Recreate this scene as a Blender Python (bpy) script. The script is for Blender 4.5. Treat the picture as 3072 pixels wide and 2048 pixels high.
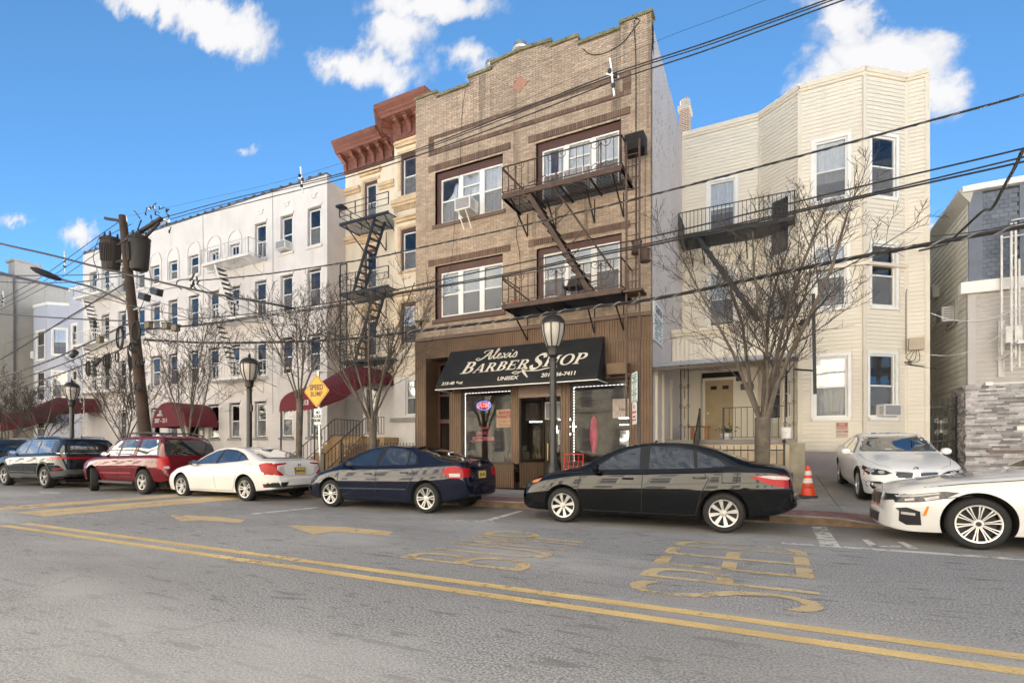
import bpy, bmesh, math, random
from mathutils import Vector, Matrix, geometry
from mathutils.bvhtree import BVHTree
for _o in list(bpy.data.objects): bpy.data.objects.remove(_o)
SC = bpy.context.scene
COL = SC.collection
rnd = random.Random(7)
# ------------------------------------------------------------------ camera
YAW = math.radians(26.74); CS, SN = math.cos(YAW), math.sin(YAW); FPX = 1554.0; EYE = 1.30
cam = bpy.data.cameras.new("camera"); cam_o = bpy.data.objects.new("camera", cam); COL.objects.link(cam_o)
cam_o.location = (0, 0, EYE); cam_o.rotation_euler = (math.radians(90), 0, YAW)
cam.sensor_width = 36; cam.lens = FPX/3072*36; cam.shift_y = (1352-1024)/3072; cam.clip_end = 2000; cam.clip_start = .05
SC.camera = cam_o
# ------------------------------------------------------------------ sky + sun
SUN_EL, SUN_AZ = math.radians(31), math.radians(-22)     # sun stands behind the photographed row, a little to its left
SKY_STRENGTH, SUN_STRENGTH = .05, 5.0
W = bpy.data.worlds.new("World"); SC.world = W; W.use_nodes = True
def sky_nodes():
    nt = W.node_tree; N = nt.nodes; L = nt.links; N.clear()
    out = N.new("ShaderNodeOutputWorld"); bg = N.new("ShaderNodeBackground"); bg.inputs[1].default_value = SKY_STRENGTH
    sky = N.new("ShaderNodeTexSky"); sky.sky_type = 'NISHITA'; sky.sun_disc = False
    sky.sun_elevation = SUN_EL; sky.sun_rotation = SUN_AZ
    sky.air_density = .5; sky.dust_density = 0.0; sky.ozone_density = 2.0; sky.altitude = 3000
    tc = N.new("ShaderNodeTexCoord"); sep = N.new("ShaderNodeSeparateXYZ"); L.new(tc.outputs['Generated'], sep.inputs[0])
    def M(op, a, b=None, c=None, clamp=False):
        n = N.new("ShaderNodeMath"); n.operation = op; n.use_clamp = clamp
        for i, v in enumerate((a, b, c)):
            if v is None: continue
            if isinstance(v, (int, float)): n.inputs[i].default_value = v
            else: L.new(v, n.inputs[i])
        return n.outputs[0]
    ay = M('MAXIMUM', sep.outputs[1], .05)
    U0 = M('DIVIDE', sep.outputs[0], ay); V0 = M('DIVIDE', sep.outputs[2], ay)
    comb = N.new("ShaderNodeCombineXYZ"); L.new(U0, comb.inputs[0]); L.new(V0, comb.inputs[1])
    def noise(scale, det, vec, rough=.55, off=0):
        n = N.new("ShaderNodeTexNoise"); n.inputs['Scale'].default_value = scale; n.inputs['Detail'].default_value = det
        n.inputs['Roughness'].default_value = rough
        if off:
            a = N.new("ShaderNodeVectorMath"); a.operation = 'ADD'; L.new(vec, a.inputs[0]); a.inputs[1].default_value = (off, off*.7, 0); vec = a.outputs[0]
        L.new(vec, n.inputs['Vector']); return n.outputs[0]
    U = M('MULTIPLY_ADD', M('SUBTRACT', noise(9, 5, comb.outputs[0], .6, 1.3), .5), .16, U0); V = M('MULTIPLY_ADD', M('SUBTRACT', noise(9, 5, comb.outputs[0], .6, 5.9), .5), .12, V0)
    n1 = noise(3.2, 9, comb.outputs[0], .58); n2 = noise(11, 8, comb.outputs[0], .6, 3.1); n3 = noise(6, 6, comb.outputs[0], .55, 7.7)
    dens = None
    # cloud banks: centre and half size in the photo's pixels, tilt, weight
    for px, py, rx, ry, tilt, wgt in CLOUDS:
        d = ray(px, py); u0, v0 = d.x/d.y, d.z/d.y
        a, b = ray(px+rx, py+tilt*rx), ray(px, py-ry)
        ax, az = a.x/a.y-u0, a.z/a.y-v0; bx, bz = b.x/b.y-u0, b.z/b.y-v0; det = ax*bz-az*bx
        X_, Z_ = M('SUBTRACT', U, u0), M('SUBTRACT', V, v0)
        p = M('MULTIPLY_ADD', X_, bz/det, M('MULTIPLY', Z_, -bx/det)); q = M('MULTIPLY_ADD', X_, -az/det, M('MULTIPLY', Z_, ax/det))
        r2 = M('SQRT', M('ADD', M('MULTIPLY', p, p), M('MULTIPLY', q, q)))
        m = M('MULTIPLY', M('SUBTRACT', 1.0, r2), wgt)
        dens = m if dens is None else M('MAXIMUM', dens, m)
    # unseen scattered clouds added behind the camera, thickened to brighten reflections in glass
    vz = M('MAXIMUM', sep.outputs[2], .06)
    c2 = N.new("ShaderNodeCombineXYZ"); L.new(M('DIVIDE', sep.outputs[0], vz), c2.inputs[0]); L.new(M('DIVIDE', sep.outputs[1], vz), c2.inputs[1])
    back = M('MULTIPLY_ADD', noise(.55, 7, c2.outputs[0], .6), 2.2, -.93)
    back = M('MULTIPLY_ADD', M('LESS_THAN', sep.outputs[1], .1), 3.0, M('ADD', back, -3.0))
    dens = M('MAXIMUM', dens, back)
    d1 = M('ADD', M('MULTIPLY', dens, 1.45), M('MULTIPLY_ADD', n1, 1.4, -.66)); d1 = M('ADD', d1, M('MULTIPLY_ADD', n2, 1.7, -.86))
    mr = N.new("ShaderNodeMapRange"); mr.interpolation_type = 'SMOOTHSTEP'; L.new(d1, mr.inputs[0])
    mr.inputs[1].default_value = .0; mr.inputs[2].default_value = .85
    cov = M('MULTIPLY', mr.outputs[0], M('MULTIPLY', M('GREATER_THAN', sep.outputs[2], 0.0), .96))
    tone = N.new("ShaderNodeMapRange"); L.new(M('ADD', M('MULTIPLY', d1, .55), M('MULTIPLY', n3, .9)), tone.inputs[0])
    tone.inputs[1].default_value = .35; tone.inputs[2].default_value = 1.0
    cc = N.new("ShaderNodeMix"); cc.data_type = 'RGBA'; L.new(tone.outputs[0], cc.inputs[0])
    cc.inputs[6].default_value = (CLOUD_DARK[0], CLOUD_DARK[1], CLOUD_DARK[2], 1); cc.inputs[7].default_value = (CLOUD_LIT[0], CLOUD_LIT[1], CLOUD_LIT[2], 1)
    mx = N.new("ShaderNodeMix"); mx.data_type = 'RGBA'; L.new(cov, mx.inputs[0])
    hs = N.new('ShaderNodeHueSaturation'); hs.inputs['Saturation'].default_value = 1.12; hs.inputs['Hue'].default_value = .487; L.new(sky.outputs[0], hs.inputs['Color'])
    L.new(hs.outputs[0], mx.inputs[6]); L.new(cc.outputs[2], mx.inputs[7])
    L.new(mx.outputs[2], bg.inputs[0]); L.new(bg.outputs[0], out.inputs[0])
CLOUD_LIT, CLOUD_DARK = (2.75, 2.72, 2.72), (1.75, 1.85, 2.1)
CLOUDS = [(470, 10, 260, 70, .18, 1.0), (640, 70, 210, 105, .28, 1.1), (740, 120, 90, 70, 0, .8), (1270, 10, 260, 70, 0, 1.1), (1200, 100, 130, 120, 0, .95), (1090, 200, 220, 85, .1, .9), (1420, 190, 140, 60, .25, .7), (1000, 190, 120, 40, .2, .6),
          (2540, 70, 180, 95, .3, 1.1), (2640, 170, 290, 110, .15, 1.2), (2800, 270, 170, 110, 0, 1.0), (2480, 190, 110, 80, 0, .7), (240, 705, 85, 50, 0, .8), (40, 662, 70, 24, 0, .5), (730, 452, 60, 14, 0, .3), (2760, 690, 60, 40, 0, .6)]
def ray(px, py):
    """direction through a point of the 3072x2048 photograph (used once, to measure where things stand)"""
    u = px-1536; return Vector((u*CS-FPX*SN, u*SN+FPX*CS, 1352-py))
sky_nodes()
sun = bpy.data.lights.new("sun", 'SUN'); sun.energy = SUN_STRENGTH; sun.angle = math.radians(.53); sun.color = (1, .965, .90)
sun_o = bpy.data.objects.new("sun", sun); COL.objects.link(sun_o)
_d = Vector((math.sin(SUN_AZ)*math.cos(SUN_EL), math.cos(SUN_AZ)*math.cos(SUN_EL), math.sin(SUN_EL)))
sun_o.rotation_euler = _d.to_track_quat('Z', 'Y').to_euler(); sun_o.location = (0, 60, 60)
SC.view_settings.view_transform = 'Standard'; SC.view_settings.look = 'None'; SC.view_settings.gamma = 1
SC.view_settings.use_curve_mapping = False; SC.view_settings.exposure = 2.86
SC.render.engine = 'CYCLES'; SC.cycles.max_bounces = 8; SC.cycles.diffuse_bounces = 5; SC.cycles.glossy_bounces = 4; SC.cycles.transparent_max_bounces = 12
SC.cycles.use_denoising = True; SC.cycles.caustics_reflective = False; SC.cycles.caustics_refractive = False; SC.cycles.sample_clamp_indirect = 6
# ------------------------------------------------------------------ measuring helpers
def PY(px, py, y): r = ray(px, py); t = y/r.y; return Vector((r.x*t, y, EYE+r.z*t))
def PX(px, py, x): r = ray(px, py); t = x/r.x; return Vector((x, r.y*t, EYE+r.z*t))
def PZ(px, py, z=0): r = ray(px, py); t = (z-EYE)/r.z; return Vector((r.x*t, r.y*t, z))
class Fr:
    """a vertical building face: origin, horizontal direction u, outward normal n"""
    def __init__(s, x, y, x2=None, y2=None):
        s.O = Vector((x, y, 0)); d = Vector(((x2-x), (y2-y), 0)) if x2 is not None else Vector((1, 0, 0))
        s.L = d.length; s.U = d.normalized(); s.N = Vector((s.U.y, -s.U.x, 0))
    def P(s, u, z, d=0): v = s.O+s.U*u+s.N*d; return Vector((v.x, v.y, z))
    def uz(s, px, py):
        r = ray(px, py); t = s.O.dot(s.N)/r.dot(s.N); p = r*t; return ((p-s.O).dot(s.U), EYE+p.z)
XF = Fr(0, 0)                                   # plain axes: u = x, d = -y
WM = {}                                         # world matrices of the things and parts (all unscaled)
def wm(o): return WM.get(o.name, Matrix.Identity(4))
def thing(name, label, cat, loc=(0, 0, 0), rz=0, group=None):
    o = bpy.data.objects.new(name, None); COL.objects.link(o); o.empty_display_size = .2
    o.location = loc; o.rotation_euler = (0, 0, rz); o['label'] = label; o['category'] = cat
    if group: o['group'] = group
    WM[o.name] = Matrix.Translation(Vector(loc)) @ Matrix.Rotation(rz, 4, 'Z'); return o
def tag(o, label=None, cat=None, group=None, kind=None):
    for k, v in (('label', label), ('category', cat), ('group', group), ('kind', kind)):
        if v: o[k] = v
    return o
def mesh_obj(name, me, parent=None):
    o = bpy.data.objects.new(name, me); COL.objects.link(o)
    if parent is not None: o.parent = parent; WM[o.name] = wm(parent)
    return o
def copy_tree(o, parent=None, loc=None, rz=None):
    c = o.copy(); COL.objects.link(c)
    if parent is not None: c.parent = parent; WM[c.name] = wm(parent)
    else:
        if loc is not None: c.location = loc
        if rz is not None: c.rotation_euler = (0, 0, rz)
        WM[c.name] = Matrix.Translation(c.location) @ Matrix.Rotation(c.rotation_euler[2], 4, 'Z')
    for ch in list(o.children): copy_tree(ch, c)
    return c
class MB:
    """collects simple solids into ONE mesh"""
    def __init__(s): s.v = []; s.f = []; s.m = []; s.mi = 0
    def add(s, vs, fs):
        b = len(s.v); s.v.extend(Vector(p) for p in vs); s.f.extend(tuple(b+i for i in f) for f in fs); s.m.extend([s.mi]*len(fs)); return s
    def quad(s, *p): return s.add(p, [tuple(range(len(p)))])
    def box(s, x0, x1, y0, y1, z0, z1):
        return s.add([(x0, y0, z0), (x1, y0, z0), (x1, y1, z0), (x0, y1, z0), (x0, y0, z1), (x1, y0, z1), (x1, y1, z1), (x0, y1, z1)],
                     [(0, 3, 2, 1), (4, 5, 6, 7), (0, 1, 5, 4), (1, 2, 6, 5), (2, 3, 7, 6), (3, 0, 4, 7)])
    def fbox(s, fr, u0, u1, z0, z1, d0, d1):
        P = fr.P
        return s.add([P(u0, z0, d1), P(u1, z0, d1), P(u1, z0, d0), P(u0, z0, d0), P(u0, z1, d1), P(u1, z1, d1), P(u1, z1, d0), P(u0, z1, d0)],
                     [(0, 3, 2, 1), (4, 5, 6, 7), (0, 1, 5, 4), (1, 2, 6, 5), (2, 3, 7, 6), (3, 0, 4, 7)])
    def bar(s, p, q, w, h=None, up=(0, 0, 1)):
        p, q = Vector(p), Vector(q); h = h or w; d = (q-p)
        if d.length < 1e-6: return s
        d.normalize(); up = Vector(up)
        if abs(d.dot(up)) > .98: up = Vector((0, 1, 0))
        a = d.cross(up).normalized()*w/2; b = a.cross(d).normalized()*h/2
        return s.add([p-a-b, p+a-b, p+a+b, p-a+b, q-a-b, q+a-b, q+a+b, q-a+b],
                     [(0, 3, 2, 1), (4, 5, 6, 7), (0, 1, 5, 4), (1, 2, 6, 5), (2, 3, 7, 6), (3, 0, 4, 7)])
    def tube(s, pts, r, n=6, cap=True):
        pts = [Vector(p) for p in pts]; k = len(pts); rs = r if isinstance(r, (list, tuple)) else [r]*k
        base = len(s.v); prev = None
        for i, p in enumerate(pts):
            d = (pts[min(i+1, k-1)]-pts[max(i-1, 0)]).normalized()
            if prev is None: a = d.orthogonal().normalized()
            else:
                a = prev-d*prev.dot(d)
                a = a.normalized() if a.length > 1e-5 else d.orthogonal().normalized()
            prev = a; b = d.cross(a)
            for j in range(n):
                t = 2*math.pi*j/n; s.v.append(p+(a*math.cos(t)+b*math.sin(t))*rs[i])
        for i in range(k-1):
            for j in range(n):
                A = base+i*n+j; B = base+i*n+(j+1) % n; s.f.append((A, B, B+n, A+n)); s.m.append(s.mi)
        if cap:
            s.f.append(tuple(base+j for j in reversed(range(n)))); s.m.append(s.mi)
            s.f.append(tuple(base+(k-1)*n+j for j in range(n))); s.m.append(s.mi)
        return s
    def lathe(s, prof, c=(0, 0, 0), n=20, axis='Z', cap=True):
        c = Vector(c); base = len(s.v); k = len(prof)
        for r, h in prof:
            for j in range(n):
                t = 2*math.pi*j/n; a, b = r*math.cos(t), r*math.sin(t)
                s.v.append(c+(Vector((a, b, h)) if axis == 'Z' else Vector((a, h, -b)) if axis == 'Y' else Vector((h, a, b))))
        for i in range(k-1):
            for j in range(n):
                A = base+i*n+j; B = base+i*n+(j+1) % n; s.f.append((A, B, B+n, A+n)); s.m.append(s.mi)
        if cap:
            s.f.append(tuple(base+j for j in reversed(range(n)))); s.m.append(s.mi)
            s.f.append(tuple(base+(k-1)*n+j for j in range(n))); s.m.append(s.mi)
        return s
    def prism(s, poly, off):
        """closed polygon of 3-D points pushed along a vector"""
        n = len(poly); o = Vector(off); vs = [Vector(p) for p in poly]+[Vector(p)+o for p in poly]
        return s.add(vs, [tuple(reversed(range(n))), tuple(range(n, 2*n))]+[(i, (i+1) % n, n+(i+1) % n, n+i) for i in range(n)])
    def build(s, name, mats, parent=None, local=False, smooth=False, label=None, kind=None, base=True):
        me = bpy.data.meshes.new(name)
        off = Vector((0, 0, 0))
        if parent is not None and not local:
            inv = wm(parent).inverted(); vs = [inv @ v for v in s.v]
        elif parent is None and base and s.v:
            n = len(s.v); off = Vector((sum(v.x for v in s.v)/n, sum(v.y for v in s.v)/n, min(v.z for v in s.v))); vs = [v-off for v in s.v]
        else: vs = s.v
        me.from_pydata([tuple(v) for v in vs], [], s.f)
        if not isinstance(mats, (list, tuple)): mats = [mats]
        for m in mats: me.materials.append(m)
        if len(mats) > 1: me.polygons.foreach_set('material_index', s.m)
        if smooth:
            me.polygons.foreach_set('use_smooth', [True]*len(me.polygons))
            try: me.set_sharp_from_angle(angle=math.radians(38 if smooth is True else smooth))
            except Exception: pass
        bm = bmesh.new(); bm.from_mesh(me); bmesh.ops.recalc_face_normals(bm, faces=bm.faces); bm.to_mesh(me); bm.free() if True else None
        o = mesh_obj(name, me, parent)
        if parent is None and base: o.location = off; WM[o.name] = Matrix.Translation(off)
        return tag(o, label, None, None, kind)
def pieces(items, name, mat, parent, limit=285, kindname=None, key=None):
    """items = [(verts, faces, size)]; the largest become parts of their own, the rest one joined part"""
    items = sorted(items, key=lambda t: -t[2])
    for vs, fs, _ in items[:limit]:
        b = MB(); b.add(vs, fs); b.build(name, mat, parent)
    rest = items[limit:]
    if rest:
        b = MB()
        for vs, fs, _ in rest: b.add(vs, fs)
        b.build(kindname or name, mat, parent, kind='stuff')
def pxsize(p): return 1/max(1.0, (Vector(p)-Vector((0, 0, EYE))).length)
# ------------------------------------------------------------------ materials
MATS = {}
def pm(name, col, rough=.6, metal=0, var=.12, scale=3, bump=0, bscale=60, spec=.5, emit=None, estr=1, coat=0, rand=0, streak=0, streak_col=(.05, .045, .035), alpha=None, grain=0, gscale=150):
    if name in MATS: return MATS[name]
    m = bpy.data.materials.new(name); m.use_nodes = True; nt = m.node_tree; N = nt.nodes; L = nt.links
    b = N['Principled BSDF']; b.inputs['Roughness'].default_value = rough; b.inputs['Metallic'].default_value = metal
    b.inputs['Specular IOR Level'].default_value = spec
    if coat: b.inputs['Coat Weight'].default_value = coat; b.inputs['Coat Roughness'].default_value = .03
    geo = N.new('ShaderNodeNewGeometry')
    c = (col[0], col[1], col[2], 1)
    def noise(sc, det=5, rough=.6, vec=None):
        n = N.new('ShaderNodeTexNoise'); n.inputs['Scale'].default_value = sc; n.inputs['Detail'].default_value = det; n.inputs['Roughness'].default_value = rough
        L.new(vec or geo.outputs['Position'], n.inputs['Vector']); return n.outputs[0]
    def mapped(sx, sy, sz):
        mp = N.new('ShaderNodeMapping'); mp.inputs['Scale'].default_value = (sx, sy, sz); L.new(geo.outputs['Position'], mp.inputs[0]); return mp.outputs[0]
    def mul(cin, fac_socket, lo, hi, fmin=.3, fmax=.7):
        r = N.new('ShaderNodeMapRange'); L.new(fac_socket, r.inputs[0]); r.inputs[1].default_value = fmin; r.inputs[2].default_value = fmax
        r.inputs[3].default_value = lo; r.inputs[4].default_value = hi
        v = N.new('ShaderNodeVectorMath'); v.operation = 'SCALE'
        if isinstance(cin, tuple): v.inputs[0].default_value = cin[:3]
        else: L.new(cin, v.inputs[0])
        L.new(r.outputs[0], v.inputs['Scale']); return v.outputs[0]
    cur = c
    if var: cur = mul(cur, noise(scale), 1-var, 1+var)
    if grain: cur = mul(cur, noise(gscale, 3, .7), 1-grain, 1+grain, .35, .65)
    if rand:
        oi = N.new('ShaderNodeObjectInfo'); ad = N.new('ShaderNodeMath'); ad.operation = 'ADD'; L.new(oi.outputs['Random'], ad.inputs[0]); L.new(geo.outputs['Random Per Island'], ad.inputs[1])
        fr = N.new('ShaderNodeMath'); fr.operation = 'FRACT'; L.new(ad.outputs[0], fr.inputs[0]); cur = mul(cur, fr.outputs[0], 1-rand, 1+rand, 0, 1)
    if streak:
        st = noise(1, 5, .65, mapped(2.6, 2.6, .16)); st2 = noise(.35, 3, .5)
        r = N.new('ShaderNodeMapRange'); L.new(st, r.inputs[0]); r.inputs[1].default_value = .54; r.inputs[2].default_value = .74; r.inputs[4].default_value = streak
        mm = N.new('ShaderNodeMath'); mm.operation = 'MULTIPLY'; L.new(r.outputs[0], mm.inputs[0]); L.new(st2, mm.inputs[1]); m2 = N.new('ShaderNodeMath'); m2.operation = 'MULTIPLY'; L.new(mm.outputs[0], m2.inputs[0]); m2.inputs[1].default_value = 1.9; m2.use_clamp = True
        x = N.new('ShaderNodeMix'); x.data_type = 'RGBA'; L.new(m2.outputs[0], x.inputs[0])
        if isinstance(cur, tuple): x.inputs[6].default_value = cur
        else: L.new(cur, x.inputs[6])
        x.inputs[7].default_value = (*streak_col, 1); cur = x.outputs[2]
    if isinstance(cur, tuple): b.inputs['Base Color'].default_value = cur
    else: L.new(cur, b.inputs['Base Color'])
    if bump:
        bp = N.new('ShaderNodeBump'); bp.inputs['Strength'].default_value = bump; bp.inputs['Distance'].default_value = .01
        L.new(noise(bscale, 4), bp.inputs['Height']); L.new(bp.outputs[0], b.inputs['Normal'])
    if emit: b.inputs['Emission Color'].default_value = (*emit, 1); b.inputs['Emission Strength'].default_value = estr
    MATS[name] = m; m['nodes_color'] = 0
    return m
def glass_mat(name, tint=(.8, .85, .86), refl=1.0, rough=.015, ior=1.5, dark=None, wob=.25, gain=1.5, bias=.01):
    """thin pane: fresnel reflection over a tinted see-through sheet"""
    m = bpy.data.materials.new(name); m.use_nodes = True; nt = m.node_tree; N = nt.nodes; L = nt.links; N.clear()
    out = N.new('ShaderNodeOutputMaterial'); mix = N.new('ShaderNodeMixShader'); g = N.new('ShaderNodeBsdfGlossy'); g.inputs['Roughness'].default_value = rough
    g.inputs['Color'].default_value = (refl, refl, refl, 1)
    if dark: t = N.new('ShaderNodeBsdfDiffuse'); t.inputs[0].default_value = (*dark, 1)
    else: t = N.new('ShaderNodeBsdfTransparent'); t.inputs[0].default_value = (*tint, 1)
    fr = N.new('ShaderNodeFresnel'); fr.inputs[0].default_value = ior
    sc = N.new('ShaderNodeMath'); sc.operation = 'MULTIPLY_ADD'; L.new(fr.outputs[0], sc.inputs[0]); sc.inputs[1].default_value = gain; sc.inputs[2].default_value = bias; sc.use_clamp = True
    if wob:
        geo = N.new('ShaderNodeNewGeometry'); n = N.new('ShaderNodeTexNoise'); n.inputs['Scale'].default_value = 1.6; n.inputs['Detail'].default_value = 1; L.new(geo.outputs['Position'], n.inputs[0])
        bp = N.new('ShaderNodeBump'); bp.inputs['Strength'].default_value = wob; bp.inputs['Distance'].default_value = .012; L.new(n.outputs[0], bp.inputs['Height']); L.new(bp.outputs[0], g.inputs['Normal'])
    L.new(sc.outputs[0], mix.inputs[0]); L.new(t.outputs[0], mix.inputs[1]); L.new(g.outputs[0], mix.inputs[2]); L.new(mix.outputs[0], out.inputs[0]); return m
def brick_mat(name, c1, c2, mortar, bw=.21, bh=.067, bump=.5, ms=.012, streak=0, rough=.8, streak_col=(.05, .045, .035)):
    """masonry too far away to tell its bricks apart"""
    m = pm(name, c1, rough, var=.08, scale=.9, streak=streak, streak_col=streak_col); nt = m.node_tree; N = nt.nodes; L = nt.links; b = N['Principled BSDF']
    geo = N.new('ShaderNodeNewGeometry'); sp = N.new('ShaderNodeSeparateXYZ'); L.new(geo.outputs['Position'], sp.inputs[0])
    ad = N.new('ShaderNodeMath'); ad.operation = 'ADD'; L.new(sp.outputs[0], ad.inputs[0]); L.new(sp.outputs[1], ad.inputs[1])
    cb = N.new('ShaderNodeCombineXYZ'); L.new(ad.outputs[0], cb.inputs[0]); L.new(sp.outputs[2], cb.inputs[1])
    br = N.new('ShaderNodeTexBrick'); L.new(cb.outputs[0], br.inputs[0]); br.inputs['Scale'].default_value = 1; br.inputs['Brick Width'].default_value = bw; br.inputs['Row Height'].default_value = bh; br.inputs['Mortar Size'].default_value = ms
    br.inputs['Color1'].default_value = (1, 1, 1, 1); k = [c2[i]/max(c1[i], 1e-3) for i in range(3)]; br.inputs['Color2'].default_value = (*k, 1)
    k = [mortar[i]/max(c1[i], 1e-3) for i in range(3)]; br.inputs['Mortar'].default_value = (*k, 1)
    src = b.inputs['Base Color'].links[0].from_socket
    mx = N.new('ShaderNodeMix'); mx.data_type = 'RGBA'; mx.blend_type = 'MULTIPLY'; mx.inputs[0].default_value = 1; L.new(src, mx.inputs[6]); L.new(br.outputs[0], mx.inputs[7]); L.new(mx.outputs[2], b.inputs['Base Color'])
    bp = N.new('ShaderNodeBump'); bp.inputs['Strength'].default_value = bump; bp.inputs['Distance'].default_value = .012; bp.invert = True
    L.new(br.outputs['Fac'], bp.inputs['Height']); L.new(bp.outputs[0], b.inputs['Normal']); return m
def paint(name, col, flake=0): return pm(name, col, .4, 0, var=.03, scale=2, spec=.0, coat=1)
GLASS = glass_mat('window_glass', (.97, .98, .98), gain=1.9); GLASS_D = glass_mat('shop_glass', (.85, .85, .83), gain=.2, bias=.003); GLASS_C = glass_mat('car_glass', dark=(.013, .016, .019), wob=0, refl=1, gain=3.2); GLASS_L = glass_mat('lamp_glass', (.9, .88, .85), wob=0)
m_white = pm('white_paint', (.80, .78, .76), .45); m_trimw = pm('white_vinyl', (.78, .76, .72), .4, var=.05)
m_black = pm('black_iron', (.018, .018, .02), .5, var=.3, scale=8); m_dark = pm('dark_interior', (.02, .018, .016), .9)
m_steel = pm('galvanised_steel', (.45, .46, .47), .4, .8, var=.15, scale=12)
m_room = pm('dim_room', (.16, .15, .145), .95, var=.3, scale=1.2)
m_curtain = pm('curtain_cloth', (.86, .85, .85), .9, var=.1, scale=6); m_blind = pm('blind_slats', (.80, .77, .70), .7, var=.08)
m_curt2 = pm('dark_screen', (.12, .115, .12), .85, var=.2)
m_concrete = pm('concrete', (.36, .335, .30), .9, var=.2, scale=1.6, bump=.3, bscale=40, grain=.15)
# ------------------------------------------------------------------ lettering
def text(body, size, fr, u, z, d, mat, parent=None, name='lettering', align='CENTER', shear=0, bold=0, ext=.002, sx=1, spacing=1, rot=0, matrix=None):
    cu = bpy.data.curves.new('t', 'FONT'); cu.body = body; cu.size = size; cu.align_x = align; cu.align_y = 'CENTER'; cu.shear = shear; cu.offset = bold; cu.extrude = ext; cu.space_character = spacing; cu.resolution_u = 3
    o = bpy.data.objects.new('t', cu); COL.objects.link(o); dg = bpy.context.evaluated_depsgraph_get(); me = bpy.data.meshes.new_from_object(o.evaluated_get(dg)); bpy.data.objects.remove(o); bpy.data.curves.remove(cu)
    cr, sr = math.cos(rot), math.sin(rot); inv = wm(parent).inverted() if parent is not None else Matrix.Identity(4)
    for v in me.vertices:
        x, y = v.co.x*sx, v.co.y; x, y = x*cr-y*sr, x*sr+y*cr
        w = (matrix @ Vector((x, y, v.co.z))) if matrix is not None else fr.P(u+x, z+y, d+v.co.z)
        v.co = inv @ w
    me.materials.clear(); me.materials.append(mat); me.name = name
    return mesh_obj(name, me, parent)
def arc(c, r, a0, a1, n): return [(c[0]+r*math.cos(a0+(a1-a0)*i/n), c[1]+r*math.sin(a0+(a1-a0)*i/n)) for i in range(n+1)]
def spline(pts, n=8):
    out = []; P = [Vector(p) for p in pts]
    for i in range(len(P)-1):
        p0, p1, p2, p3 = P[max(i-1, 0)], P[i], P[i+1], P[min(i+2, len(P)-1)]
        for k in range(n):
            t = k/n; out.append(.5*((2*p1)+(p2-p0)*t+(2*p0-5*p1+4*p2-p3)*t*t+(3*p1-p0-3*p2+p3)*t**3))
    out.append(P[-1]); return out
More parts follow.
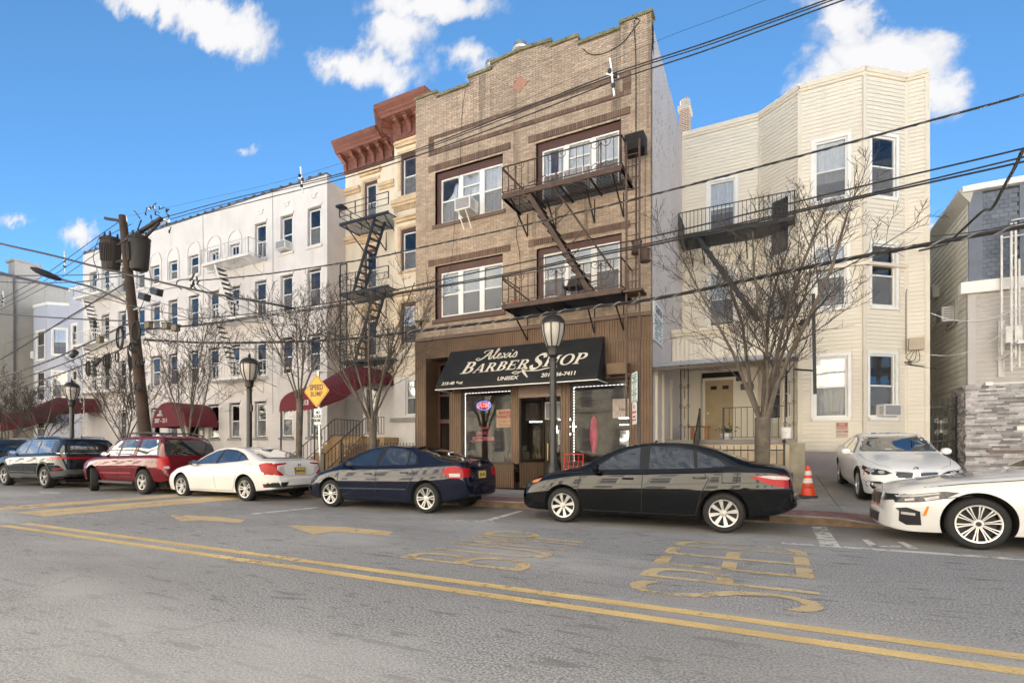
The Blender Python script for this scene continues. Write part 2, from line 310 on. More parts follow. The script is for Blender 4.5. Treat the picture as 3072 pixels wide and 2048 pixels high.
# ================================================================== ground, road, pavement
def asphalt():
    m = pm('asphalt', (.262, .256, .254), .88, var=.12, scale=.35, grain=.7, gscale=55, bump=.5, bscale=90)
    nt = m.node_tree; N = nt.nodes; L = nt.links; b = N['Principled BSDF']; geo = N.new('ShaderNodeNewGeometry')
    src = b.inputs['Base Color'].links[0].from_socket
    def nz(sc, sx, sy, det=4, rough=.6, off=0):
        mp = N.new('ShaderNodeMapping'); mp.inputs['Scale'].default_value = (sx, sy, 1); mp.inputs['Location'].default_value = (off, off, 0); L.new(geo.outputs['Position'], mp.inputs[0])
        n = N.new('ShaderNodeTexNoise'); n.inputs['Scale'].default_value = sc; n.inputs['Detail'].default_value = det; n.inputs['Roughness'].default_value = rough; L.new(mp.outputs[0], n.inputs[0]); return n.outputs[0]
    def mr(s, a, b_, c, d):
        r = N.new('ShaderNodeMapRange'); r.interpolation_type = 'SMOOTHSTEP'; L.new(s, r.inputs[0]); r.inputs[1].default_value = a; r.inputs[2].default_value = b_; r.inputs[3].default_value = c; r.inputs[4].default_value = d; return r.outputs[0]
    def mixc(f, c0, col):
        x = N.new('ShaderNodeMix'); x.data_type = 'RGBA'; L.new(f, x.inputs[0]); L.new(c0, x.inputs[6]); x.inputs[7].default_value = (*col, 1); return x.outputs[2]
    c = mixc(mr(nz(5.5, .35, 1.5, 3, .5), .60, .66, 0, .62), src, (.12, .112, .11))       # tar-dark flecks drawn along the lane
    c = mixc(mr(nz(15, .4, 1.3, 2, .5, 5), .61, .69, 0, .6), c, (.12, .112, .11))
    c = mixc(mr(nz(.42, .5, 1, 5, .6, 9), .47, .66, 0, .6), c, (.40, .388, .378))           # pale dusty wear
    c = mixc(mr(nz(.22, .35, 1.2, 4, .6, 21), .5, .75, 0, .5), c, (.19, .178, .17))       # older darker patches
    vo = N.new('ShaderNodeTexVoronoi'); vo.feature = 'DISTANCE_TO_EDGE'; vo.inputs['Scale'].default_value = .33
    wp = N.new('ShaderNodeMix'); wp.data_type = 'VECTOR'; wp.inputs[0].default_value = .06; L.new(geo.outputs['Position'], wp.inputs[4])
    nn = N.new('ShaderNodeTexNoise'); nn.inputs['Scale'].default_value = 2.2; nn.inputs['Detail'].default_value = 5; L.new(geo.outputs['Position'], nn.inputs[0]); sc3 = N.new('ShaderNodeVectorMath'); sc3.operation = 'SCALE'; L.new(nn.outputs[1], sc3.inputs[0]); sc3.inputs['Scale'].default_value = 9
    L.new(sc3.outputs[0], wp.inputs[5]); L.new(wp.outputs[1], vo.inputs['Vector'])
    c = mixc(mr(vo.outputs[0], .0, .008, .28, 0), c, (.12, .11, .10))
    sp = N.new('ShaderNodeSeparateXYZ'); L.new(geo.outputs['Position'], sp.inputs[0]); yy = N.new('ShaderNodeMath'); yy.operation = 'MULTIPLY_ADD'; L.new(nz(.9, .4, 1, 5, .65, 33), yy.inputs[0]); yy.inputs[1].default_value = 2.6; L.new(sp.outputs[1], yy.inputs[2])
    c = mixc(mr(yy.outputs[0], 9.3, 10.6, 0, .62), c, (.145, .122, .10))                  # drips and dirt where cars park
    c = mixc(mr(nz(.8, .12, 2.2, 5, .7, 51), .60, .70, 0, .45), c, (.42, .40, .385))      # scuffed pale streaks along the lane
    c = mixc(mr(nz(2.3, .5, .5, 6, .7, 71), .66, .72, 0, .5), c, (.13, .125, .125))       # oil blots
    L.new(c, b.inputs['Base Color']); return m
def worn_paint(name, col, wear=.5, scale=9):
    """road paint worn through to the stones below"""
    m = pm(name, col, .75, var=.16, scale=1.4, grain=.14, gscale=70, bump=.3, bscale=90); nt = m.node_tree; N = nt.nodes; L = nt.links; b = N['Principled BSDF']
    out = N['Material Output']; tr = N.new('ShaderNodeBsdfTransparent'); mx = N.new('ShaderNodeMixShader'); geo = N.new('ShaderNodeNewGeometry')
    a = N.new('ShaderNodeTexNoise'); a.inputs['Scale'].default_value = scale; a.inputs['Detail'].default_value = 8; a.inputs['Roughness'].default_value = .75; L.new(geo.outputs['Position'], a.inputs[0])
    a2 = N.new('ShaderNodeTexNoise'); a2.inputs['Scale'].default_value = .8; a2.inputs['Detail'].default_value = 3; L.new(geo.outputs['Position'], a2.inputs[0])
    ad = N.new('ShaderNodeMath'); ad.operation = 'MULTIPLY_ADD'; L.new(a2.outputs[0], ad.inputs[0]); ad.inputs[1].default_value = .6; L.new(a.outputs[0], ad.inputs[2])
    r = N.new('ShaderNodeMapRange'); L.new(ad.outputs[0], r.inputs[0]); r.inputs[1].default_value = .3+wear*.72; r.inputs[2].default_value = .5+wear*.72; r.inputs[3].default_value = .08; r.inputs[4].default_value = 1
    L.new(r.outputs[0], mx.inputs[0]); L.new(b.outputs[0], mx.inputs[1]); L.new(tr.outputs[0], mx.inputs[2]); L.new(mx.outputs[0], out.inputs[0]); return m
m_asph = asphalt(); m_yel = worn_paint('yellow_road_paint', (.62, .44, .19), .80); m_yel2 = worn_paint('faded_yellow_paint', (.58, .43, .24), .78, 5); m_yel3 = worn_paint('ghost_yellow_paint', (.53, .40, .22), .70, 5)
m_wht = worn_paint('white_road_paint', (.62, .60, .56), .66, 7)
m_flag = pm('paving_concrete', (.33, .30, .265), .9, var=.22, scale=1.1, bump=.3, bscale=50, grain=.18, rand=.1, streak=0)
m_paver = pm('red_paver', (.27, .135, .11), .9, var=.2, scale=2, rand=.28, grain=.15); m_joint = pm('joint_dirt', (.12, .105, .09), 1, var=.2)
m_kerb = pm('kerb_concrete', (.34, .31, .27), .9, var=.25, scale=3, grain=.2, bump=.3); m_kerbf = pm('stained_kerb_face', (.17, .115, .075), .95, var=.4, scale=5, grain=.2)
m_earth = pm('earth', (.14, .115, .09), 1, var=.3, scale=4, bump=.5)
def sst(a, b, x): t = min(1, max(0, (x-a)/(b-a))); return t*t*(3-2*t)
def G(x, y):
    g = .14
    g -= .11*sst(.85, 1.9, x)*(1-sst(4.6, 5.6, x))*(1-min(1, max(0, (y-10.5)/1.7)))
    g += .44*min(1, max(0, (y-12)/7.4))*sst(.25, .75, x)
    return g
MB().quad((-400, -300, -.03), (400, -300, -.03), (400, 400, -.03), (-400, 400, -.03)).build('ground', m_earth, kind='structure', base=False)
KY = 10.5
MB().quad((-220, -2.1, 0), (160, -2.1, 0), (160, KY, 0), (-220, KY, 0)).build('road', m_asph, kind='structure', base=False)
# far pavement (photographed side)
sw = MB()
xs = [-160, -100, -60, -45]+[-44+i*.5 for i in range(150)]+[31, 60, 120]
ys = [KY+.15, 11.65, 12.5, 13.5, 14.4, 16, 18, 20.5, 30]
nb = len(ys)
sw.add([(x, y, G(x, y)-.055) for x in xs for y in ys], [(i*nb+j, (i+1)*nb+j, (i+1)*nb+j+1, i*nb+j+1) for i in range(len(xs)-1) for j in range(nb-1)])
sidewalk = sw.build('sidewalk', m_joint, kind='structure', base=False)
def slab(x0, x1, y0, y1, lift=0, j=.006, top=.0, dep=.08):
    vs = [(x, y, G(x, y)+lift-top) for x, y in ((x0+j, y0+j), (x1-j, y0+j), (x1-j, y1-j), (x0+j, y1-j))]
    return [(x, y, z-dep) for x, y, z in vs]+vs, [(4, 5, 6, 7), (0, 1, 5, 4), (1, 2, 6, 5), (2, 3, 7, 6), (3, 0, 4, 7)]
it = []
x = -46.
while x < 12:
    for k, (a, b) in enumerate(((11.65, 12.52), (12.52, 13.95), (13.95, 15.4), (15.4, 16.9), (16.9, 18.4), (18.4, 19.8))):
        if k >= 2 and -11 < x < -3.2 and b > 14.5: continue
        o = rnd.uniform(-.002, .002); w = 1.43
        for q in range(2):                       # two halves so the slabs follow the ramp
            pass
        vs, fs = slab(x, x+w, a, b, o)
        vis = 3 if (-6 < x < -2.5 and b < 14.5) or (-.5 < x < 4.3) else 1
        it.append((vs, fs, vis*pxsize((x, a, 0))))
    x += 1.43
pieces(it, 'paving_slab', m_flag, sidewalk, 120)
it = []
for i in range(-230, 30):
    for r in range(9):
        xx = i*.2+(r % 2)*.1; y0 = KY+.16+r*.108
        vs, fs = slab(xx, xx+.2, y0, y0+.108, rnd.uniform(-.002, .004), .004, 0, .08)
        vis = 4 if -5.9 < xx < -4.2 or -.1 < xx < 1.7 else 1
        it.append((vs, fs, vis*pxsize((xx, y0, 0))))
pieces(it, 'paver', m_paver, sidewalk, 290)
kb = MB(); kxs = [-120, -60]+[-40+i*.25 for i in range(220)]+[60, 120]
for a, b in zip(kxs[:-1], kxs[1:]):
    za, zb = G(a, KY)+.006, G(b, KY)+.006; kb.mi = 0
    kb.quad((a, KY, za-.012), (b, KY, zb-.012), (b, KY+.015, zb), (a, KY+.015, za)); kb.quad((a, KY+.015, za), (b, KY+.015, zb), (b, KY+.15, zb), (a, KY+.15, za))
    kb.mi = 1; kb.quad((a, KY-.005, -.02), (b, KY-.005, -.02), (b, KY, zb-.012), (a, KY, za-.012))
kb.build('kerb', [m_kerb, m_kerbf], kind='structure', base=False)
# near pavement behind the camera
MB().box(-120, 120, -6.0, -2.1, -.02, .14).build('sidewalk', m_flag, kind='structure', base=False)
# ---- painted markings
def sheet(name, polys, mat, z, parent=None):
    b = MB()
    for p in polys: b.quad(*[(q[0], q[1], z) for q in p])
    return b.build(name, mat, parent, kind='structure', base=False)
ylA, ylB = PZ(1536, 1795).y, PZ(1536, 1765.2).y
for yc in (ylA, ylB): sheet('centre_line', [[(-90, yc-.065), (40, yc-.065), (40, yc+.065), (-90, yc+.065)]], m_yel, .004)
def pz(*pts): return [tuple(PZ(px, py)) for px, py in pts]
# the speed hump: a low swell of asphalt, its yellow paint nearly worn off
hx0, hx1 = -16.6, -11.9
hb = MB(); prof = [0, .02, .034, .038, .034, .02, 0]
nx = len(prof); ysH = [-1.8, 2, 6, 8.5, 10.3]
hb.add([(hx0+(hx1-hx0)*i/(nx-1), y, .002+prof[i]) for i in range(nx) for y in ysH], [(i*5+j, (i+1)*5+j, (i+1)*5+j+1, i*5+j+1) for i in range(nx-1) for j in range(4)])
hb.build('speed_hump', m_asph, kind='structure', smooth=True, base=False)
hp = MB(); st = 26
for i in range(3):
    pass
for a, b_, y0, y1 in ((.18, .42, 4.9, 10.2), (.58, .84, 4.9, 10.0), (.2, .5, -1.6, 3.8), (.62, .86, -1.2, 3.9)):
    n = 6
    for k in range(n):
        f0, f1 = a+(b_-a)*k/n, a+(b_-a)*(k+1)/n
        h = lambda f: .006+prof[min(int(f*6), 5)]+(prof[min(int(f*6)+1, 6)]-prof[min(int(f*6), 5)])*(f*6-int(f*6))
        X = lambda f: hx0+(hx1-hx0)*f
        hp.quad((X(f0), y0, h(f0)), (X(f1), y0, h(f1)), (X(f1), y1, h(f1)), (X(f0), y1, h(f0)))
hp.build('hump_paint', m_yel2, kind='structure', base=False)
for tri in (((505, 1543), (543, 1564), (600, 1560), (722, 1568), (735, 1559), (640, 1549)), ((862, 1575), (940, 1604), (1000, 1594), (1165, 1606), (1180, 1594), (1030, 1580))):
    sheet('lane_arrow', [pz(*tri)], m_yel2, .005)
def road_word(word, xfront, xback, y0, y1, mat, sp):
    """letters as tall as the lane, readable to traffic driving left"""
    H = abs(xfront-xback)
    for i, ch in enumerate(word):
        yc = y0+(y1-y0)*(i+.5)/len(word); wdt = (y1-y0)/len(word)*sp
        M_ = Matrix(((0, -1, 0, (xfront+xback)/2), (1, 0, 0, yc), (0, 0, 1, .006), (0, 0, 0, 1)))
        o = text(ch, 1, None, 0, 0, 0, mat, None, 'road_letter', ext=0, sx=1, bold=-.012, matrix=Matrix.Identity(4))
        xs_ = [v.co.x for v in o.data.vertices]; ys_ = [v.co.y for v in o.data.vertices]; cx, cy = (max(xs_)+min(xs_))/2, (max(ys_)+min(ys_))/2; kx, ky = wdt/(max(xs_)-min(xs_)), H/(max(ys_)-min(ys_))
        for v in o.data.vertices: v.co = M_ @ Vector(((v.co.x-cx)*kx, (v.co.y-cy)*ky, 0))
        o['kind'] = 'structure'
road_word('SPEED', .38, -1.25, 4.7, 7.95, m_yel3, .78)
road_word('BUMP', -2.42, -4.08, 4.95, 7.55, m_yel3, .78)
wl = [pz((2345, 1626), (3072, 1675), (3072, 1681), (2345, 1631)), pz((2434, 1579), (2478, 1580), (2519, 1637), (2461, 1636)), pz((1440, 1563), (1560, 1531), (1570, 1533), (1458, 1566)), pz((1325, 1559), (1480, 1564), (1480, 1568), (1325, 1563)), pz((750, 1540), (950, 1521), (952, 1523), (760, 1543)), pz((2585, 1618), (2605, 1618), (2640, 1640), (2612, 1640)), pz((2612, 1634), (2700, 1637), (2705, 1641), (2618, 1640)), pz((2690, 1624), (2712, 1626), (2755, 1646), (2727, 1645))]
sheet('parking_line', wl, m_wht, .005)
for px0, px1, py in ((118, 180, 1478), (380, 420, 1498)): sheet('parking_line', [pz((px0, py-2), (px1, py), (px1, py+2), (px0, py))], m_wht, .005)
# ================================================================== building helpers
def wall(mb, fr, u0, u1, z0, z1, holes, d=0, rev=.16):
    us = sorted({u0, u1, *[min(max(h[i], u0), u1) for h in holes for i in (0, 1)]}); zs = sorted({z0, z1, *[min(max(h[i], z0), z1) for h in holes for i in (2, 3)]})
    ins = lambda u, z: any(h[0] < u < h[1] and h[2] < z < h[3] for h in holes)
    for a, b in zip(us[:-1], us[1:]):
        for c, e in zip(zs[:-1], zs[1:]):
            if b-a < 1e-6 or e-c < 1e-6 or ins((a+b)/2, (c+e)/2): continue
            mb.quad(fr.P(a, c, d), fr.P(b, c, d), fr.P(b, e, d), fr.P(a, e, d))
    for a, b, c, e in [h[:4] for h in holes]:
        for p, q in (((a, c), (a, e)), ((a, e), (b, e)), ((b, e), (b, c)), ((b, c), (a, c))):
            mb.quad(fr.P(*p, d), fr.P(*q, d), fr.P(*q, d-rev), fr.P(*p, d-rev))
def shell(mb, x0, x1, y0, y1, z0, z1):
    """sides, back and roof of a plain block (its street face is built apart)"""
    mb.quad((x0, y0, z0), (x0, y1, z0), (x0, y1, z1), (x0, y0, z1)); mb.quad((x1, y0, z0), (x1, y1, z0), (x1, y1, z1), (x1, y0, z1))
    mb.quad((x0, y1, z0), (x1, y1, z0), (x1, y1, z1), (x0, y1, z1)); mb.quad((x0, y0, z1), (x1, y0, z1), (x1, y1, z1), (x0, y1, z1))
def sash_window(par, fr, u0, u1, z0, z1, d=-.10, mat=None, fw=.05, split=.5, curtain='blind', drop=None, sill=None, sillmat=None, name='window', units=1, screen=True, trim=0, trimmat=None, glass=None, extra_rail=None):
    """double-hung window set d behind the face; frame mesh with pane, curtain, room and sill as children"""
    mat = mat or m_trimw; b = MB()
    if trim:
        b.fbox(fr, u0-trim, u0, z0, z1+trim, -.02, .025); b.fbox(fr, u1, u1+trim, z0, z1+trim, -.02, .025); b.fbox(fr, u0, u1, z1, z1+trim, -.02, .025)
    b.fbox(fr, u0, u0+fw, z0, z1, d-.05, d+.03); b.fbox(fr, u1-fw, u1, z0, z1, d-.05, d+.03)
    b.fbox(fr, u0+fw, u1-fw, z1-fw, z1, d-.05, d+.03); b.fbox(fr, u0+fw, u1-fw, z0, z0+fw, d-.05, d+.03)
    w = (u1-u0)/units; zm = z0+(z1-z0)*split
    for i in range(units):
        a, c = u0+w*i, u0+w*(i+1)
        if i: b.fbox(fr, a-fw*.75, a+fw*.75, z0+fw, z1-fw, d-.05, d+.025)
        b.fbox(fr, a+fw, c-fw, zm-.022, zm+.022, d-.04, d+.012)
        if extra_rail and i == extra_rail[0]: b.fbox(fr, a+fw, c-fw, extra_rail[1]-.018, extra_rail[1]+.018, d-.04, d+.012)
    o = b.build(name, mat, par)
    g = MB(); g.fbox(fr, u0+fw*.6, u1-fw*.6, zm, z1-fw*.6, d-.012, d-.006); g.fbox(fr, u0+fw*.6, u1-fw*.6, z0+fw*.6, zm, d-.03, d-.024); g.build('pane', glass or GLASS, o)
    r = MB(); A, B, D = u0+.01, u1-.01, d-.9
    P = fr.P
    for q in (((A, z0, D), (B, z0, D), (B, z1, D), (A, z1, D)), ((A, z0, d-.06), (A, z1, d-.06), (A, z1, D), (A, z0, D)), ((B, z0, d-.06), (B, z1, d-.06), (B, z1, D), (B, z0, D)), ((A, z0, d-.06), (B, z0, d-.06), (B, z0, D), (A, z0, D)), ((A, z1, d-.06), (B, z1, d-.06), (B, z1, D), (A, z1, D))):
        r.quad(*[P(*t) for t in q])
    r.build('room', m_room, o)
    if curtain == 'blind':
        c = MB(); bot = z0+(z1-z0)*(drop if drop is not None else .5)
        z = z1-.05
        while z > bot: c.fbox(fr, u0+fw, u1-fw, z-.04, z-.004, d-.06, d-.055); z -= .042 if (z1-z0) < 2.5 else .06
        c.build('blind', m_blind, o)
    elif curtain == 'cloth':
        c = MB(); n = int((u1-u0)/.045); bot = z0+(z1-z0)*(drop or 0)+.03
        pts = [(u0+.03+(u1-u0-.06)*i/n, d-.07-.014*math.sin(i*1.9)-.008*math.sin(i*.7+1)) for i in range(n+1)]
        for p, q in zip(pts[:-1], pts[1:]): c.quad(fr.P(p[0], bot, p[1]), fr.P(q[0], bot, q[1]), fr.P(q[0], z1-.03, q[1]), fr.P(p[0], z1-.03, p[1]))
        c.build('curtain', m_curtain, o)
    elif curtain == 'pair':
        c = MB()
        for a, e in ((u0+.04, u0+.04+(u1-u0)*.28), (u1-.04-(u1-u0)*.28, u1-.04)):
            n = 8; pts = [(a+(e-a)*i/n, d-.075-.016*math.sin(i*2.1)) for i in range(n+1)]
            for p, q in zip(pts[:-1], pts[1:]): c.quad(fr.P(p[0], z0+.03, p[1]), fr.P(q[0], z0+.03, q[1]), fr.P(q[0], z1-.03, q[1]), fr.P(p[0], z1-.03, p[1]))
        c.build('curtain', m_curtain, o)
    if screen: MB().fbox(fr, u0+fw, u1-fw, z0+fw, zm-.02, d-.006, d-.002).build('insect_screen', m_screen, o)
    if sill:
        MB().fbox(fr, u0-sill, u1+sill, z0-.11, z0, -.05, .07).build('sill', sillmat or mat, o)
    return o
def _screen():
    m = bpy.data.materials.new('insect_mesh'); m.use_nodes = True; N = m.node_tree.nodes; L = m.node_tree.links; N.clear()
    out = N.new('ShaderNodeOutputMaterial'); mx = N.new('ShaderNodeMixShader'); t = N.new('ShaderNodeBsdfTransparent'); d = N.new('ShaderNodeBsdfDiffuse'); d.inputs[0].default_value = (.26, .26, .265, 1); mx.inputs[0].default_value = .34
    L.new(t.outputs[0], mx.inputs[1]); L.new(d.outputs[0], mx.inputs[2]); L.new(mx.outputs[0], out.inputs[0]); return m
m_screen = _screen()
def air_conditioner(label, fr, u0, u1, z0, z1, out=.38, inn=.12, group='window air conditioners'):
    c = fr.P((u0+u1)/2, z0, out/2); t = thing('air_conditioner', label, 'air conditioner', c, 0, group)
    b = MB(); b.fbox(fr, u0, u1, z0, z1, -inn, out); b.build('case', m_acw, t)
    g = MB()
    g.fbox(fr, u0+.04, u1-.04, z0+.04, z1-.04, out, out+.012); g.build('grille', m_acg, t)
    l = MB()
    for i in range(5):
        zz = z0+.08+i*(z1-z0-.16)/4
        l.fbox(fr, u0-.006, u0, zz-.012, zz+.012, out*.25, out*.85); l.fbox(fr, u1, u1+.006, zz-.012, zz+.012, out*.25, out*.85)
    l.build('side_louvre', m_acg, t); return t
m_acw = pm('ac_white', (.70, .68, .64), .45, var=.08); m_acg = pm('ac_grille', (.27, .26, .27), .6, var=.15, scale=10)
def siding(fr, u0, u1, z0, z1, holes, course=.125, proud=.016, bonus=1):
    """clapboards, one piece per run of board"""
    out = []; z = z0
    while z < z1-1e-3:
        zt = min(z+course, z1); zm = (z+zt)/2
        cuts = sorted([(h[0], h[1]) for h in holes if h[2]-.02 < zm < h[3]+.02]); a = u0
        for c0, c1 in cuts+[(u1, u1)]:
            b = min(c0, u1)
            if b-a > .02:
                P = fr.P
                g_ = .017; t_ = proud*.45
                vs = [P(a, z+g_, proud), P(b, z+g_, proud), P(b, zt, t_), P(a, zt, t_), P(a, z+g_, 0), P(b, z+g_, 0), P(b, zt, 0), P(a, zt, 0)]
                out.append((vs, [(0, 1, 2, 3), (4, 5, 1, 0), (3, 2, 6, 7), (0, 3, 7, 4), (1, 5, 6, 2)], bonus*(b-a)*pxsize(P((a+b)/2, zm))))
            a = max(a, c1)
        z += course
    return out
def railing(mb, p, q, h, n, r=.012, rail=.03, bot=.08, rails=()):
    """two rails with uprights between them, base points p to q"""
    p, q = Vector(p), Vector(q); z = Vector((0, 0, 1))
    mb.bar(p+z*h, q+z*h, rail, rail*.6); mb.bar(p+z*bot, q+z*bot, rail*.8, rail*.5)
    for f in rails: mb.bar(p+z*f, q+z*f, rail*.8, rail*.5)
    for i in range(n+1):
        a = p.lerp(q, i/n); mb.bar(a+z*bot, a+z*h, r)
def scroll(mb, fr_p, c, s, r=.008):
    """one pair of iron scrolls; fr_p(a, b) -> 3-D"""
    for sx in (-1, 1):
        pts = []
        for i in range(26):
            t = i/25*2.6*math.pi; rr = s*.42*(1-i/25*.82); pts.append(fr_p(c[0]+sx*(s*.48-rr*math.cos(t)*1.0), c[1]+s*.95-rr*math.sin(t)*1.0))
        mb.tube([fr_p(c[0]+sx*.02*s, c[1]-s)]+pts, r, 4)
# ================================================================== the brown brick building
BY = 14.43; BX0, BX1 = -10.98, -2.98
FB = Fr(0, BY)
m_brick = pm('tan_brick', (.365, .28, .21), .85, var=.16, scale=.8, rand=.17, grain=.12, gscale=60, streak=.95, streak_col=(.07, .055, .04)); m_mortar = pm('mortar', (.185, .14, .10), .95, var=.2, scale=2)
m_dbrick = pm('dark_brick', (.135, .085, .062), .85, var=.2, scale=2, rand=.2, grain=.12); m_dbricks = pm('dark_sill_stone', (.13, .085, .065), .85, var=.2)
m_brownp = pm('brown_painted_wood', (.085, .04, .032), .5, var=.1); m_coping = pm('mossy_coping', (.165, .15, .085), .9, var=.4, scale=4, grain=.2)
m_corr = pm('ribbed_brown_metal', (.135, .082, .048), .5, metal=.25, var=.28, scale=.9, streak=.4); m_sidew = brick_mat('whitewashed_brick', (.66, .60, .58), (.6, .55, .53), (.52, .47, .45), .21, .067, .6, streak=.0)
brown = thing('brick_building', 'tan brick three storey building with a barbershop below and an iron fire escape', 'building', ((BX0+BX1)/2, BY, .14))
def btop(u):
    a = abs(u+6.98)
    if a > 3.12: return 13.33
    if a > 1.88: return 13.18
    if a > 1.02: return 13.42
    return 13.58+.08*(1-a/1.02)
owin = [(-10.17, -7.60, 8.88, 10.66), (-6.45, -3.83, 8.88, 10.68), (-10.17, -7.60, 5.70, 7.50), (-6.43, -3.81, 5.70, 7.46)]
wb = MB(); edges = [BX0, -10.1, -8.86, -8.0, -6.98, -5.96, -5.1, -3.86, BX1]
for a, b in zip(edges[:-1], edges[1:]):
    hs = [h for h in owin if h[1] > a and h[0] < b]
    wall(wb, FB, a, b, 5.0, 13.15, hs, -.012, .2)
    e = .001
    wb.quad(FB.P(a, 13.15, -.012), FB.P(b, 13.15, -.012), FB.P(b, btop(b-e), -.012), FB.P(a, btop(a+e), -.012))
wb.build('wall', m_mortar, brown)
sb = MB(); sb.quad((BX1, BY+.1, 0), (BX1, 32, 0), (BX1, 32, 12.3), (BX1, BY+.1, 13.1)); sb.quad((BX0, BY, 0), (BX0, 32, 0), (BX0, 32, 12.3), (BX0, BY, 13.1))
sb.quad((BX0, 32, 0), (BX1, 32, 0), (BX1, 32, 12.3), (BX0, 32, 12.3)); sb.quad((BX0, BY+.3, 12.6), (BX1, BY+.3, 12.6), (BX1, 32, 12.2), (BX0, 32, 12.2)); sb.build('side_wall', m_sidew, brown)
tb = MB()                                                              # back of the parapet
for a, b in zip(edges[:-1], edges[1:]):
    e = .001; tb.quad(FB.P(a, 12.4, -.3), FB.P(b, 12.4, -.3), FB.P(b, btop(b-e), -.3), FB.P(a, btop(a+e), -.3))
for u in (BX0, BX1): tb.quad(FB.P(u, 12.4, -.012), FB.P(u, 12.4, -.3), FB.P(u, 13.33, -.3), FB.P(u, 13.33, -.012))
tb.build('parapet_back', m_mortar, brown)
# chips of flaked whitewash on the side wall
fk = MB()
for i in range(150):
    y = BY+.2+abs(rnd.gauss(0, 2.3)); z = rnd.uniform(4.6, 12.4)
    if y > 19: continue
    s = rnd.uniform(.03, .10); fk.quad((BX1+.003, y, z), (BX1+.003, y+s*.5, z-s*.4), (BX1+.003, y+s*rnd.uniform(.4, 1), z+s*rnd.uniform(.2, 2.2)), (BX1+.003, y-s*.2, z+s*rnd.uniform(.8, 1.8)))
fk.build('bare_patch', pm('bare_brick', (.2, .14, .11), .95, var=.3), brown, kind='stuff')
# coping
cp = MB()
def cop(a, b, za, zb):
    P = FB.P; cp.add([P(a, za, .05), P(b, zb, .05), P(b, zb, -.34), P(a, za, -.34), P(a, za+.09, .05), P(b, zb+.09, .05), P(b, zb+.09, -.34), P(a, za+.09, -.34)], [(0, 3, 2, 1), (4, 5, 6, 7), (0, 1, 5, 4), (1, 2, 6, 5), (2, 3, 7, 6), (3, 0, 4, 7)])
for a, b, za, zb in ((BX0-.04, -10.08, 13.33, 13.33), (-10.08, -8.88, 13.18, 13.18), (-8.88, -8.0, 13.42, 13.42), (-8.03, -6.98, 13.58, 13.66), (-6.98, -5.93, 13.66, 13.58), (-5.96, -5.08, 13.42, 13.42), (-5.08, -3.88, 13.18, 13.18), (-3.88, BX1+.04, 13.33, 13.33)):
    q = MB(); cp = q; cop(a, b, za, zb); q.build('coping', m_coping, brown)
# bricks
bands = [(-10.43, -3.55, 11.78, 11.92), (-10.43, -3.55, 11.28, 11.42), (-10.43, -10.22, 11.42, 11.78), (-3.78, -3.55, 11.42, 11.78)]
lint = [(-10.43, -7.33, 10.72, 10.93), (-6.70, -3.57, 10.73, 10.93), (-10.43, -7.33, 7.54, 7.74), (-6.70, -3.57, 7.54, 7.74)]
void = [(a, b, c, e) for a, b, c, e in owin]+bands+lint+[(-10.27, -7.5, 8.76, 8.88), (-10.27, -7.5, 5.58, 5.70), (-6.5, -3.78, 8.8, 8.88), (-6.5, -3.78, 5.62, 5.70)]
dia = (-7.01, 12.64, .27)
def fbrick(fr, a, b, c, e, dout=.0, din=-.02):
    P = fr.P
    return [P(a, c, dout), P(b, c, dout), P(b, e, dout), P(a, e, dout), P(a, c, din), P(b, c, din), P(b, e, din), P(a, e, din)], [(0, 1, 2, 3), (0, 4, 5, 1), (1, 5, 6, 2), (2, 6, 7, 3), (3, 7, 4, 0)]
it = []; z = 5.16; row = 0; J = .005
while z < 13.6:
    off = (row % 2)*.105; u = BX0-off; hd = row % 6 == 5
    while u < BX1:
        bw = .105 if hd else .21
        segs = [(max(u, BX0)+J, min(u+bw, BX1)-J)]
        for v in void:
            if v[2] < z+.034 < v[3]:
                ns = []
                for a, b in segs:
                    if v[1] <= a or v[0] >= b: ns.append((a, b))
                    else:
                        if v[0]-a > .02: ns.append((a, v[0]-J))
                        if b-v[1] > .02: ns.append((v[1]+J, b))
                segs = ns
        for a, b in segs:
            if b-a < .015: continue
            if z+.062 > min(btop(a+.001), btop(b-.001)): continue
            if abs((a+b)/2-dia[0])+abs(z+.033-dia[1]) < dia[2]: continue
            vs, fs = fbrick(FB, a, b, z+J, z+.067-J, rnd.uniform(-.002, .004))
            it.append((vs, fs, (b-a)*pxsize((a, BY, z))*(1.0 if z > 5.2 else 1)))
        u += bw
    z += .067; row += 1
pieces(it, 'brick', m_brick, brown, 290)
it = []
def soldier(a, b, c, e, w=.067, d=.018):
    n = max(1, round((b-a)/w)); k = (b-a)/n
    for i in range(n):
        vs, fs = fbrick(FB, a+i*k+.004, a+(i+1)*k-.004, c+.003, e-.003, d+rnd.uniform(-.003, .003)); it.append((vs, fs, (e-c)*pxsize((a+i*k, BY, c))))
for q in lint:
    soldier(q[0]+.2, q[1]-.2, q[2], q[3])
    for a, b in ((q[0], q[0]+.2), (q[1]-.2, q[1])): vs, fs = fbrick(FB, a, b, q[2], q[3], .03); it.append((vs, fs, 1))
soldier(*bands[0]); soldier(*bands[1])
for q in bands[2:]:
    z = q[2]
    while z < q[3]-.03: vs, fs = fbrick(FB, q[0], q[1], z+.004, z+.063, .018); it.append((vs, fs, .01)); z += .067
pieces(it, 'dark_brick', m_dbrick, brown, 290)
MB().prism([FB.P(dia[0], dia[1]+dia[2], -.01), FB.P(dia[0]+dia[2], dia[1], -.01), FB.P(dia[0], dia[1]-dia[2], -.01), FB.P(dia[0]-dia[2], dia[1], -.01)], FB.N*.02).build('diamond_stone', pm('red_sandstone', (.33, .17, .12), .85, var=.12), brown)
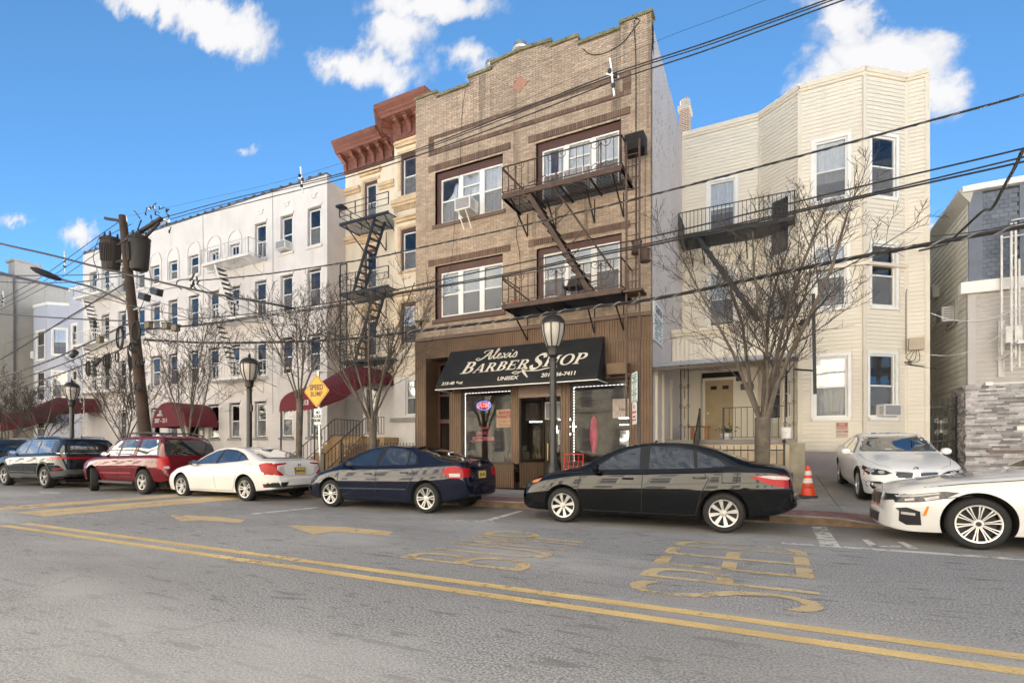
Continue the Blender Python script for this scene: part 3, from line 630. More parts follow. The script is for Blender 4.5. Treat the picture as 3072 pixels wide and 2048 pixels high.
# windows: brown surround, three white sashes
frames = [(-10.01, -7.66, 8.94, 10.43, ('cloth', 'cloth', 'cloth')), (-6.30, -3.91, 8.93, 10.44, ('pair', 'cloth', 'cloth')), (-10.01, -7.66, 5.80, 7.28, ('blind', 'blind', 'blind')), (-6.26, -3.89, 5.78, 7.28, ('blind', 'cloth', 'blind'))]
for (oa, ob, oc, oe), (fa, fb_, fc, fe, cur) in zip(owin, frames):
    s = MB(); D = -.16
    s.fbox(FB, oa, fa, oc, oe, D-.05, D+.05); s.fbox(FB, fb_, ob, oc, oe, D-.05, D+.05); s.fbox(FB, fa, fb_, fe, oe, D-.05, D+.05); s.fbox(FB, fa, fb_, oc, fc, D-.05, D+.05)
    so = s.build('window_surround', m_brownp, brown)
    w = (fb_-fa-.18)/3
    for i in range(3):
        a = fa+i*(w+.09)
        sash_window(brown, FB, a, a+w, fc, fe, -.17, m_trimw, .045, .5, cur[i], (.05 if cur[i] == 'blind' else 0), name='window', extra_rail=(0, fc+(fe-fc)*.72) if i == 1 else None)
        if i: MB().fbox(FB, a-.09, a, fc, fe, -.22, -.13).build('mullion', m_trimw, brown)
    if oc > 8: wd = (-10.27, -7.5, 8.76, 8.88) if oa < -8 else (-6.5, -3.78, 8.8, 8.88)
    else: wd = (-10.27, -7.5, 5.58, 5.70) if oa < -8 else (-6.5, -3.78, 5.62, 5.70)
    MB().fbox(FB, wd[0], wd[1], wd[2], wd[3], -.2, .05).build('sill', m_dbricks, brown)
# ---- shop front
def ribbed(mb, fr, u0, u1, z0, z1, d=0, pitch=.075, dep=.018):
    n = max(1, int((u1-u0)/pitch)); k = (u1-u0)/n; pts = []
    for i in range(n):
        a = u0+i*k; pts += [(a, d), (a+k*.35, d), (a+k*.5, d-dep), (a+k*.85, d-dep)]
    pts.append((u1, d))
    for p, q in zip(pts[:-1], pts[1:]): mb.quad(fr.P(p[0], z0, p[1]), fr.P(q[0], z0, q[1]), fr.P(q[0], z1, q[1]), fr.P(p[0], z1, p[1]))
ZS = .14
for (a, b, c, e) in ((BX0, BX1, 4.42, 5.02), (BX0, -10.54, ZS, 4.42), (-9.58, -9.12, ZS, 3.45), (-9.12, -7.2, ZS, .92), (-7.28, -7.02, .9, 3.3), (-3.56, BX1, ZS, 4.42), (-5.62, -5.34, ZS, 3.3), (-5.34, -3.56, ZS, .92), (-9.58, -3.56, 3.36, 4.42)):
    b_ = MB(); ribbed(b_, FB, a, b, c, e, .02); b_.build('ribbed_panel', m_corr, brown)
MB().fbox(FB, BX0-.02, BX1+.02, 5.02, 5.11, -.02, .09).build('cap_moulding', pm('cap_metal', (.12, .075, .06), .5, var=.15), brown)
sd = MB(); sd.fbox(FB, BX1-.015, BX1+.01, ZS, 5.02, -.12, .02); sd.fbox(FB, BX0-.01, BX0+.015, ZS, 5.02, -.3, .02); sd.build('corner_trim', m_corr, brown)
# recessed street door on the left, number 215
rb = MB()
rb.quad(FB.P(-10.54, ZS, 0), FB.P(-10.54, ZS, -.75), FB.P(-10.54, 4.42, -.75), FB.P(-10.54, 4.42, 0)); rb.quad(FB.P(-9.58, ZS, 0), FB.P(-9.58, ZS, -.75), FB.P(-9.58, 4.42, -.75), FB.P(-9.58, 4.42, 0)); rb.quad(FB.P(-10.54, 4.42, 0), FB.P(-9.58, 4.42, 0), FB.P(-9.58, 4.42, -.75), FB.P(-10.54, 4.42, -.75))
rb.quad(FB.P(-10.54, ZS+.01, 0), FB.P(-9.58, ZS+.01, 0), FB.P(-9.58, ZS+.01, -.75), FB.P(-10.54, ZS+.01, -.75)); rb.build('doorway_lining', m_corr, brown)
dr = MB()
for a, b, c, e in ((-10.54, -10.44, ZS, 4.42), (-9.7, -9.58, ZS, 4.42), (-10.44, -9.7, 4.3, 4.42), (-10.44, -9.7, 2.25, 2.4), (-10.44, -9.7, 3.2, 3.28), (-10.44, -9.7, ZS, .5)): dr.fbox(FB, a, b, c, e, -.78, -.68)
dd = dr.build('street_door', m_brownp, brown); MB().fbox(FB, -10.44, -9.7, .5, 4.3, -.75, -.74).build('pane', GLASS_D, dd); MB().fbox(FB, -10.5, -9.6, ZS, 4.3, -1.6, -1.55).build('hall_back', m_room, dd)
text('215', .17, FB, -9.85, 2.95, -.73, pm('brass_digits', (.5, .38, .2), .4, var=0), dd, 'number')
# shop windows and recessed shop door
def glazing(name, fr, a, b, c, e, d=-.06, fw=.05, mat=None, glass=None):
    m = MB()
    for q in ((a, a+fw, c, e), (b-fw, b, c, e), (a+fw, b-fw, e-fw, e), (a+fw, b-fw, c, c+fw)): m.fbox(fr, *q, d-.04, d+.04)
    o = m.build(name, mat or m_brownd, brown); MB().fbox(fr, a+fw, b-fw, c+fw, e-fw, d-.005, d+.005).build('pane', glass or GLASS_D, o); return o
m_brownd = pm('dark_bronze', (.045, .032, .024), .45, metal=.3, var=.2)
sw1 = glazing('shop_window', FB, -9.12, -7.28, .92, 3.3); sw2 = glazing('shop_window', FB, -5.34, -3.56, .92, 3.3)
for o, a, b in ((sw1, -9.12, -7.28), (sw2, -5.34, -3.56)):
    l = MB(); k = 0
    z = 1.0
    [l.fbox(FB, a+.07+i*(b-a-.14)/14, a+.07+(i+.6)*(b-a-.14)/14, 3.18, 3.195, -.14, -.12) for i in range(14)]
    while z < 3.15: l.fbox(FB, a+.055, a+.075, z, z+.05, -.14, -.12); l.fbox(FB, b-.075, b-.055, z, z+.05, -.14, -.12); z += .085
    l.build('light_strip', pm('led_strip', (1, 1, 1), .5, var=0, emit=(1, .97, .95), estr=.45), o)
MB().fbox(FB, -9.2, -7.2, .88, .95, -.05, .06).build('shop_sill', m_brownd, brown); MB().fbox(FB, -5.4, -3.5, .88, .95, -.05, .06).build('shop_sill', m_brownd, brown)
# entrance recess: splayed sides, back wall with door
RD = -1.3
FL = Fr(-7.02, BY, -6.72, BY+1.3); FR_ = Fr(-5.92, BY+1.3, -5.62, BY)
for fr in (FL, FR_):
    b_ = MB(); ribbed(b_, fr, 0, fr.L, ZS, .95, 0, .08); b_.build('ribbed_panel', m_corr, brown)
    o = glazing('recess_window', fr, 0, fr.L, .95, 3.1, 0, .09)
MB().fbox(FB, -7.05, -5.6, 3.3, 3.42, -1.3, .0).build('recess_soffit', m_brownd, brown)
sh = MB()
for i in range(9): sh.fbox(FB, -7.02, -5.62, 3.0+i*.035, 3.0+i*.035+.03, -.06-.012*(i % 2), .04)
sh.fbox(FB, -7.02, -5.62, 2.93, 3.0, -.05, .05); sh.build('roller_shutter', pm('shutter_metal', (.16, .11, .085), .45, metal=.4, var=.1), brown)
bk = MB()
for a, b, c, e in ((-6.72, -6.62, ZS, 3.0), (-6.02, -5.92, ZS, 3.0), (-6.62, -6.02, 2.2, 2.3), (-6.62, -6.02, 2.9, 3.0), (-6.62, -6.56, ZS, 2.2), (-6.08, -6.02, ZS, 2.2), (-6.56, -6.08, ZS, .4), (-6.56, -6.08, 2.12, 2.2), (-6.56, -6.08, 1.02, 1.08)): bk.fbox(FB, a, b, c, e, RD-.05, RD+.04)
sdoor = bk.build('shop_door', m_brownd, brown); MB().fbox(FB, -6.6, -6.04, .3, 2.95, RD-.005, RD+.005).build('pane', GLASS_D, sdoor)
hb_ = MB(); hb_.bar(FB.P(-6.57, 1.0, RD+.09), FB.P(-6.57, 1.55, RD+.09), .035); hb_.build('handle', pm('brass', (.6, .42, .15), .3, 1, var=.1), sdoor)
pst = MB(); pst.fbox(FB, -6.55, -6.3, 1.35, 1.98, RD-.03, RD-.02); pst.fbox(FB, -6.26, -6.1, 1.5, 1.98, RD-.03, RD-.02); pst.build('poster', pm('pale_poster', (.62, .58, .52), .7, var=.15, scale=9), sdoor)
MB().quad(FB.P(-7.02, ZS+.03, .02), FB.P(-5.62, ZS+.03, .02), FB.P(-5.92, ZS+.03, RD), FB.P(-6.72, ZS+.03, RD)).build('doorstep', m_concrete, brown)
# shop interior
ins = MB(); ID = -6
ins.quad(FB.P(-9.4, ZS, ID), FB.P(-3.2, ZS, ID), FB.P(-3.2, 3.4, ID), FB.P(-9.4, 3.4, ID)); ins.quad(FB.P(-9.4, ZS, -.1), FB.P(-9.4, ZS, ID), FB.P(-9.4, 3.4, ID), FB.P(-9.4, 3.4, -.1)); ins.quad(FB.P(-3.2, ZS, -.1), FB.P(-3.2, ZS, ID), FB.P(-3.2, 3.4, ID), FB.P(-3.2, 3.4, -.1))
ins.quad(FB.P(-9.4, 3.38, -.1), FB.P(-3.2, 3.38, -.1), FB.P(-3.2, 3.38, ID), FB.P(-9.4, 3.38, ID)); ins.quad(FB.P(-9.4, ZS+.01, -.1), FB.P(-3.2, ZS+.01, -.1), FB.P(-3.2, ZS+.01, ID), FB.P(-9.4, ZS+.01, ID)); ins.build('shop_interior', pm('shop_wall', (.09, .068, .055), .9, var=.3), brown)
lt = MB()
for u, z, dd_, w in ((-4.6, 2.5, -4.5, .5), (-3.9, 2.62, -5, .4), (-4.9, 2.3, -5.4, .4), (-8.4, 2.45, -4.5, .35), (-6.9, 2.2, -4, .3)): lt.fbox(FB, u-w, u+w, z, z+.03, dd_-.03, dd_)
lt.build('tube_lamp', pm('tube_light', (1, 1, 1), .5, var=0, emit=(1, .98, .95), estr=3.0), brown)
rl = MB(); rl.lathe([(.30, -.02), (.34, -.02), (.34, .02), (.30, .02), (.30, -.02)], FB.P(-6.35, 2.12, -2.2), 24, 'Y', False); rl.build('ring_lamp', MATS['tube_light'], brown)
mir = MB()
for u in (-8.3, -5.1, -4.2): mir.fbox(FB, u-.35, u+.35, 1.2, 2.1, ID+.02, ID+.05)
mir.build('wall_mirror', pm('mirror', (.7, .7, .7), .08, 1, var=0), brown)
# ================================================================== things on the brown building
m_redneon = pm('red_neon', (.9, .05, .05), .4, var=0, emit=(1, .03, .04), estr=2.2); m_bluedot = pm('blue_bulbs', (.1, .2, .9), .4, var=0, emit=(.15, .3, 1), estr=1.0)
t = thing('neon_sign', 'small red ATM neon sign in an oval of bulbs inside the left shop window', 'neon sign', FB.P(-8.42, 2.65, -.25))
text('ATM', .2, FB, -8.42, 2.78, -.25, m_redneon, t, 'letters', bold=.006)
b = MB()
for i in range(30): a = i/30*2*math.pi; p = FB.P(-8.42+.26*math.cos(a), 2.78+.14*math.sin(a), -.25); b.lathe([(.009, -.009), (.012, 0), (.009, .009)], p, 6)
b.build('bulb', m_bluedot, t, kind='stuff')
m_redink = pm('red_ink', (.42, .03, .02), .6, var=.05); m_darkink = pm('dark_ink', (.03, .025, .03), .6, var=0)
t = thing('paper_sign', 'orange paper sign saying BARBER WANTED taped inside the left shop window', 'sign', FB.P(-7.58, 2.1, -.2))
MB().fbox(FB, -7.92, -7.26, 2.05, 2.62, -.2, -.19).build('sheet', pm('orange_paper', (.55, .30, .14), .8, var=.06), t)
text('BARBER', .145, FB, -7.59, 2.52, -.185, m_redink, t, 'lettering', bold=.008); text('WANTED', .145, FB, -7.59, 2.38, -.185, m_redink, t, 'lettering', bold=.008); text('201-866-7411', .095, FB, -7.59, 2.24, -.185, m_redink, t, 'lettering'); text('201-320-6892', .095, FB, -7.59, 2.12, -.185, m_redink, t, 'lettering')
t = thing('window_lettering', 'pink script and UNISEX BARBER SHOP lettering low on the left shop window', 'lettering', FB.P(-8.2, 1.6, -.1))
m_pink = pm('pink_film', (.52, .10, .14), .6, var=.1)
text("Alexis's", .17, FB, -8.3, 2.05, -.075, m_pink, t, 'lettering', shear=.4); text('UNISEX', .15, FB, -8.35, 1.87, -.075, m_pink, t, 'lettering'); MB().fbox(FB, -8.75, -7.95, 1.63, 1.76, -.078, -.073).build('band', m_pink, t); text('BARBER SHOP', .1, FB, -8.35, 1.695, -.072, m_darkink, t, 'lettering')
t = thing('poster', 'white floral salon poster hanging inside the right shop window', 'poster', FB.P(-3.85, 2.3, -.3))
MB().fbox(FB, -4.15, -3.62, 2.25, 2.8, -.3, -.29).build('sheet', pm('floral_poster', (.62, .5, .48), .6, var=.25, scale=7), t); text('Hair', .16, FB, -3.85, 2.5, -.285, m_darkink, t, 'lettering', shear=.3)
t = thing('beach_flag', 'folded pink fabric hanging behind the right shop window glass', 'fabric', FB.P(-4.75, 1.4, -.5)); b = MB()
b.lathe([(.02, 2.35), (.09, 2.2), (.13, 1.8), (.10, 1.5), (.05, 1.25)], FB.P(-4.78, 0, -.5), 9); b.build('cloth', pm('pink_cloth', (.6, .03, .12), .7, var=.2), t, smooth=True)
air_conditioner('beige air conditioner with a grid front above the recessed shop door', Fr(0, BY+1.3), -6.62, -6.02, 2.32, 2.88, .22, .05)
# barber chairs inside
def barber_chair(lbl, u, d):
    t = thing('barber_chair', lbl, 'chair', FB.P(u, ZS, d), 0, 'barber chairs in the shop'); b = MB()
    b.lathe([(.3, 0), (.3, .04), (.06, .07), (.05, .4)], FB.P(u, ZS, d), 14); b.build('pedestal', m_steel, t)
    lm = pm('black_leather', (.02, .018, .018), .35, var=.2)
    MB().fbox(FB, u-.27, u+.27, ZS+.42, ZS+.56, d-.25, d+.27).build('seat', lm, t); MB().fbox(FB, u-.25, u+.25, ZS+.58, ZS+1.15, d-.34, d-.22).build('backrest', lm, t); MB().fbox(FB, u-.13, u+.13, ZS+1.17, ZS+1.35, d-.32, d-.22).build('headrest', lm, t)
    for sx in (-1, 1): MB().fbox(FB, u+sx*.3-.04, u+sx*.3+.04, ZS+.62, ZS+.7, d-.25, d+.2).build('armrest', lm, t)
barber_chair('black barber chair behind the left end of the left shop window', -8.7, -1.5); barber_chair('black barber chair behind the right half of the left shop window', -7.8, -1.7); barber_chair('black barber chair behind the right shop window', -4.3, -1.6)
for u, lb in ((-8.75, 'left'), (-7.75, 'right')):
    t = thing('barber_cabinet', 'brown barber cabinet topped with bottles behind the %s half of the left shop window' % lb, 'cabinet', FB.P(u, ZS, -2.6), 0, 'barber cabinets in the shop'); MB().fbox(FB, u-.4, u+.4, ZS, 1.05, -2.9, -2.45).build('cabinet_body', pm('red_brown_cabinet', (.16, .05, .025), .5, var=.2), t); q = MB()
    for k in range(6): q.lathe([(.03, 0), (.035, .12), (.015, .16), (.015, .2)], FB.P(u-.3+k*.12, 1.05, -2.6), 8)
    q.build('bottle', pm('bottle_mix', (.35, .3, .2), .3, var=.6, scale=9), t, kind='stuff')
# ---- awning with the shop's name
AT0, AT1 = (-9.46, 4.53), (-4.28, 4.53)
m_awn = pm('black_awning_cloth', (.012, .012, .013), .8, var=.35, scale=3, bump=.15, bscale=20); m_cream = pm('cream_lettering', (.74, .68, .56), .6, var=.03)
t = thing('awning', 'sloping black fabric awning lettered Alexis Barber Shop over the shop front', 'awning', FB.P(-6.9, 3.2, 0))
P = FB.P; AD = 1.0; ZF = 3.22; ZT = 4.55
b = MB(); us = [-9.46, -9.3, -8, -6.7, -5.4, -4.3, -4.2]
b.quad(P(-9.46, ZT, .12), P(-4.3, ZT, .12), P(-4.2, ZF+.1, AD), P(-9.46, ZF+.1, AD))
b.quad(P(-9.46, ZT, .12), P(-9.46, ZF+.1, AD), P(-9.46, ZF, AD), P(-9.46, ZF, .03), P(-9.46, ZT, .03)); b.quad(P(-4.3, ZT, .12), P(-4.2, ZF+.1, AD), P(-4.2, ZF, AD), P(-4.26, ZF, .03), P(-4.3, ZT, .03))
b.quad(P(-9.46, ZF+.1, AD), P(-4.2, ZF+.1, AD), P(-4.2, ZF, AD), P(-9.46, ZF, AD)); b.quad(P(-9.46, ZT, .12), P(-4.3, ZT, .12), P(-4.3, ZT, .03), P(-9.46, ZT, .03))
b.build('fabric', m_awn, t)
b = MB(); b.bar(P(-9.47, ZF-.01, AD), P(-4.19, ZF-.01, AD), .025); b.bar(P(-9.47, ZF, .05), P(-9.47, ZF-.01, AD), .025); b.bar(P(-4.2, ZF, .05), P(-4.2, ZF-.01, AD), .025); b.build('frame', m_trimw, t)
# lettering lies on the sloping cloth
sl = Vector((0, -(AD-.12), -(ZT-ZF-.1))); Lsl = sl.length; ydir = -sl.normalized(); ndir = Vector((1, 0, 0)).cross(ydir).normalized()
def awn_M(u, s):                                   # s = 0 top .. 1 bottom of the slope
    o = P(u, ZT, .12)+sl*s+ndir*.006
    return Matrix(((1, ydir.x, ndir.x, o.x), (0, ydir.y, ndir.y, o.y), (0, ydir.z, ndir.z, o.z), (0, 0, 0, 1)))
def stroke_mesh(name, strokes, M_, mat, par, wfun=None):
    b = MB()
    for pts, w in strokes:
        pts = spline(pts, 6) if len(pts) > 2 else [Vector(p) for p in pts]; n = len(pts)
        for i in range(n-1):
            p, q = pts[i], pts[i+1]; d = (q-p).normalized(); nrm = Vector((-d.y, d.x, 0))
            k = lambda v: w*(.55+.75*abs(v.normalized().dot(Vector((.45, .9, 0)))))/2
            w0 = k(d); w1 = w0
            b.quad(*[M_ @ Vector((x.x, x.y, 0)) for x in (p+nrm*w0, p-nrm*w0, q+d*w0*.3-nrm*w1, q+d*w0*.3+nrm*w1)])
    return b.build(name, mat, par)
V3 = lambda *pp: [Vector((x, y, 0)) for x, y in pp]
# "Alexis" in script
al = [(V3((-.25, -.02), (-.1, .0), (.1, .15), (.3, .42), (.42, .58), (.40, .4), (.37, .15), (.40, .0), (.5, .06)), .075), (V3((-.25, -.02), (-.32, .04), (-.25, .12), (-.12, .10)), .05), (V3((.1, .2), (.25, .24), (.5, .22)), .045), (V3((.06, .42), (.0, .5), (.1, .58), (.42, .60)), .045),
      (V3((.5, .06), (.64, .3), (.76, .58), (.72, .66), (.66, .5), (.62, .15), (.66, .0), (.78, .08)), .06), (V3((.78, .08), (.92, .2), (.95, .3), (.88, .32), (.82, .18), (.85, .02), (.98, .02), (1.08, .12)), .06),
      (V3((1.06, .28), (1.14, .3), (1.18, .15), (1.24, .0), (1.34, .04)), .06), (V3((1.38, .32), (1.26, .2), (1.16, .08), (1.06, .0)), .04), (V3((1.36, .06), (1.46, .28), (1.46, .1), (1.50, .0), (1.62, .08)), .06), (V3((1.5, .43), (1.53, .46)), .07), (V3((1.62, .08), (1.74, .34), (1.80, .18), (1.78, .02), (1.66, .0), (1.62, .05)), .055)]
S1 = .66; M1 = awn_M(-8.12, .335)
stroke_mesh('script_lettering', [([p*S1 for p in s], w*S1) for s, w in al], M1, m_cream, t)
# BARBER SHOP: slanted serif capitals, big B and S
def cap(ch):
    st, th = .2, .09                                # stem, hairline
    R = lambda x0, y0, x1, y1: [(x0, y0), (x1, y0), (x1, y1), (x0, y1)]
    def bowl(x, y0, y1, w, s=st):
        n = 9; cy, r = (y0+y1)/2, (y1-y0)/2; o = [(x+w*math.sin(i/n*math.pi), cy-r*math.cos(i/n*math.pi)) for i in range(n+1)]; i_ = [(x+(w-s)*math.sin(i/n*math.pi), cy-(r-th)*math.cos(i/n*math.pi)) for i in range(n+1)]
        return [[o[k], o[k+1], i_[k+1], i_[k]] for k in range(n)]
    ser = lambda x0, x1, y: R(x0, y, x1, y+.06)
    if ch == 'B': return [R(.1, 0, .1+st, 1), ser(0, .35, 0), ser(0, .35, .94), R(.3, 0, .42, th), R(.3, .47, .4, .47+th), R(.3, 1-th, .4, 1)]+bowl(.40, 0, .56, .36)+bowl(.38, .47, 1, .32), .82
    if ch == 'P': return [R(.1, 0, .1+st, 1), ser(0, .42, 0), ser(0, .35, .94), R(.3, .42, .42, .42+th), R(.3, 1-th, .42, 1)]+bowl(.40, .42, 1, .34), .8
    if ch == 'R': return [R(.1, 0, .1+st, 1), ser(0, .42, 0), ser(0, .35, .94), R(.3, .45, .42, .45+th), R(.3, 1-th, .42, 1), [(.38, .48), (.58, .48), (.92, 0), (.68, 0)], ser(.62, .98, 0)]+bowl(.40, .45, 1, .33), .95
    if ch == 'A': return [[(.08, 0), (.18, 0), (.5, 1), (.42, 1)], [(.42, 1), (.6, 1), (.92, 0), (.68, 0)], R(.25, .28, .72, .36), ser(0, .3, 0), ser(.58, 1.0, 0)], 1.0
    if ch == 'E': return [R(.1, 0, .1+st, 1), ser(0, .35, 0), ser(0, .35, .94), R(.3, 0, .78, th), R(.3, .46, .6, .46+th), R(.3, 1-th, .76, 1), R(.72, 0, .78, .28), R(.7, .74, .76, 1), R(.56, .36, .61, .64)], .86
    if ch == 'H': return [R(.1, 0, .1+st, 1), R(.7, 0, .7+st, 1), ser(0, .4, 0), ser(0, .4, .94), ser(.6, 1, 0), ser(.6, 1, .94), R(.3, .46, .7, .46+th)], 1.04
    if ch == 'O':
        n = 20; o = [(.48+.46*math.cos(i/n*2*math.pi), .5+.52*math.sin(i/n*2*math.pi)) for i in range(n+1)]; q = [(.48+.26*math.cos(i/n*2*math.pi), .5+.44*math.sin(i/n*2*math.pi)) for i in range(n+1)]
        return [[o[k], o[k+1], q[k+1], q[k]] for k in range(n)], .98
    if ch == 'S':
        ctr = spline(V3((.72, .74), (.62, .95), (.38, .97), (.2, .8), (.3, .6), (.58, .42), (.68, .22), (.5, .03), (.25, .05), (.12, .28)), 5); q = []
        for i in range(len(ctr)-1):
            p, e = ctr[i], ctr[i+1]; d = (e-p).normalized(); w = .045+.055*abs(d.dot(Vector((.75, -.66, 0)))); nn = Vector((-d.y, d.x, 0))*w
            q.append([tuple((p+nn)[:2]), tuple((p-nn)[:2]), tuple((e-nn)[:2]), tuple((e+nn)[:2])])
        return q, .84
b = MB(); x = 0
M2 = awn_M(-8.72, .70)
for ch, h in (('B', .50), ('A', .37), ('R', .37), ('B', .38), ('E', .38), ('R', .38), ('S', .60), ('H', .42), ('O', .42), ('P', .42)):
    q, adv = cap(ch); kx = h*(1.06 if ch != 'S' else .86); y0 = .0 if ch != 'S' else -.06
    for pl in q: b.quad(*[M2 @ Vector((x+px*kx+(y0+py*h)*.22, y0+py*h+x*.012, 0)) for px, py in pl])
    x += adv*kx+.012
b.build('serif_lettering', m_cream, t); word_w = x
# scissors under the S
scx = [(V3((2.0, -.15), (2.14, -.09), (2.26, -.15), (2.14, -.21), (2.0, -.15)), .045), (V3((2.25, -.13), (2.5, -.10), (2.9, -.12), (3.2, -.05), (3.55, .0)), .05), (V3((2.3, .05), (2.42, .12), (2.5, .02), (2.4, -.03), (2.3, .05)), .04), (V3((2.38, -.02), (2.45, -.15), (2.62, -.42)), .06), (V3((2.36, -.02), (2.42, -.18), (2.62, -.42)), .05)]
stroke_mesh('scissors_emblem', [([Vector((q.x*.9+.05, q.y*.8, 0)) for q in s_], w_*.8) for s_, w_ in scx], M2, m_cream, t)
text('UNISEX', .2, FB, 0, 0, 0, m_cream, t, 'lettering', bold=.005, matrix=awn_M(-6.95, .915)); text('201-866-7411', .2, FB, 0, 0, 0, m_cream, t, 'lettering', bold=.005, sx=.93, matrix=awn_M(-5.35, .905)); text('215-48   -st', .17, FB, 0, 0, 0, m_cream, t, 'lettering', bold=.006, sx=.95, matrix=awn_M(-8.86, .945)); text('th', .1, FB, 0, 0, 0, m_cream, t, 'lettering', bold=.004, matrix=awn_M(-8.68, .925))
# shutter box to the right of the awning
t = thing('shutter_box', 'brown metal shutter box beside the right end of the black awning', 'shutter box', FB.P(-3.9, 3.3, .2)); b = MB(); b.fbox(FB, -4.12, -3.55, 3.42, 3.72, .0, .42); b.build('box', m_corr, t)
# utility box at the left corner, meters and antenna wires
t = thing('utility_box', 'beige utility box at the left corner of the tan brick building', 'utility box', FB.P(-10.7, 5.75, 0)); b = MB(); b.fbox(FB, -10.93, -10.52, 5.72, 6.18, 0, .18); b.build('box', pm('beige_plastic', (.45, .37, .27), .6, var=.1), t)
b = MB(); b.fbox(FB, -10.75, -10.68, 5.55, 5.72, .05, .12); b.tube([FB.P(-10.7, 5.56, .09), FB.P(-10.65, 5.42, .06), FB.P(-10.4, 5.36, .03)], .015, 5); b.build('conduit', m_black, t)
# chimney behind, roof vents
t = thing('chimney', 'brick chimney with a pale cap behind the white side wall', 'chimney', (-2.6, 21, 12)); b = MB(); c0 = PY(2048, 400, 22.5)
X0, X1, Z0 = PY(2040, 400, 22.5).x, PY(2069, 400, 22.5).x, 12.2; Z1 = PY(2055, 335, 22.5).z
b.box(X0, X1, 22.3, 22.9, Z0, Z1); b.build('stack', brick_mat('chimney_brick', (.2, .12, .09), (.15, .09, .07), (.4, .36, .3), .21, .075, .5), t); MB().box(X0-.06, X1+.06, 22.24, 22.96, Z1, Z1+.15).build('cap', m_concrete, t); b = MB(); b.lathe([(.2, 0), (.2, .35), (.16, .42)], ((X0+X1)/2, 22.6, Z1+.15), 12); b.build('flue', m_concrete, t)
for px, py, lb in ((1478, 200, 'round metal roof vent left of the gable peak behind the parapet'), (1562, 146, 'small metal roof vent at the gable peak behind the parapet')):
    p = PY(px, py, BY+2.5); t = thing('roof_vent', lb, 'roof vent', p, 0, 'roof vents'); b = MB(); b.lathe([(.25, -1.6), (.25, -.1), (.3, -.05), (.26, .12), (.1, .22)], p, 14); b.build('cowl', m_steel, t, smooth=True)
# CASTLE sign on the side wall
FS = Fr(BX1, BY, BX1, 40)                         # the white side wall, u runs away from the street, normal +x
m_signw = pm('sign_white', (.70, .72, .72), .5, var=.04); m_navy = pm('navy_ink', (.03, .05, .12), .6, var=0); m_teal = pm('teal_ink', (.05, .2, .22), .6, var=0)
t = thing('wall_sign', 'white CASTLE sign with rows of small print on the whitewashed side wall', 'sign', FS.P(.8, 4.3, .03))
b = MB(); b.fbox(FS, .14, 1.42, 4.38, 5.48, 0, .05); b.build('board', m_signw, t)
text('CASTLE', .26, FS, .78, 5.28, .052, m_navy, t, 'lettering', bold=.01)
b = MB()
for i in range(8):
    w = rnd.uniform(.42, .56)
    for k in range(7):
        if rnd.random() < .85: b.fbox(FS, .78-w+k*2*w/7, .78-w+(k+.8)*2*w/7, 5.02-i*.08, 5.06-i*.08, .05, .053)
b.build('small_print', m_teal, t, kind='stuff')
# ---- iron fire escapes
m_rust = pm('brown_iron', (.085, .052, .04), .6, metal=.3, var=.3, scale=6); m_rustd = pm('dark_brown_iron', (.012, .009, .008), .7, metal=.2, var=.3)
def grating(mb, fr, u0, u1, z, d0, d1, n, w=.03):
    for i in range(n): d = d0+(d1-d0)*(i+.5)/n; mb.fbox(fr, u0, u1, z-.01, z+.01, d-w/2, d+w/2)
    k = max(2, int((u1-u0)/.8))
    for i in range(k+1): u = u0+(u1-u0)*i/k; mb.fbox(fr, u-.02, u+.02, z-.05, z-.012, d0, d1)
def bracket(mb, fr, u, z, d, drop=.75, w=.035):
    mb.bar(fr.P(u, z-.06, d), fr.P(u, z-drop, 0.02), w); mb.bar(fr.P(u, z-.06, 0), fr.P(u, z-drop, .02), w*.8)
t = thing('fire_escape', 'rusty brown two level iron fire escape with scrollwork on the tan brick front', 'fire escape', FB.P(-5.2, 5.3, 0))
FE0, FE1, FD = -6.98, -3.50, 1.2
for lev, z in enumerate((5.45, 8.62)):
    b = MB(); grating(b, FB, FE0, FE1, z, .05, FD, 16, .014); b.build('grating', m_rustd, t); b = MB(); b.fbox(FB, FE0, FE1, z-.07, z+.07, FD-.02, FD+.02); b.fbox(FB, FE0-.02, FE0+.02, z-.05, z+.05, 0, FD); b.fbox(FB, FE1-.02, FE1+.02, z-.05, z+.05, 0, FD)
    b.build('platform', m_rustd if 0 else m_rust, t)
    for u in (FE0+.25, -5.8, -4.6, FE1-.25): q = MB(); bracket(q, FB, u, z, FD*.95 if u in (FE0+.25, FE1-.25) else FD*.6); q.build('bracket', m_rustd, t)
    r = MB(); railing(r, FB.P(FE0, z+.07, FD), FB.P(FE1, z+.07, FD), .78, 17, .016, .035, .06, () if lev else (.42,))
    railing(r, FB.P(FE0, z+.07, .05), FB.P(FE0, z+.07, FD), .78, 3, .016, .035, .06); railing(r, FB.P(FE1, z+.07, .05), FB.P(FE1, z+.07, FD), .78, 3, .016, .035, .06)
    r.bar(FB.P(FE0, z+.8, FD), FB.P(FE0+.5, z+.3, .1), .035); r.build('railing', m_rust, t)
    for u in (-6.55, -5.3, -4.05):
        s = MB(); scroll(s, lambda a, e, z=z, u=u: FB.P(u+a, z+.47+e, FD), (0, 0), .34, .009); scroll(s, lambda a, e, z=z, u=u: FB.P(u+a, z+.47-e, FD), (0, 0), .34, .009); s.build('scrollwork', m_rust, t)
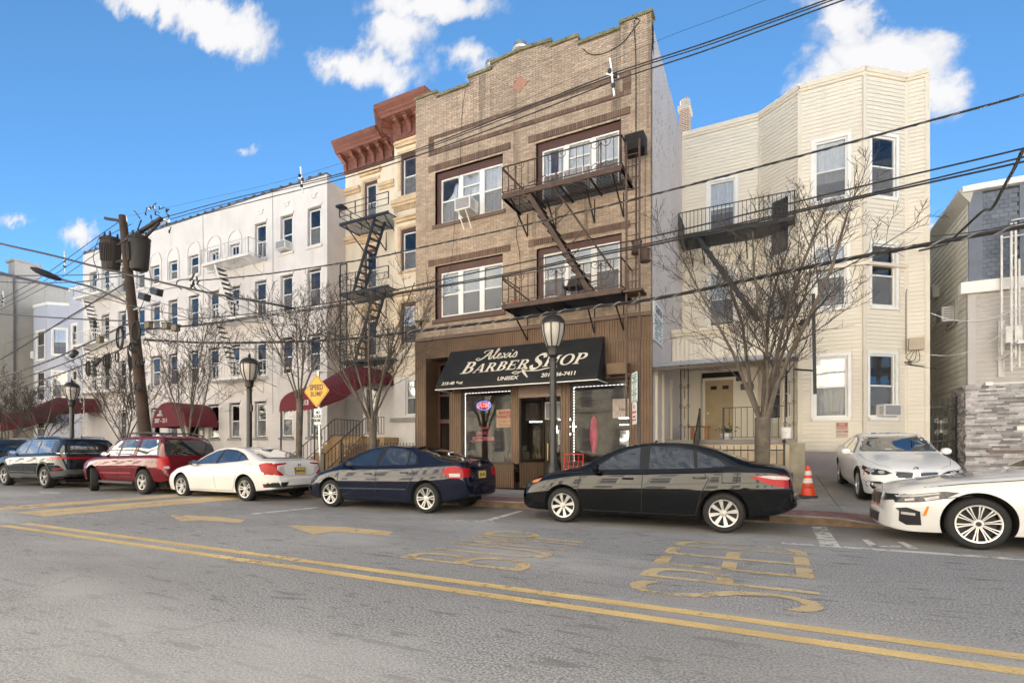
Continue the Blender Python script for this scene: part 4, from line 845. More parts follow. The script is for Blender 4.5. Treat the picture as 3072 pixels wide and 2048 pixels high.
# stair between the levels
st = MB(); a, e = FB.P(-6.22, 8.62, FD-.08), FB.P(-4.35, 5.5, FD-.08); off = Vector((0, .5, 0))
for o in (Vector(), off): st.bar(a+o, e+o, .05, .13)
st.build('stair_stringer', m_rust, t)
b = MB()
for i in range(1, 13): p = a.lerp(e, i/13); b.box(p.x-.12, p.x+.12, p.y, p.y+.5, p.z-.015, p.z+.015)
b.build('stair_tread', m_rustd, t)
b = MB()
for o in (Vector((0, 0, .0)), off):
    p, q = a+o+Vector((.55, 0, .35)), e+o+Vector((.55, 0, .6)); b.tube([p+Vector((-.5, 0, -.1)), p, q, q+Vector((-.1, 0, -.25)), q+Vector((-.6, 0, -.3))], .018, 5)
    for f in (.3, .6): m_ = p.lerp(q, f); b.tube([m_, a.lerp(e, f)+o], .014, 5)
b.build('handrail', m_rust, t)
# drop ladder with its counterweights at the right
b = MB(); lu0, lu1, ld = -3.42, -3.08, 1.0
for u in (lu0, lu1): b.bar(FB.P(u, 2.2 if u == lu0 else 2.5, ld), FB.P(u, 9.35, ld), .045)
z = 2.7
while z < 9.2: b.bar(FB.P(lu0, z, ld), FB.P(lu1, z, ld), .022); z += .3
b.build('drop_ladder', m_rust, t)
b = MB(); b.fbox(FB, -3.5, -3.0, 9.2, 9.62, .45, .9); b.build('pulley_box', m_rustd, t)
for u, z in ((-3.22, 6.5), (-2.98-.02, 6.25)):
    b = MB(); b.lathe([(.12, 0), (.15, .02), (.13, .06), (.12, .28), (.15, .33), (.1, .36)], FB.P(u, z, .7), 12); b.tube([FB.P(u, z+.36, .7), FB.P(u, 9.3, .7)], .012, 4); b.build('counterweight', m_rust, t, smooth=True)
b = MB(); b.fbox(FB, FE1, -2.98, 5.4, 5.46, .6, 1.15); b.build('ladder_shelf', m_rust, t)
# what stands on it
air_conditioner('white air conditioner on brackets under the left top window of the brick front', FB, -9.12, -8.55, 8.98, 9.38, .42)
b = MB()
for u in (-9.0, -8.72): b.bar(FB.P(u, 8.98, .4), FB.P(u, 8.5, .04), .03)
b.build('support_strut', m_acw, bpy.data.objects['air_conditioner.001'])
air_conditioner('white air conditioner in the right top window behind the fire escape', FB, -5.42, -4.8, 8.97, 9.4, .4)
t = thing('folding_chair', 'dark folding chair on the lower fire escape landing', 'chair', FB.P(-5.0, 5.46, .6)); b = MB()
for du in (-.2, .2): b.bar(FB.P(-5.05+du, 5.46, .85), FB.P(-5.05+du, 6.2, .35), .035); b.bar(FB.P(-5.05+du, 5.46, .35), FB.P(-5.05+du, 5.95, .85), .035)
b.build('frame', m_black, t); MB().fbox(FB, -5.27, -4.83, 5.88, 5.92, .35, .8).build('seat', m_black, t); MB().fbox(FB, -5.27, -4.83, 6.0, 6.25, .33, .37).build('backrest', m_black, t)
t = thing('bucket', 'pale bucket on the lower fire escape landing beside the chair', 'bucket', FB.P(-5.6, 5.47, .7)); b = MB(); b.lathe([(.14, 0), (.18, .2), (.19, .21), (.17, .2), (.13, .02)], FB.P(-5.6, 5.47, .7), 16, 'Z', False); b.build('pail', m_acw, t, smooth=True)
t = thing('bag', 'crumpled orange bag at the left end of the lower fire escape', 'bag', FB.P(-6.7, 5.47, .9)); b = MB(); b.lathe([(.02, .2), (.14, .15), (.2, .05), (.15, 0)], FB.P(-6.72, 5.47, .9), 9); b.build('bag_body', pm('orange_plastic', (.6, .14, .04), .5, var=.2), t, smooth=True)
# hand truck before the right shop window
m_red = pm('red_enamel', (.5, .02, .02), .4, var=.08); t = thing('hand_truck', 'red tubular hand truck leaning by the right shop window', 'hand truck', FB.P(-5.2, .14, .5)); b = MB(); u0, u1 = -5.42, -4.86
b.tube(spline([FB.P(u0, .2, .45), FB.P(u0, 1.1, .25), FB.P(u0+.06, 1.2, .23), FB.P(u1-.06, 1.2, .23), FB.P(u1, 1.1, .25), FB.P(u1, .2, .45)], 4), .018, 6)
for z in (.4, .55, .7, .85, 1.0): b.bar(FB.P(u0, z, .45-.22*(z-.2)), FB.P(u1, z, .45-.22*(z-.2)), .014)
for u in (u0+.14, u0+.28, u0+.42): b.bar(FB.P(u, .2, .45), FB.P(u, 1.18, .235), .014)
b.build('frame', m_red, t); MB().fbox(FB, u0, u1, .15, .17, .4, .7).build('toe_plate', m_red, t)
for u in (u0-.03, u1+.03): q = MB(); q.lathe([(.11, -.03), (.12, -.02), (.12, .02), (.11, .03)], FB.P(u, .26, .38), 14, 'X'); q.build('wheel', m_black, t)
# ================================================================== cream row house with the terracotta cornice
m_crm = pm('cream_stucco', (.70, .60, .47), .85, var=.08, scale=1.2, streak=.35, streak_col=(.35, .27, .18)); m_crmt = pm('sandstone_trim', (.58, .43, .27), .85, var=.18, scale=3, streak=.3, streak_col=(.2, .14, .09)); m_terra = pm('terracotta_paint', (.17, .062, .042), .7, var=.18, scale=3)
m_wpaint = pm('white_painted_stone', (.70, .66, .63), .8, var=.06)
CY, CB = 19.4, 18.6
FC = Fr(0, CY); FCB = Fr(0, CB)
cream = thing('row_house', 'narrow cream row house with a terracotta red bracketed cornice and dark fire escape', 'building', (-16, CY, .14))
b = MB(); w1 = [(-17.86, -17.05, z, z+1.95) for z in (12.45, 9.15, 5.85)]
wall(b, FC, -19.1, -15.9, 4.6, 15.2, w1); shell(b, -19.1, -13, CY, 32, 0, 15.3)
wb2 = [(-14.98, -13.9, z, z+1.9) for z in (12.72, 9.36, 6.05)]
FCL = Fr(-15.95, CY, -15.35, CB); wall(b, FCB, -15.35, -12.5, 4.6, 15.4, wb2); b.quad(FCL.P(0, 4.6), FCL.P(FCL.L, 4.6), FCL.P(FCL.L, 15.4), FCL.P(0, 15.4)); b.build('wall', m_crm, cream)
b = MB(); gw = (-14.72, -13.7, 2.9, 4.5); b2 = MB(); wall(b, FCB, -15.35, -12.5, .1, 4.6, [gw]); b.quad(FCL.P(0, .1), FCL.P(FCL.L, .1), FCL.P(FCL.L, 4.6), FCL.P(0, 4.6)); wall(b, FC, -19.1, -15.9, .1, 4.6, [(-17.85, -16.85, 2.2, 4.45)]); b.build('base_wall', m_wpaint, cream)
b = MB(); b.fbox(FCB, -15.5, -13, 2.6, 2.78, 0, .14); b.build('band_course', pm('grey_sill', (.3, .28, .27), .8, var=.1), cream); MB().fbox(FCB, -15.05, -13.2, 1.9, 2.35, .0, .03).build('relief_panel', m_wpaint, cream)
for a, e, c, f in w1: sash_window(cream, FC, a+.1, e-.1, c+.08, f-.15, -.1, m_trimw, .045, .5, 'cloth', .4, screen=True)
for a, e, c, f in wb2: sash_window(cream, FCB, a+.1, e-.08, c+.05, f-.18, -.12, m_trimw, .05, .5, 'cloth', .1 if c > 10 else .5)
sash_window(cream, FCB, *gw[:2], *gw[2:], -.1, m_trimw, .06, .48, 'pair')
for a, e, c, f in w1+wb2:
    fr = FC if a < -16 else FCB; q = MB(); q.fbox(fr, a, a+.1, c, f, -.14, -.03); q.fbox(fr, a+.1, e, f-.16, f, -.14, -.03); q.build('window_surround', m_brownp, cream)
    h = MB(); h.fbox(fr, a-.28, e+.28, f+.42, f+.5, 0, .2); h.fbox(fr, a-.22, e+.22, f+.3, f+.42, 0, .13); h.fbox(fr, a-.14, e+.14, f+.02, f+.14, 0, .05); h.fbox(fr, a-.16, a-.02, c+.3, f+.14, 0, .045); h.build('window_hood', m_crmt, cream)
    s_ = MB(); s_.fbox(fr, a-.1, e+.1, c-.1, c, -.05, .1); s_.build('sill', m_crmt, cream)
for fr, a, e, z in ((FCB, -15.45, -13, 12.3), (FC, -19.1, -18.1, 14.0), (FC, -16.9, -15.95, 13.8), (FC, -19.1, -17.2, 11.6)):
    q = MB(); q.fbox(fr, a, e, z, z+.12, 0, .1); q.fbox(fr, a, e, z+.12, z+.3, 0, .16); q.build('string_course', m_crmt, cream)
q = MB()
for i in range(22): q.fbox(FCB, -15.35+i*.085, -15.35+i*.085+.045, 12.08, 12.28, 0, .07)
q.build('dentil_band', m_crmt, cream, kind='stuff')
# cornice: follows the front in three runs
def cornice_run(fr, u0, u1, zb, m0=0, m1=0):
    prof = [(0, 0), (.06, 0), (.06, .3), (.04, .34), (.04, .62), (.12, .66), (.12, .74), (.62, .78), (.66, .9), (.7, .92), (.72, 1.02), (.86, 1.12), (.9, 1.28), (0, 1.36)]
    b = MB(); A = [fr.P(u0-d*m0, zb+h, d) for d, h in prof]; B = [fr.P(u1+d*m1, zb+h, d) for d, h in prof]; n = len(prof)
    b.add(A+B, [(i, i+1, n+i+1, n+i) for i in range(n-1)]+[tuple(reversed(range(n))), tuple(range(n, 2*n))]); return b
FCL2 = FCL
cornice_run(FC, -19.15, -15.95, 15.05, .03, -.55).build('cornice', m_terra, cream); cornice_run(FCL, .0, FCL.L, 15.2, .2, .45).build('cornice', m_terra, cream); cornice_run(FCB, -15.35, -13.0, 15.3, .5, 0).build('cornice', m_terra, cream)
def corbel(fr, u, zt):
    prof = [(0, -.62), (.08, -.62), (.12, -.5), (.14, -.3), (.26, -.2), (.42, -.14), (.5, -.02), (.5, .0), (0, .0)]
    b = MB(); b.prism([fr.P(u-.09, zt+h, d+.04) for d, h in prof], fr.U*.18); b.fbox(fr, u-.12, u+.12, zt-.06, zt, .04, .58); b.build('corbel', m_terra, cream)
for u in (-19.0, -18.3, -17.75, -17.2, -16.65, -16.1): corbel(FC, u, 15.8)
for u in (.25, .75): corbel(FCL, u, 15.95)
for u in (-14.95, -14.4, -13.85): corbel(FCB, u, 16.06)
for fr, a, e, z in ((FC, -18.85, -18.45, 15.12), (FC, -18.3, -16.7, 15.12), (FC, -16.5, -16.1, 15.12), (FCB, -15.2, -13.6, 15.38)): MB().fbox(fr, a, e, z, z+.2, .06, .075).build('frieze_panel', m_terra, cream)
# entrance
m_door = pm('varnished_brown_door', (.06, .035, .02), .4, var=.2)
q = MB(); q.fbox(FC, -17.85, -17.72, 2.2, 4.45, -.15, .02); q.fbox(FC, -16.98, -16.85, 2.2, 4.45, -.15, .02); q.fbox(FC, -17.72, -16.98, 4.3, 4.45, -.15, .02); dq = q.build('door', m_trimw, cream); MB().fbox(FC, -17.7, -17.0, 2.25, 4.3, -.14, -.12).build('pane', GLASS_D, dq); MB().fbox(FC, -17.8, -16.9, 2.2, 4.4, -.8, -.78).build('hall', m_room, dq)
MB().fbox(FC, -19.1, -17.95, .1, 4.5, 0, .02).build('grey_panel', pm('grey_entry_paint', (.27, .25, .24), .8, var=.1), cream)
# dark fire escape
m_feb = pm('blue_black_iron', (.022, .026, .036), .5, metal=.3, var=.25)
t = thing('fire_escape', 'blue black iron fire escape with railed landings on the cream row house', 'fire escape', (-16.3, 18, 5))
for z in (11.8, 8.55, 5.4):
    b = MB(); grating(b, FC, -18.0, -15.1, z, .1, 1.5, 14, .035); b.fbox(FC, -18.0, -15.1, z-.06, z+.06, 1.47, 1.52); b.build('platform', m_feb, t)
    r = MB(); railing(r, FC.P(-18.0, z+.05, 1.5), FC.P(-15.1, z+.05, 1.5), .85, 3, .035, .035, .3, (.58,)); railing(r, FC.P(-18.0, z+.05, .05), FC.P(-18.0, z+.05, 1.5), .85, 2, .035, .035, .3, (.58,)); r.build('railing', m_feb, t)
    for u in (-17.7, -16.5, -15.4): q = MB(); bracket(q, FC, u, z, 1.4, .95, .04); q.build('bracket', m_feb, t)
for (ua, za, ub, zb) in ((-16.0, 11.8, -17.3, 8.6), (-16.0, 8.55, -17.2, 5.45)):
    b = MB(); A, B = FC.P(ua, za, 1.35), FC.P(ub, zb, 1.35); o = Vector((.1, .55, 0))
    b.bar(A, B, .06, .12); b.bar(A+o, B+o, .06, .12)
    for i in range(1, 11): p = A.lerp(B, i/11); b.add([p+Vector((-.1, 0, 0)), p+Vector((.1, 0, 0)), p+o+Vector((.1, 0, 0)), p+o+Vector((-.1, 0, 0)), p+Vector((-.1, 0, .03)), p+Vector((.1, 0, .03)), p+o+Vector((.1, 0, .03)), p+o+Vector((-.1, 0, .03))], [(0, 3, 2, 1), (4, 5, 6, 7), (0, 1, 5, 4), (2, 3, 7, 6), (1, 2, 6, 5), (3, 0, 4, 7)])
    b.build('stair', m_feb, t)
b = MB()
for u in (-17.9, -17.5): b.bar(FC.P(u, 4.6, 1.55), FC.P(u, 9.9, 1.55), .04)
b.bar(FC.P(-17.9, 9.9, 1.55), FC.P(-17.5, 9.9, 1.55), .04)
z = 4.9
while z < 8.5: b.bar(FC.P(-17.9, z, 1.55), FC.P(-17.5, z, 1.55), .03); z += .33
b.build('drop_ladder', m_feb, t); b = MB(); b.fbox(FC, -18.15, -17.8, 12.6, 12.7, 1.2, 1.6); b.build('pulley_box', m_feb, t)
# stoop
m_step = pm('brown_stone_step', (.30, .20, .11), .9, var=.3, scale=2.5, grain=.2)
t = thing('stoop', 'brown stone stoop with black railings climbing to the cream row house', 'stoop', (-17, 16.5, .14))
b = MB(); n = 10; ya, yb = 15.3, 17.6
for i in range(n):
    y0 = ya+(yb-ya)*i/n; z1 = .14+1.78*(i+1)/n; q = MB(); q.box(-18.0, -16.15, y0, 18.2, z1-.178, z1); q.box(-18.03, -16.12, y0-.03, y0+.3, z1, z1+.03); q.build('step', m_step, t)
q = MB(); q.box(-18.0, -15.1, 17.6, CY, .14, 1.9); q.build('landing', m_step, t)
for x in (-18.0, -16.15):
    q = MB(); railing(q, (x, ya-.05, .3), (x, yb, 1.92), .85, 12, .018, .04, .15); q.build('railing', m_black, t); q = MB(); q.bar((x, ya-.05, .14), (x, ya-.05, 1.2), .05); q.tube([(x, ya-.05, 1.15), (x, ya-.15, 1.24), (x, ya-.25, 1.15)], .02, 5); q.build('newel_post', m_black, t)
q = MB(); railing(q, (-16.15, 17.6, 1.92), (-15.1, 17.6, 1.92), .85, 7, .018, .04, .12); railing(q, (-18.0, 17.6, 1.92), (-18.0, CY-.2, 1.92), .85, 8, .018, .04, .12); q.build('railing', m_black, t)
# barrel awnings
m_mar = pm('maroon_canvas', (.135, .014, .024), .75, var=.14, scale=1.5)
m_canv_w = pm('awning_print', (.66, .62, .58), .7, var=.05)
def barrel(name_label, path, w, h, group='maroon canvas awnings', lip=.22):
    """half-barrel canopy swept along a path of base points (x centre, y, z)"""
    t = thing('awning', name_label, 'awning', (path[0][0], path[0][1], path[0][2]-.2), 0, group); b = MB(); n = 12; rows = []
    for x, y, z in path: rows.append([(x-w/2*math.cos(i/n*math.pi), y, z+h*math.sin(i/n*math.pi)) for i in range(n+1)])
    vs = [p for r in rows for p in r]; k = n+1
    b.add(vs, [(r*k+i, r*k+i+1, (r+1)*k+i+1, (r+1)*k+i) for r in range(len(rows)-1) for i in range(n)]); b.build('canopy', m_mar, t, smooth=True)
    f = MB(); x, y, z = path[0]; f.quad(*[(px, y, pz_) for px, _, pz_ in rows[0]]); f.build('front_panel', m_mar, t)
    v = MB()
    for s in range(10):
        a0, a1 = x-w/2+w*s/10, x-w/2+w*(s+1)/10; v.quad((a0, y-.01, z), (a1, y-.01, z), (a1, y-.01, z-lip*.8), ((a0+a1)/2, y-.01, z-lip), (a0, y-.01, z-lip*.8))
    for sx in (-1, 1):
        for (xa, ya_, za), (xb, yb_, zb) in zip(path[:-1], path[1:]): v.quad((xa+sx*w/2, ya_, za), (xb+sx*w/2, yb_, zb), (xb+sx*w/2, yb_, zb-lip), (xa+sx*w/2, ya_, za-lip))
    v.build('valance', m_mar, t); return t
t = barrel('long maroon canvas awning climbing over the cream house stoop behind the speed bump sign', [(-17.0, 14.6, 3.1), (-17.0, 16.1, 3.65), (-17.0, 17.7, 4.55), (-17.0, 19.35, 4.6)], 1.95, .6)
for x in (-17.95, -16.05): q = MB(); q.bar((x, 14.65, .14), (x, 14.65, 3.1), .04); q.build('pole', m_black, t)
text('213', .26, Fr(0, 14.6), -16.5, 3.2, .01, m_canv_w, t, 'number', bold=.01)
# front fences
def bar_fence(label, p, q, h, n, cat='fence', finials=True, mat=None, group='black iron fences'):
    p, q = Vector(p), Vector(q); t = thing('iron_fence', label, cat, p, 0, group); z = Vector((0, 0, 1)); b = MB(); b.bar(p+z*(h-.12), q+z*(h-.12), .035); b.bar(p+z*.12, q+z*.12, .035); b.build('rail', mat or m_black, t)
    for i in range(n+1):
        a = p.lerp(q, i/n); k = MB(); big = i in (0, n); k.bar(a, a+z*(h+(.05 if big else 0)), .05 if big else .02)
        if big: k.lathe([(.02, 0), (.045, .04), (.045, .07), (.01, .11)], a+z*(h+.05), 8)
        k.build('post' if big else 'picket', mat or m_black, t)
    return t
bar_fence('black iron fence in front of the cream house beside the brick building', (-13.3, 15.2, .14), (-11.1, 15.2, .14), 1.46, 15); bar_fence('black iron fence gate at the foot of the brown stoop', (-15.2, 15.2, .14), (-13.4, 15.2, .14), 1.45, 14)
t = thing('notice', 'small red and white notice tied to the iron fence', 'sign', (-12.25, 15.15, 1.1)); MB().box(-12.4, -12.1, 15.14, 15.16, 1.05, 1.5).build('plate', m_signw, t); MB().box(-12.4, -12.1, 15.132, 15.14, 1.36, 1.5).build('red_header', m_red, t)
# ================================================================== white painted brick apartment house
WY = 18.2; FW = Fr(0, WY); WX0, WX1 = -41.6, -19.1
m_wb = brick_mat('white_painted_brick', (.73, .685, .655), (.71, .665, .635), (.60, .555, .53), .21, .069, .55, .012, streak=.3, streak_col=(.42, .38, .35))
m_wbs = brick_mat('white_side_brick', (.66, .60, .57), (.63, .57, .54), (.53, .48, .45), .21, .069, .6, .012, streak=.2)
white = thing('apartment_house', 'long white painted brick apartment house with arched niches on its top floor', 'building', (-30, WY, .14))
cols = [(-20.38, -19.5), (-22.3, -21.44), (-24.25, -23.38), (-26.3, -25.47), (-28.1, -27.22), (-29.9, -29.02), (-31.85, -31.0), (-33.65, -32.76), (-35.2, -34.34), (-37.2, -36.4), (-39.2, -38.34), (-40.7, -39.83)]
holes = []
for ci, (a, e) in enumerate(cols):
    for r, zt in enumerate((13.15, 10.14, 7.0)):
        lo = 12.46 if (r == 0 and 3 <= ci <= 7) else zt
        holes.append((a, e, zt-1.88 if lo == zt else 11.3, lo, r, ci))
for ci, (a, e) in enumerate(cols):
    if ci == 5 or ci in (10, 11): continue
    holes.append((a, e, 1.98, 3.88, 3, ci))
dw = (-30.0, -28.55, .2, 2.8)
b = MB(); wall(b, FW, WX0, WX1, .1, 14.45, holes+[dw], 0, .14); b.quad(FW.P(WX0, 14.45), FW.P(WX1, 14.45), FW.P(WX1, 14.58), FW.P(WX0, 14.5)); b.build('wall', m_wb, white)
b = MB(); shell(b, WX0, WX1, WY, 32, .1, 14.3); b.build('side_wall', m_wbs, white)
b = MB(); b.fbox(FW, WX0, WX1, 14.56, 14.64, -.3, .03); b.build('roof_edge', pm('tar_roof_edge', (.1, .1, .11), .8, var=.3), white)
b = MB()
x = WX0+.3
while x < WX1: b.fbox(FW, x-.08, x+.08, 14.6, 14.7, -.05, .07); x += .68
b.build('coping_clip', MATS['tar_roof_edge'], white)
MB().fbox(FW, WX0, WX1, .1, .95, 0, .02).build('grey_plinth', pm('grey_plinth', (.36, .33, .32), .85, var=.1), white)
curt = ['cloth', 'blind', 'pair', 'cloth', 'blind', 'cloth', 'cloth']
for h in holes:
    a, e, c, f, r, ci = h; g = r == 3
    o = sash_window(white, FW, a+.07, e-.07, c+.06, f-.1, -.09, m_trimw, .05, .5, rnd.choice(curt), rnd.uniform(0, .35), screen=rnd.random() < .6)
    q = MB(); q.fbox(FW, a-.1, e+.1, c-.12, c, -.03, .09); q.build('sill', MATS['grey_sill'] if g else m_wb, white)
    if f != 12.46: q = MB(); q.fbox(FW, a-.12, e+.06, f, f+.13, 0, .05); q.fbox(FW, a-.12, a, c, f, 0, .035); q.build('window_hood', m_wb, white)
# arched niches over five top windows
m_niche = pm('niche_paint', (.68, .63, .60), .85, var=.05)
for a, e in cols[3:8]:
    cx, r = (a+e)/2, (e-a)/2+.06; pts = arc((cx, 12.62), r, 0, math.pi, 14)
    q = MB(); q.prism([FW.P(x, z, .004) for x, z in pts]+[FW.P(cx-r, 12.44, .004), FW.P(cx+r, 12.44, .004)], FW.N*.006); q.build('arch_niche', m_niche, white)
    q = MB(); o_ = arc((cx, 12.62), r+.13, 0, math.pi, 14)
    for k in range(14): q.prism([FW.P(*pts[k], 0), FW.P(*pts[k+1], 0), FW.P(*o_[k+1], 0), FW.P(*o_[k], 0)], FW.N*.06)
    for sx in (-1, 1): q.fbox(FW, min(cx+sx*r, cx+sx*(r+.13)), max(cx+sx*r, cx+sx*(r+.13)), 11.2, 12.62, 0, .06)
    q.build('arch_moulding', m_wb, white)
for x in (-19.95, -21.85, -23.8, -38.8, -40.2): q = MB(); q.fbox(FW, x-.22, x+.22, 13.75, 13.82, 0, .07); q.fbox(FW, x-.12, x+.12, 13.6, 13.75, 0, .05); q.build('wall_ornament', m_wb, white)
# entrance under the middle awning
q = MB(); q.fbox(FW, -30.0, -28.55, .2, 2.8, -.9, -.86); q.build('doorway_back', m_dark, white); q = MB(); q.fbox(FW, -29.0, -28.5, .2, 2.8, .0, .03); q.fbox(FW, -30.05, -29.9, .2, 2.8, 0, .03); q.build('grey_panel', MATS['grey_entry_paint'], white); MB().fbox(FW, -28.85, -28.6, 1.9, 2.45, .03, .05).build('intercom_plate', m_trimw, white)
t = barrel('round topped maroon canvas awning over the white apartment house door', [(-28.75, 16.4, 2.75), (-28.75, 18.15, 2.75)], 3.0, 1.15, lip=.18)
text('207 - 211', .3, Fr(0, 16.4), -29.4, 2.92, .012, m_canv_w, t, 'number', bold=.01)
q = MB(); q.lathe([(.0, .0), (.16, .02), (.16, .1), (.05, .16), (.09, .3), (.0, .36)], (-29.4, 16.36, 3.15), 8); q.build('emblem', m_canv_w, t)
def white_fe(label, x0, x1, gap, ladder):
    t = thing('fire_escape', label, 'fire escape', ((x0+x1)/2, 17.4, 5), 0, 'white painted fire escapes')
    for z in (11.1, 8.05, 5.0):
        b = MB(); grating(b, FW, x0, x1, z, .05, 1.1, 10, .05); b.fbox(FW, x0, x1, z-.06, z+.06, 1.08, 1.12); b.build('platform', m_wfe, t)
        r = MB(); railing(r, FW.P(x0, z, 1.1), FW.P(x1, z, 1.1), .85, 16, .02, .04, .1); railing(r, FW.P(x0, z, 0), FW.P(x0, z, 1.1), .85, 4, .02, .04, .1); railing(r, FW.P(x1, z, 0), FW.P(x1, z, 1.1), .85, 4, .02, .04, .1); r.build('railing', m_wfe, t)
        for u in (x0+.3, (x0+x1)/2, x1-.3): q = MB(); bracket(q, FW, u, z, 1.05, .7, .035); q.build('bracket', m_wfe, t)
    for z in (11.1, 8.05):
        b = MB(); A, B = FW.P(x0+.9, z, 1.0), FW.P(x0+2.3, z-3.0, 1.0); o = Vector((0, .5, 0)); b.bar(A, B, .05, .1); b.bar(A+o, B+o, .05, .1); b.build('stair_stringer', m_wfe, t); q = MB()
        for i in range(1, 11): p = A.lerp(B, i/11); q.box(p.x-.1, p.x+.1, p.y, p.y+.5, p.z-.02, p.z+.02)
        q.build('stair_tread', m_rustd, t)
    if ladder:
        b = MB(); lu = ladder
        for u in (lu, lu+.42): b.bar(FW.P(u, 1.9, 1.15), FW.P(u, 5.0, 1.15), .05)
        for i in range(8): b.bar(FW.P(lu, 2.1+i*.38, 1.15), FW.P(lu+.42, 2.1+i*.38, 1.15), .035)
        b.build('drop_ladder', m_wfe, t)
    return t
m_wfe = pm('white_iron', (.68, .65, .61), .55, var=.15, scale=5)
white_fe('white painted iron fire escape near the right end of the white apartment house', -27.0, -23.3, 0, None); white_fe('white painted iron fire escape at the left end of the white apartment house', -40.3, -36.2, 0, -39.3)
air_conditioner('white air conditioner in the second top floor window of the white apartment house', FW, -22.22, -21.55, 11.34, 11.75, .4)
air_conditioner('white air conditioner in a third floor window left of the utility pole', FW, -33.55, -32.9, 8.3, 8.62, .35)
p = PY(490, 690, 24); t = thing('vent_pipe', 'metal vent pipe with a flat cap on the white apartment roof', 'vent pipe', (p.x, 24, 14)); b = MB(); b.lathe([(.2, 14.2), (.2, PY(490, 670, 24).z)], (p.x, 24, 0), 12); b.build('pipe', m_steel, t); b = MB(); zt = PY(490, 662, 24).z; b.lathe([(.3, zt-.06), (.42, zt), (.42, zt+.12), (.3, zt+.16)], (p.x, 24, 0), 12); b.build('cap', m_steel, t)
# left entrance and its long maroon awning
t = barrel('long maroon canvas awning rising to the left end of the white apartment house', [(-36.5-3.6, 13.2, 2.6), (-40.1, 14.5, 2.95), (-40.1, 16.2, 3.9), (-40.1, 18.1, 4.0)], 2.0, .75)
text('207', .3, Fr(0, 13.2), -40.1, 2.75, .012, m_canv_w, t, 'number', bold=.01)
q = MB()
for i in range(13):
    a = math.pi*(.1+.8*i/12); c, d_ = math.cos(a), math.sin(a); h0, h1 = .62, .80
    q.prism([(-40.1-c*h0-d_*.04, 13.188, 2.64+d_*h0*.78-c*.03), (-40.1-c*h0+d_*.04, 13.188, 2.64+d_*h0*.78+c*.03), (-40.1-c*h1+d_*.045, 13.188, 2.64+d_*h1*.78+c*.035), (-40.1-c*h1-d_*.045, 13.188, 2.64+d_*h1*.78-c*.035)], (0, .006, 0))
q.build('arched_lettering', m_canv_w, t)
for x in (-41.05, -39.15): q = MB(); q.bar((x, 13.25, .14), (x, 13.25, 2.6), .05); q.build('pole', m_black, t)
p0 = PY(372, 1322, 15.5)
t = barrel('low maroon canvas awning close to the ground behind the red SUV', [(PY(445, 1300, 15).x, 14.2, 1.55), (PY(445, 1300, 15).x, 15.6, 1.75)], 2.4, .3, lip=.12)
# ================================================================== pale blue house, far left
FX = Fr(0, 19.4)
m_blu = pm('pale_blue_vinyl', (.43, .45, .52), .6, var=.05)
blue = thing('blue_house', 'pale blue sided house with two bays beyond the white apartment house', 'building', (-46, 19.4, .14))
def bay(par, x0, x1, yf, yb, zt, z0, ch, mat, course, wins, name='siding_board', lim=60):
    """three-sided bay, its boards built as strips, its windows given per face"""
    fs = [Fr(x0, yb, x0+ch, yf), Fr(x0+ch, yf, x1-ch, yf), Fr(x1-ch, yf, x1, yb)]; its = []
    for k, fr in enumerate(fs):
        ws = [w for w in wins if w[0] == k]; hs = [(w[1]*fr.L, w[2]*fr.L, w[3], w[4]) for w in ws]; q = MB(); wall(q, fr, 0, fr.L, z0, zt, hs, -.001, .1); q.build('bay_wall', mat, par)
        its += siding(fr, 0, fr.L, z0, zt, [(h[0]-.1, h[1]+.1, h[2]-.1, h[3]+.1) for h in hs], course)
        for h in hs: sash_window(par, fr, h[0]+.02, h[1]-.02, h[2]+.02, h[3]-.02, -.05, m_trimw, .06, .5, rnd.choice(['cloth', None]), .3, trim=.1, sill=.05)
        q = MB(); q.fbox(fr, 0, fr.L, zt, zt+.2, -.2, .06); q.build('cornice', m_trimw, par)
    pieces(its, name, mat, par, lim)
    q = MB(); q.quad((x0, yb, zt+.1), (x0+ch, yf, zt+.1), (x1-ch, yf, zt+.1), (x1, yb, zt+.1)); q.build('bay_roof', m_trimw, par)
WN = [(0, .2, .8, z, z+1.9) for z in (8.3, 5.2)]+[(1, .2, .8, z, z+2.1) for z in (8.0, 5.0, 1.9)]+[(2, .2, .8, z, z+1.9) for z in (8.3, 5.2)]
bay(blue, -50.2, -45.9, 18.4, 19.4, 11.9, .6, 1.1, m_blu, .16, WN, lim=90); bay(blue, -45.6, -42.2, 18.7, 19.4, 12.6, .6, 1.0, m_blu, .16, [(0, .2, .8, 8.3, 10.4), (1, .25, .75, 8.0, 10.2), (0, .2, .8, 5.0, 7), (1, .25, .75, 5, 7)], lim=60)
b = MB(); shell(b, -50.2, -41.7, 19.4, 31, 0, 11.8); b.quad((-50.2, 19.4, 0), (-41.7, 19.4, 0), (-41.7, 19.4, 12), (-50.2, 19.4, 12)); b.build('wall', m_blu, blue)
b = MB(); b.prism([(-49.5, 18.3, 4.3), (-49.5, 16.8, 3.6), (-49.5, 16.8, 3.3), (-49.5, 18.3, 3.3)], (4, 0, 0)); b.build('porch_roof', pm('dark_shingle', (.05, .05, .055), .9, var=.2), blue)
q = MB(); railing(q, (-47, 15, 1.2), (-43, 15, 1.2), .95, 18, .02, .04, .1); railing(q, (-48.6, 13.6, .2), (-47, 15, 1.2), .95, 8, .02, .04, .1); t = thing('porch_railing', 'black porch railing in front of the pale blue house', 'railing', (-45, 15, .2)); q.build('railing_bars', m_black, t)
q = MB(); railing(q, (-52, 13.5, .2), (-49, 13.5, .9), .9, 14, .05, .06, .1); t = thing('white_railing', 'white stair railing beyond the black SUV', 'railing', (-50, 13.5, .2)); q.build('railing_bars', m_white, t)
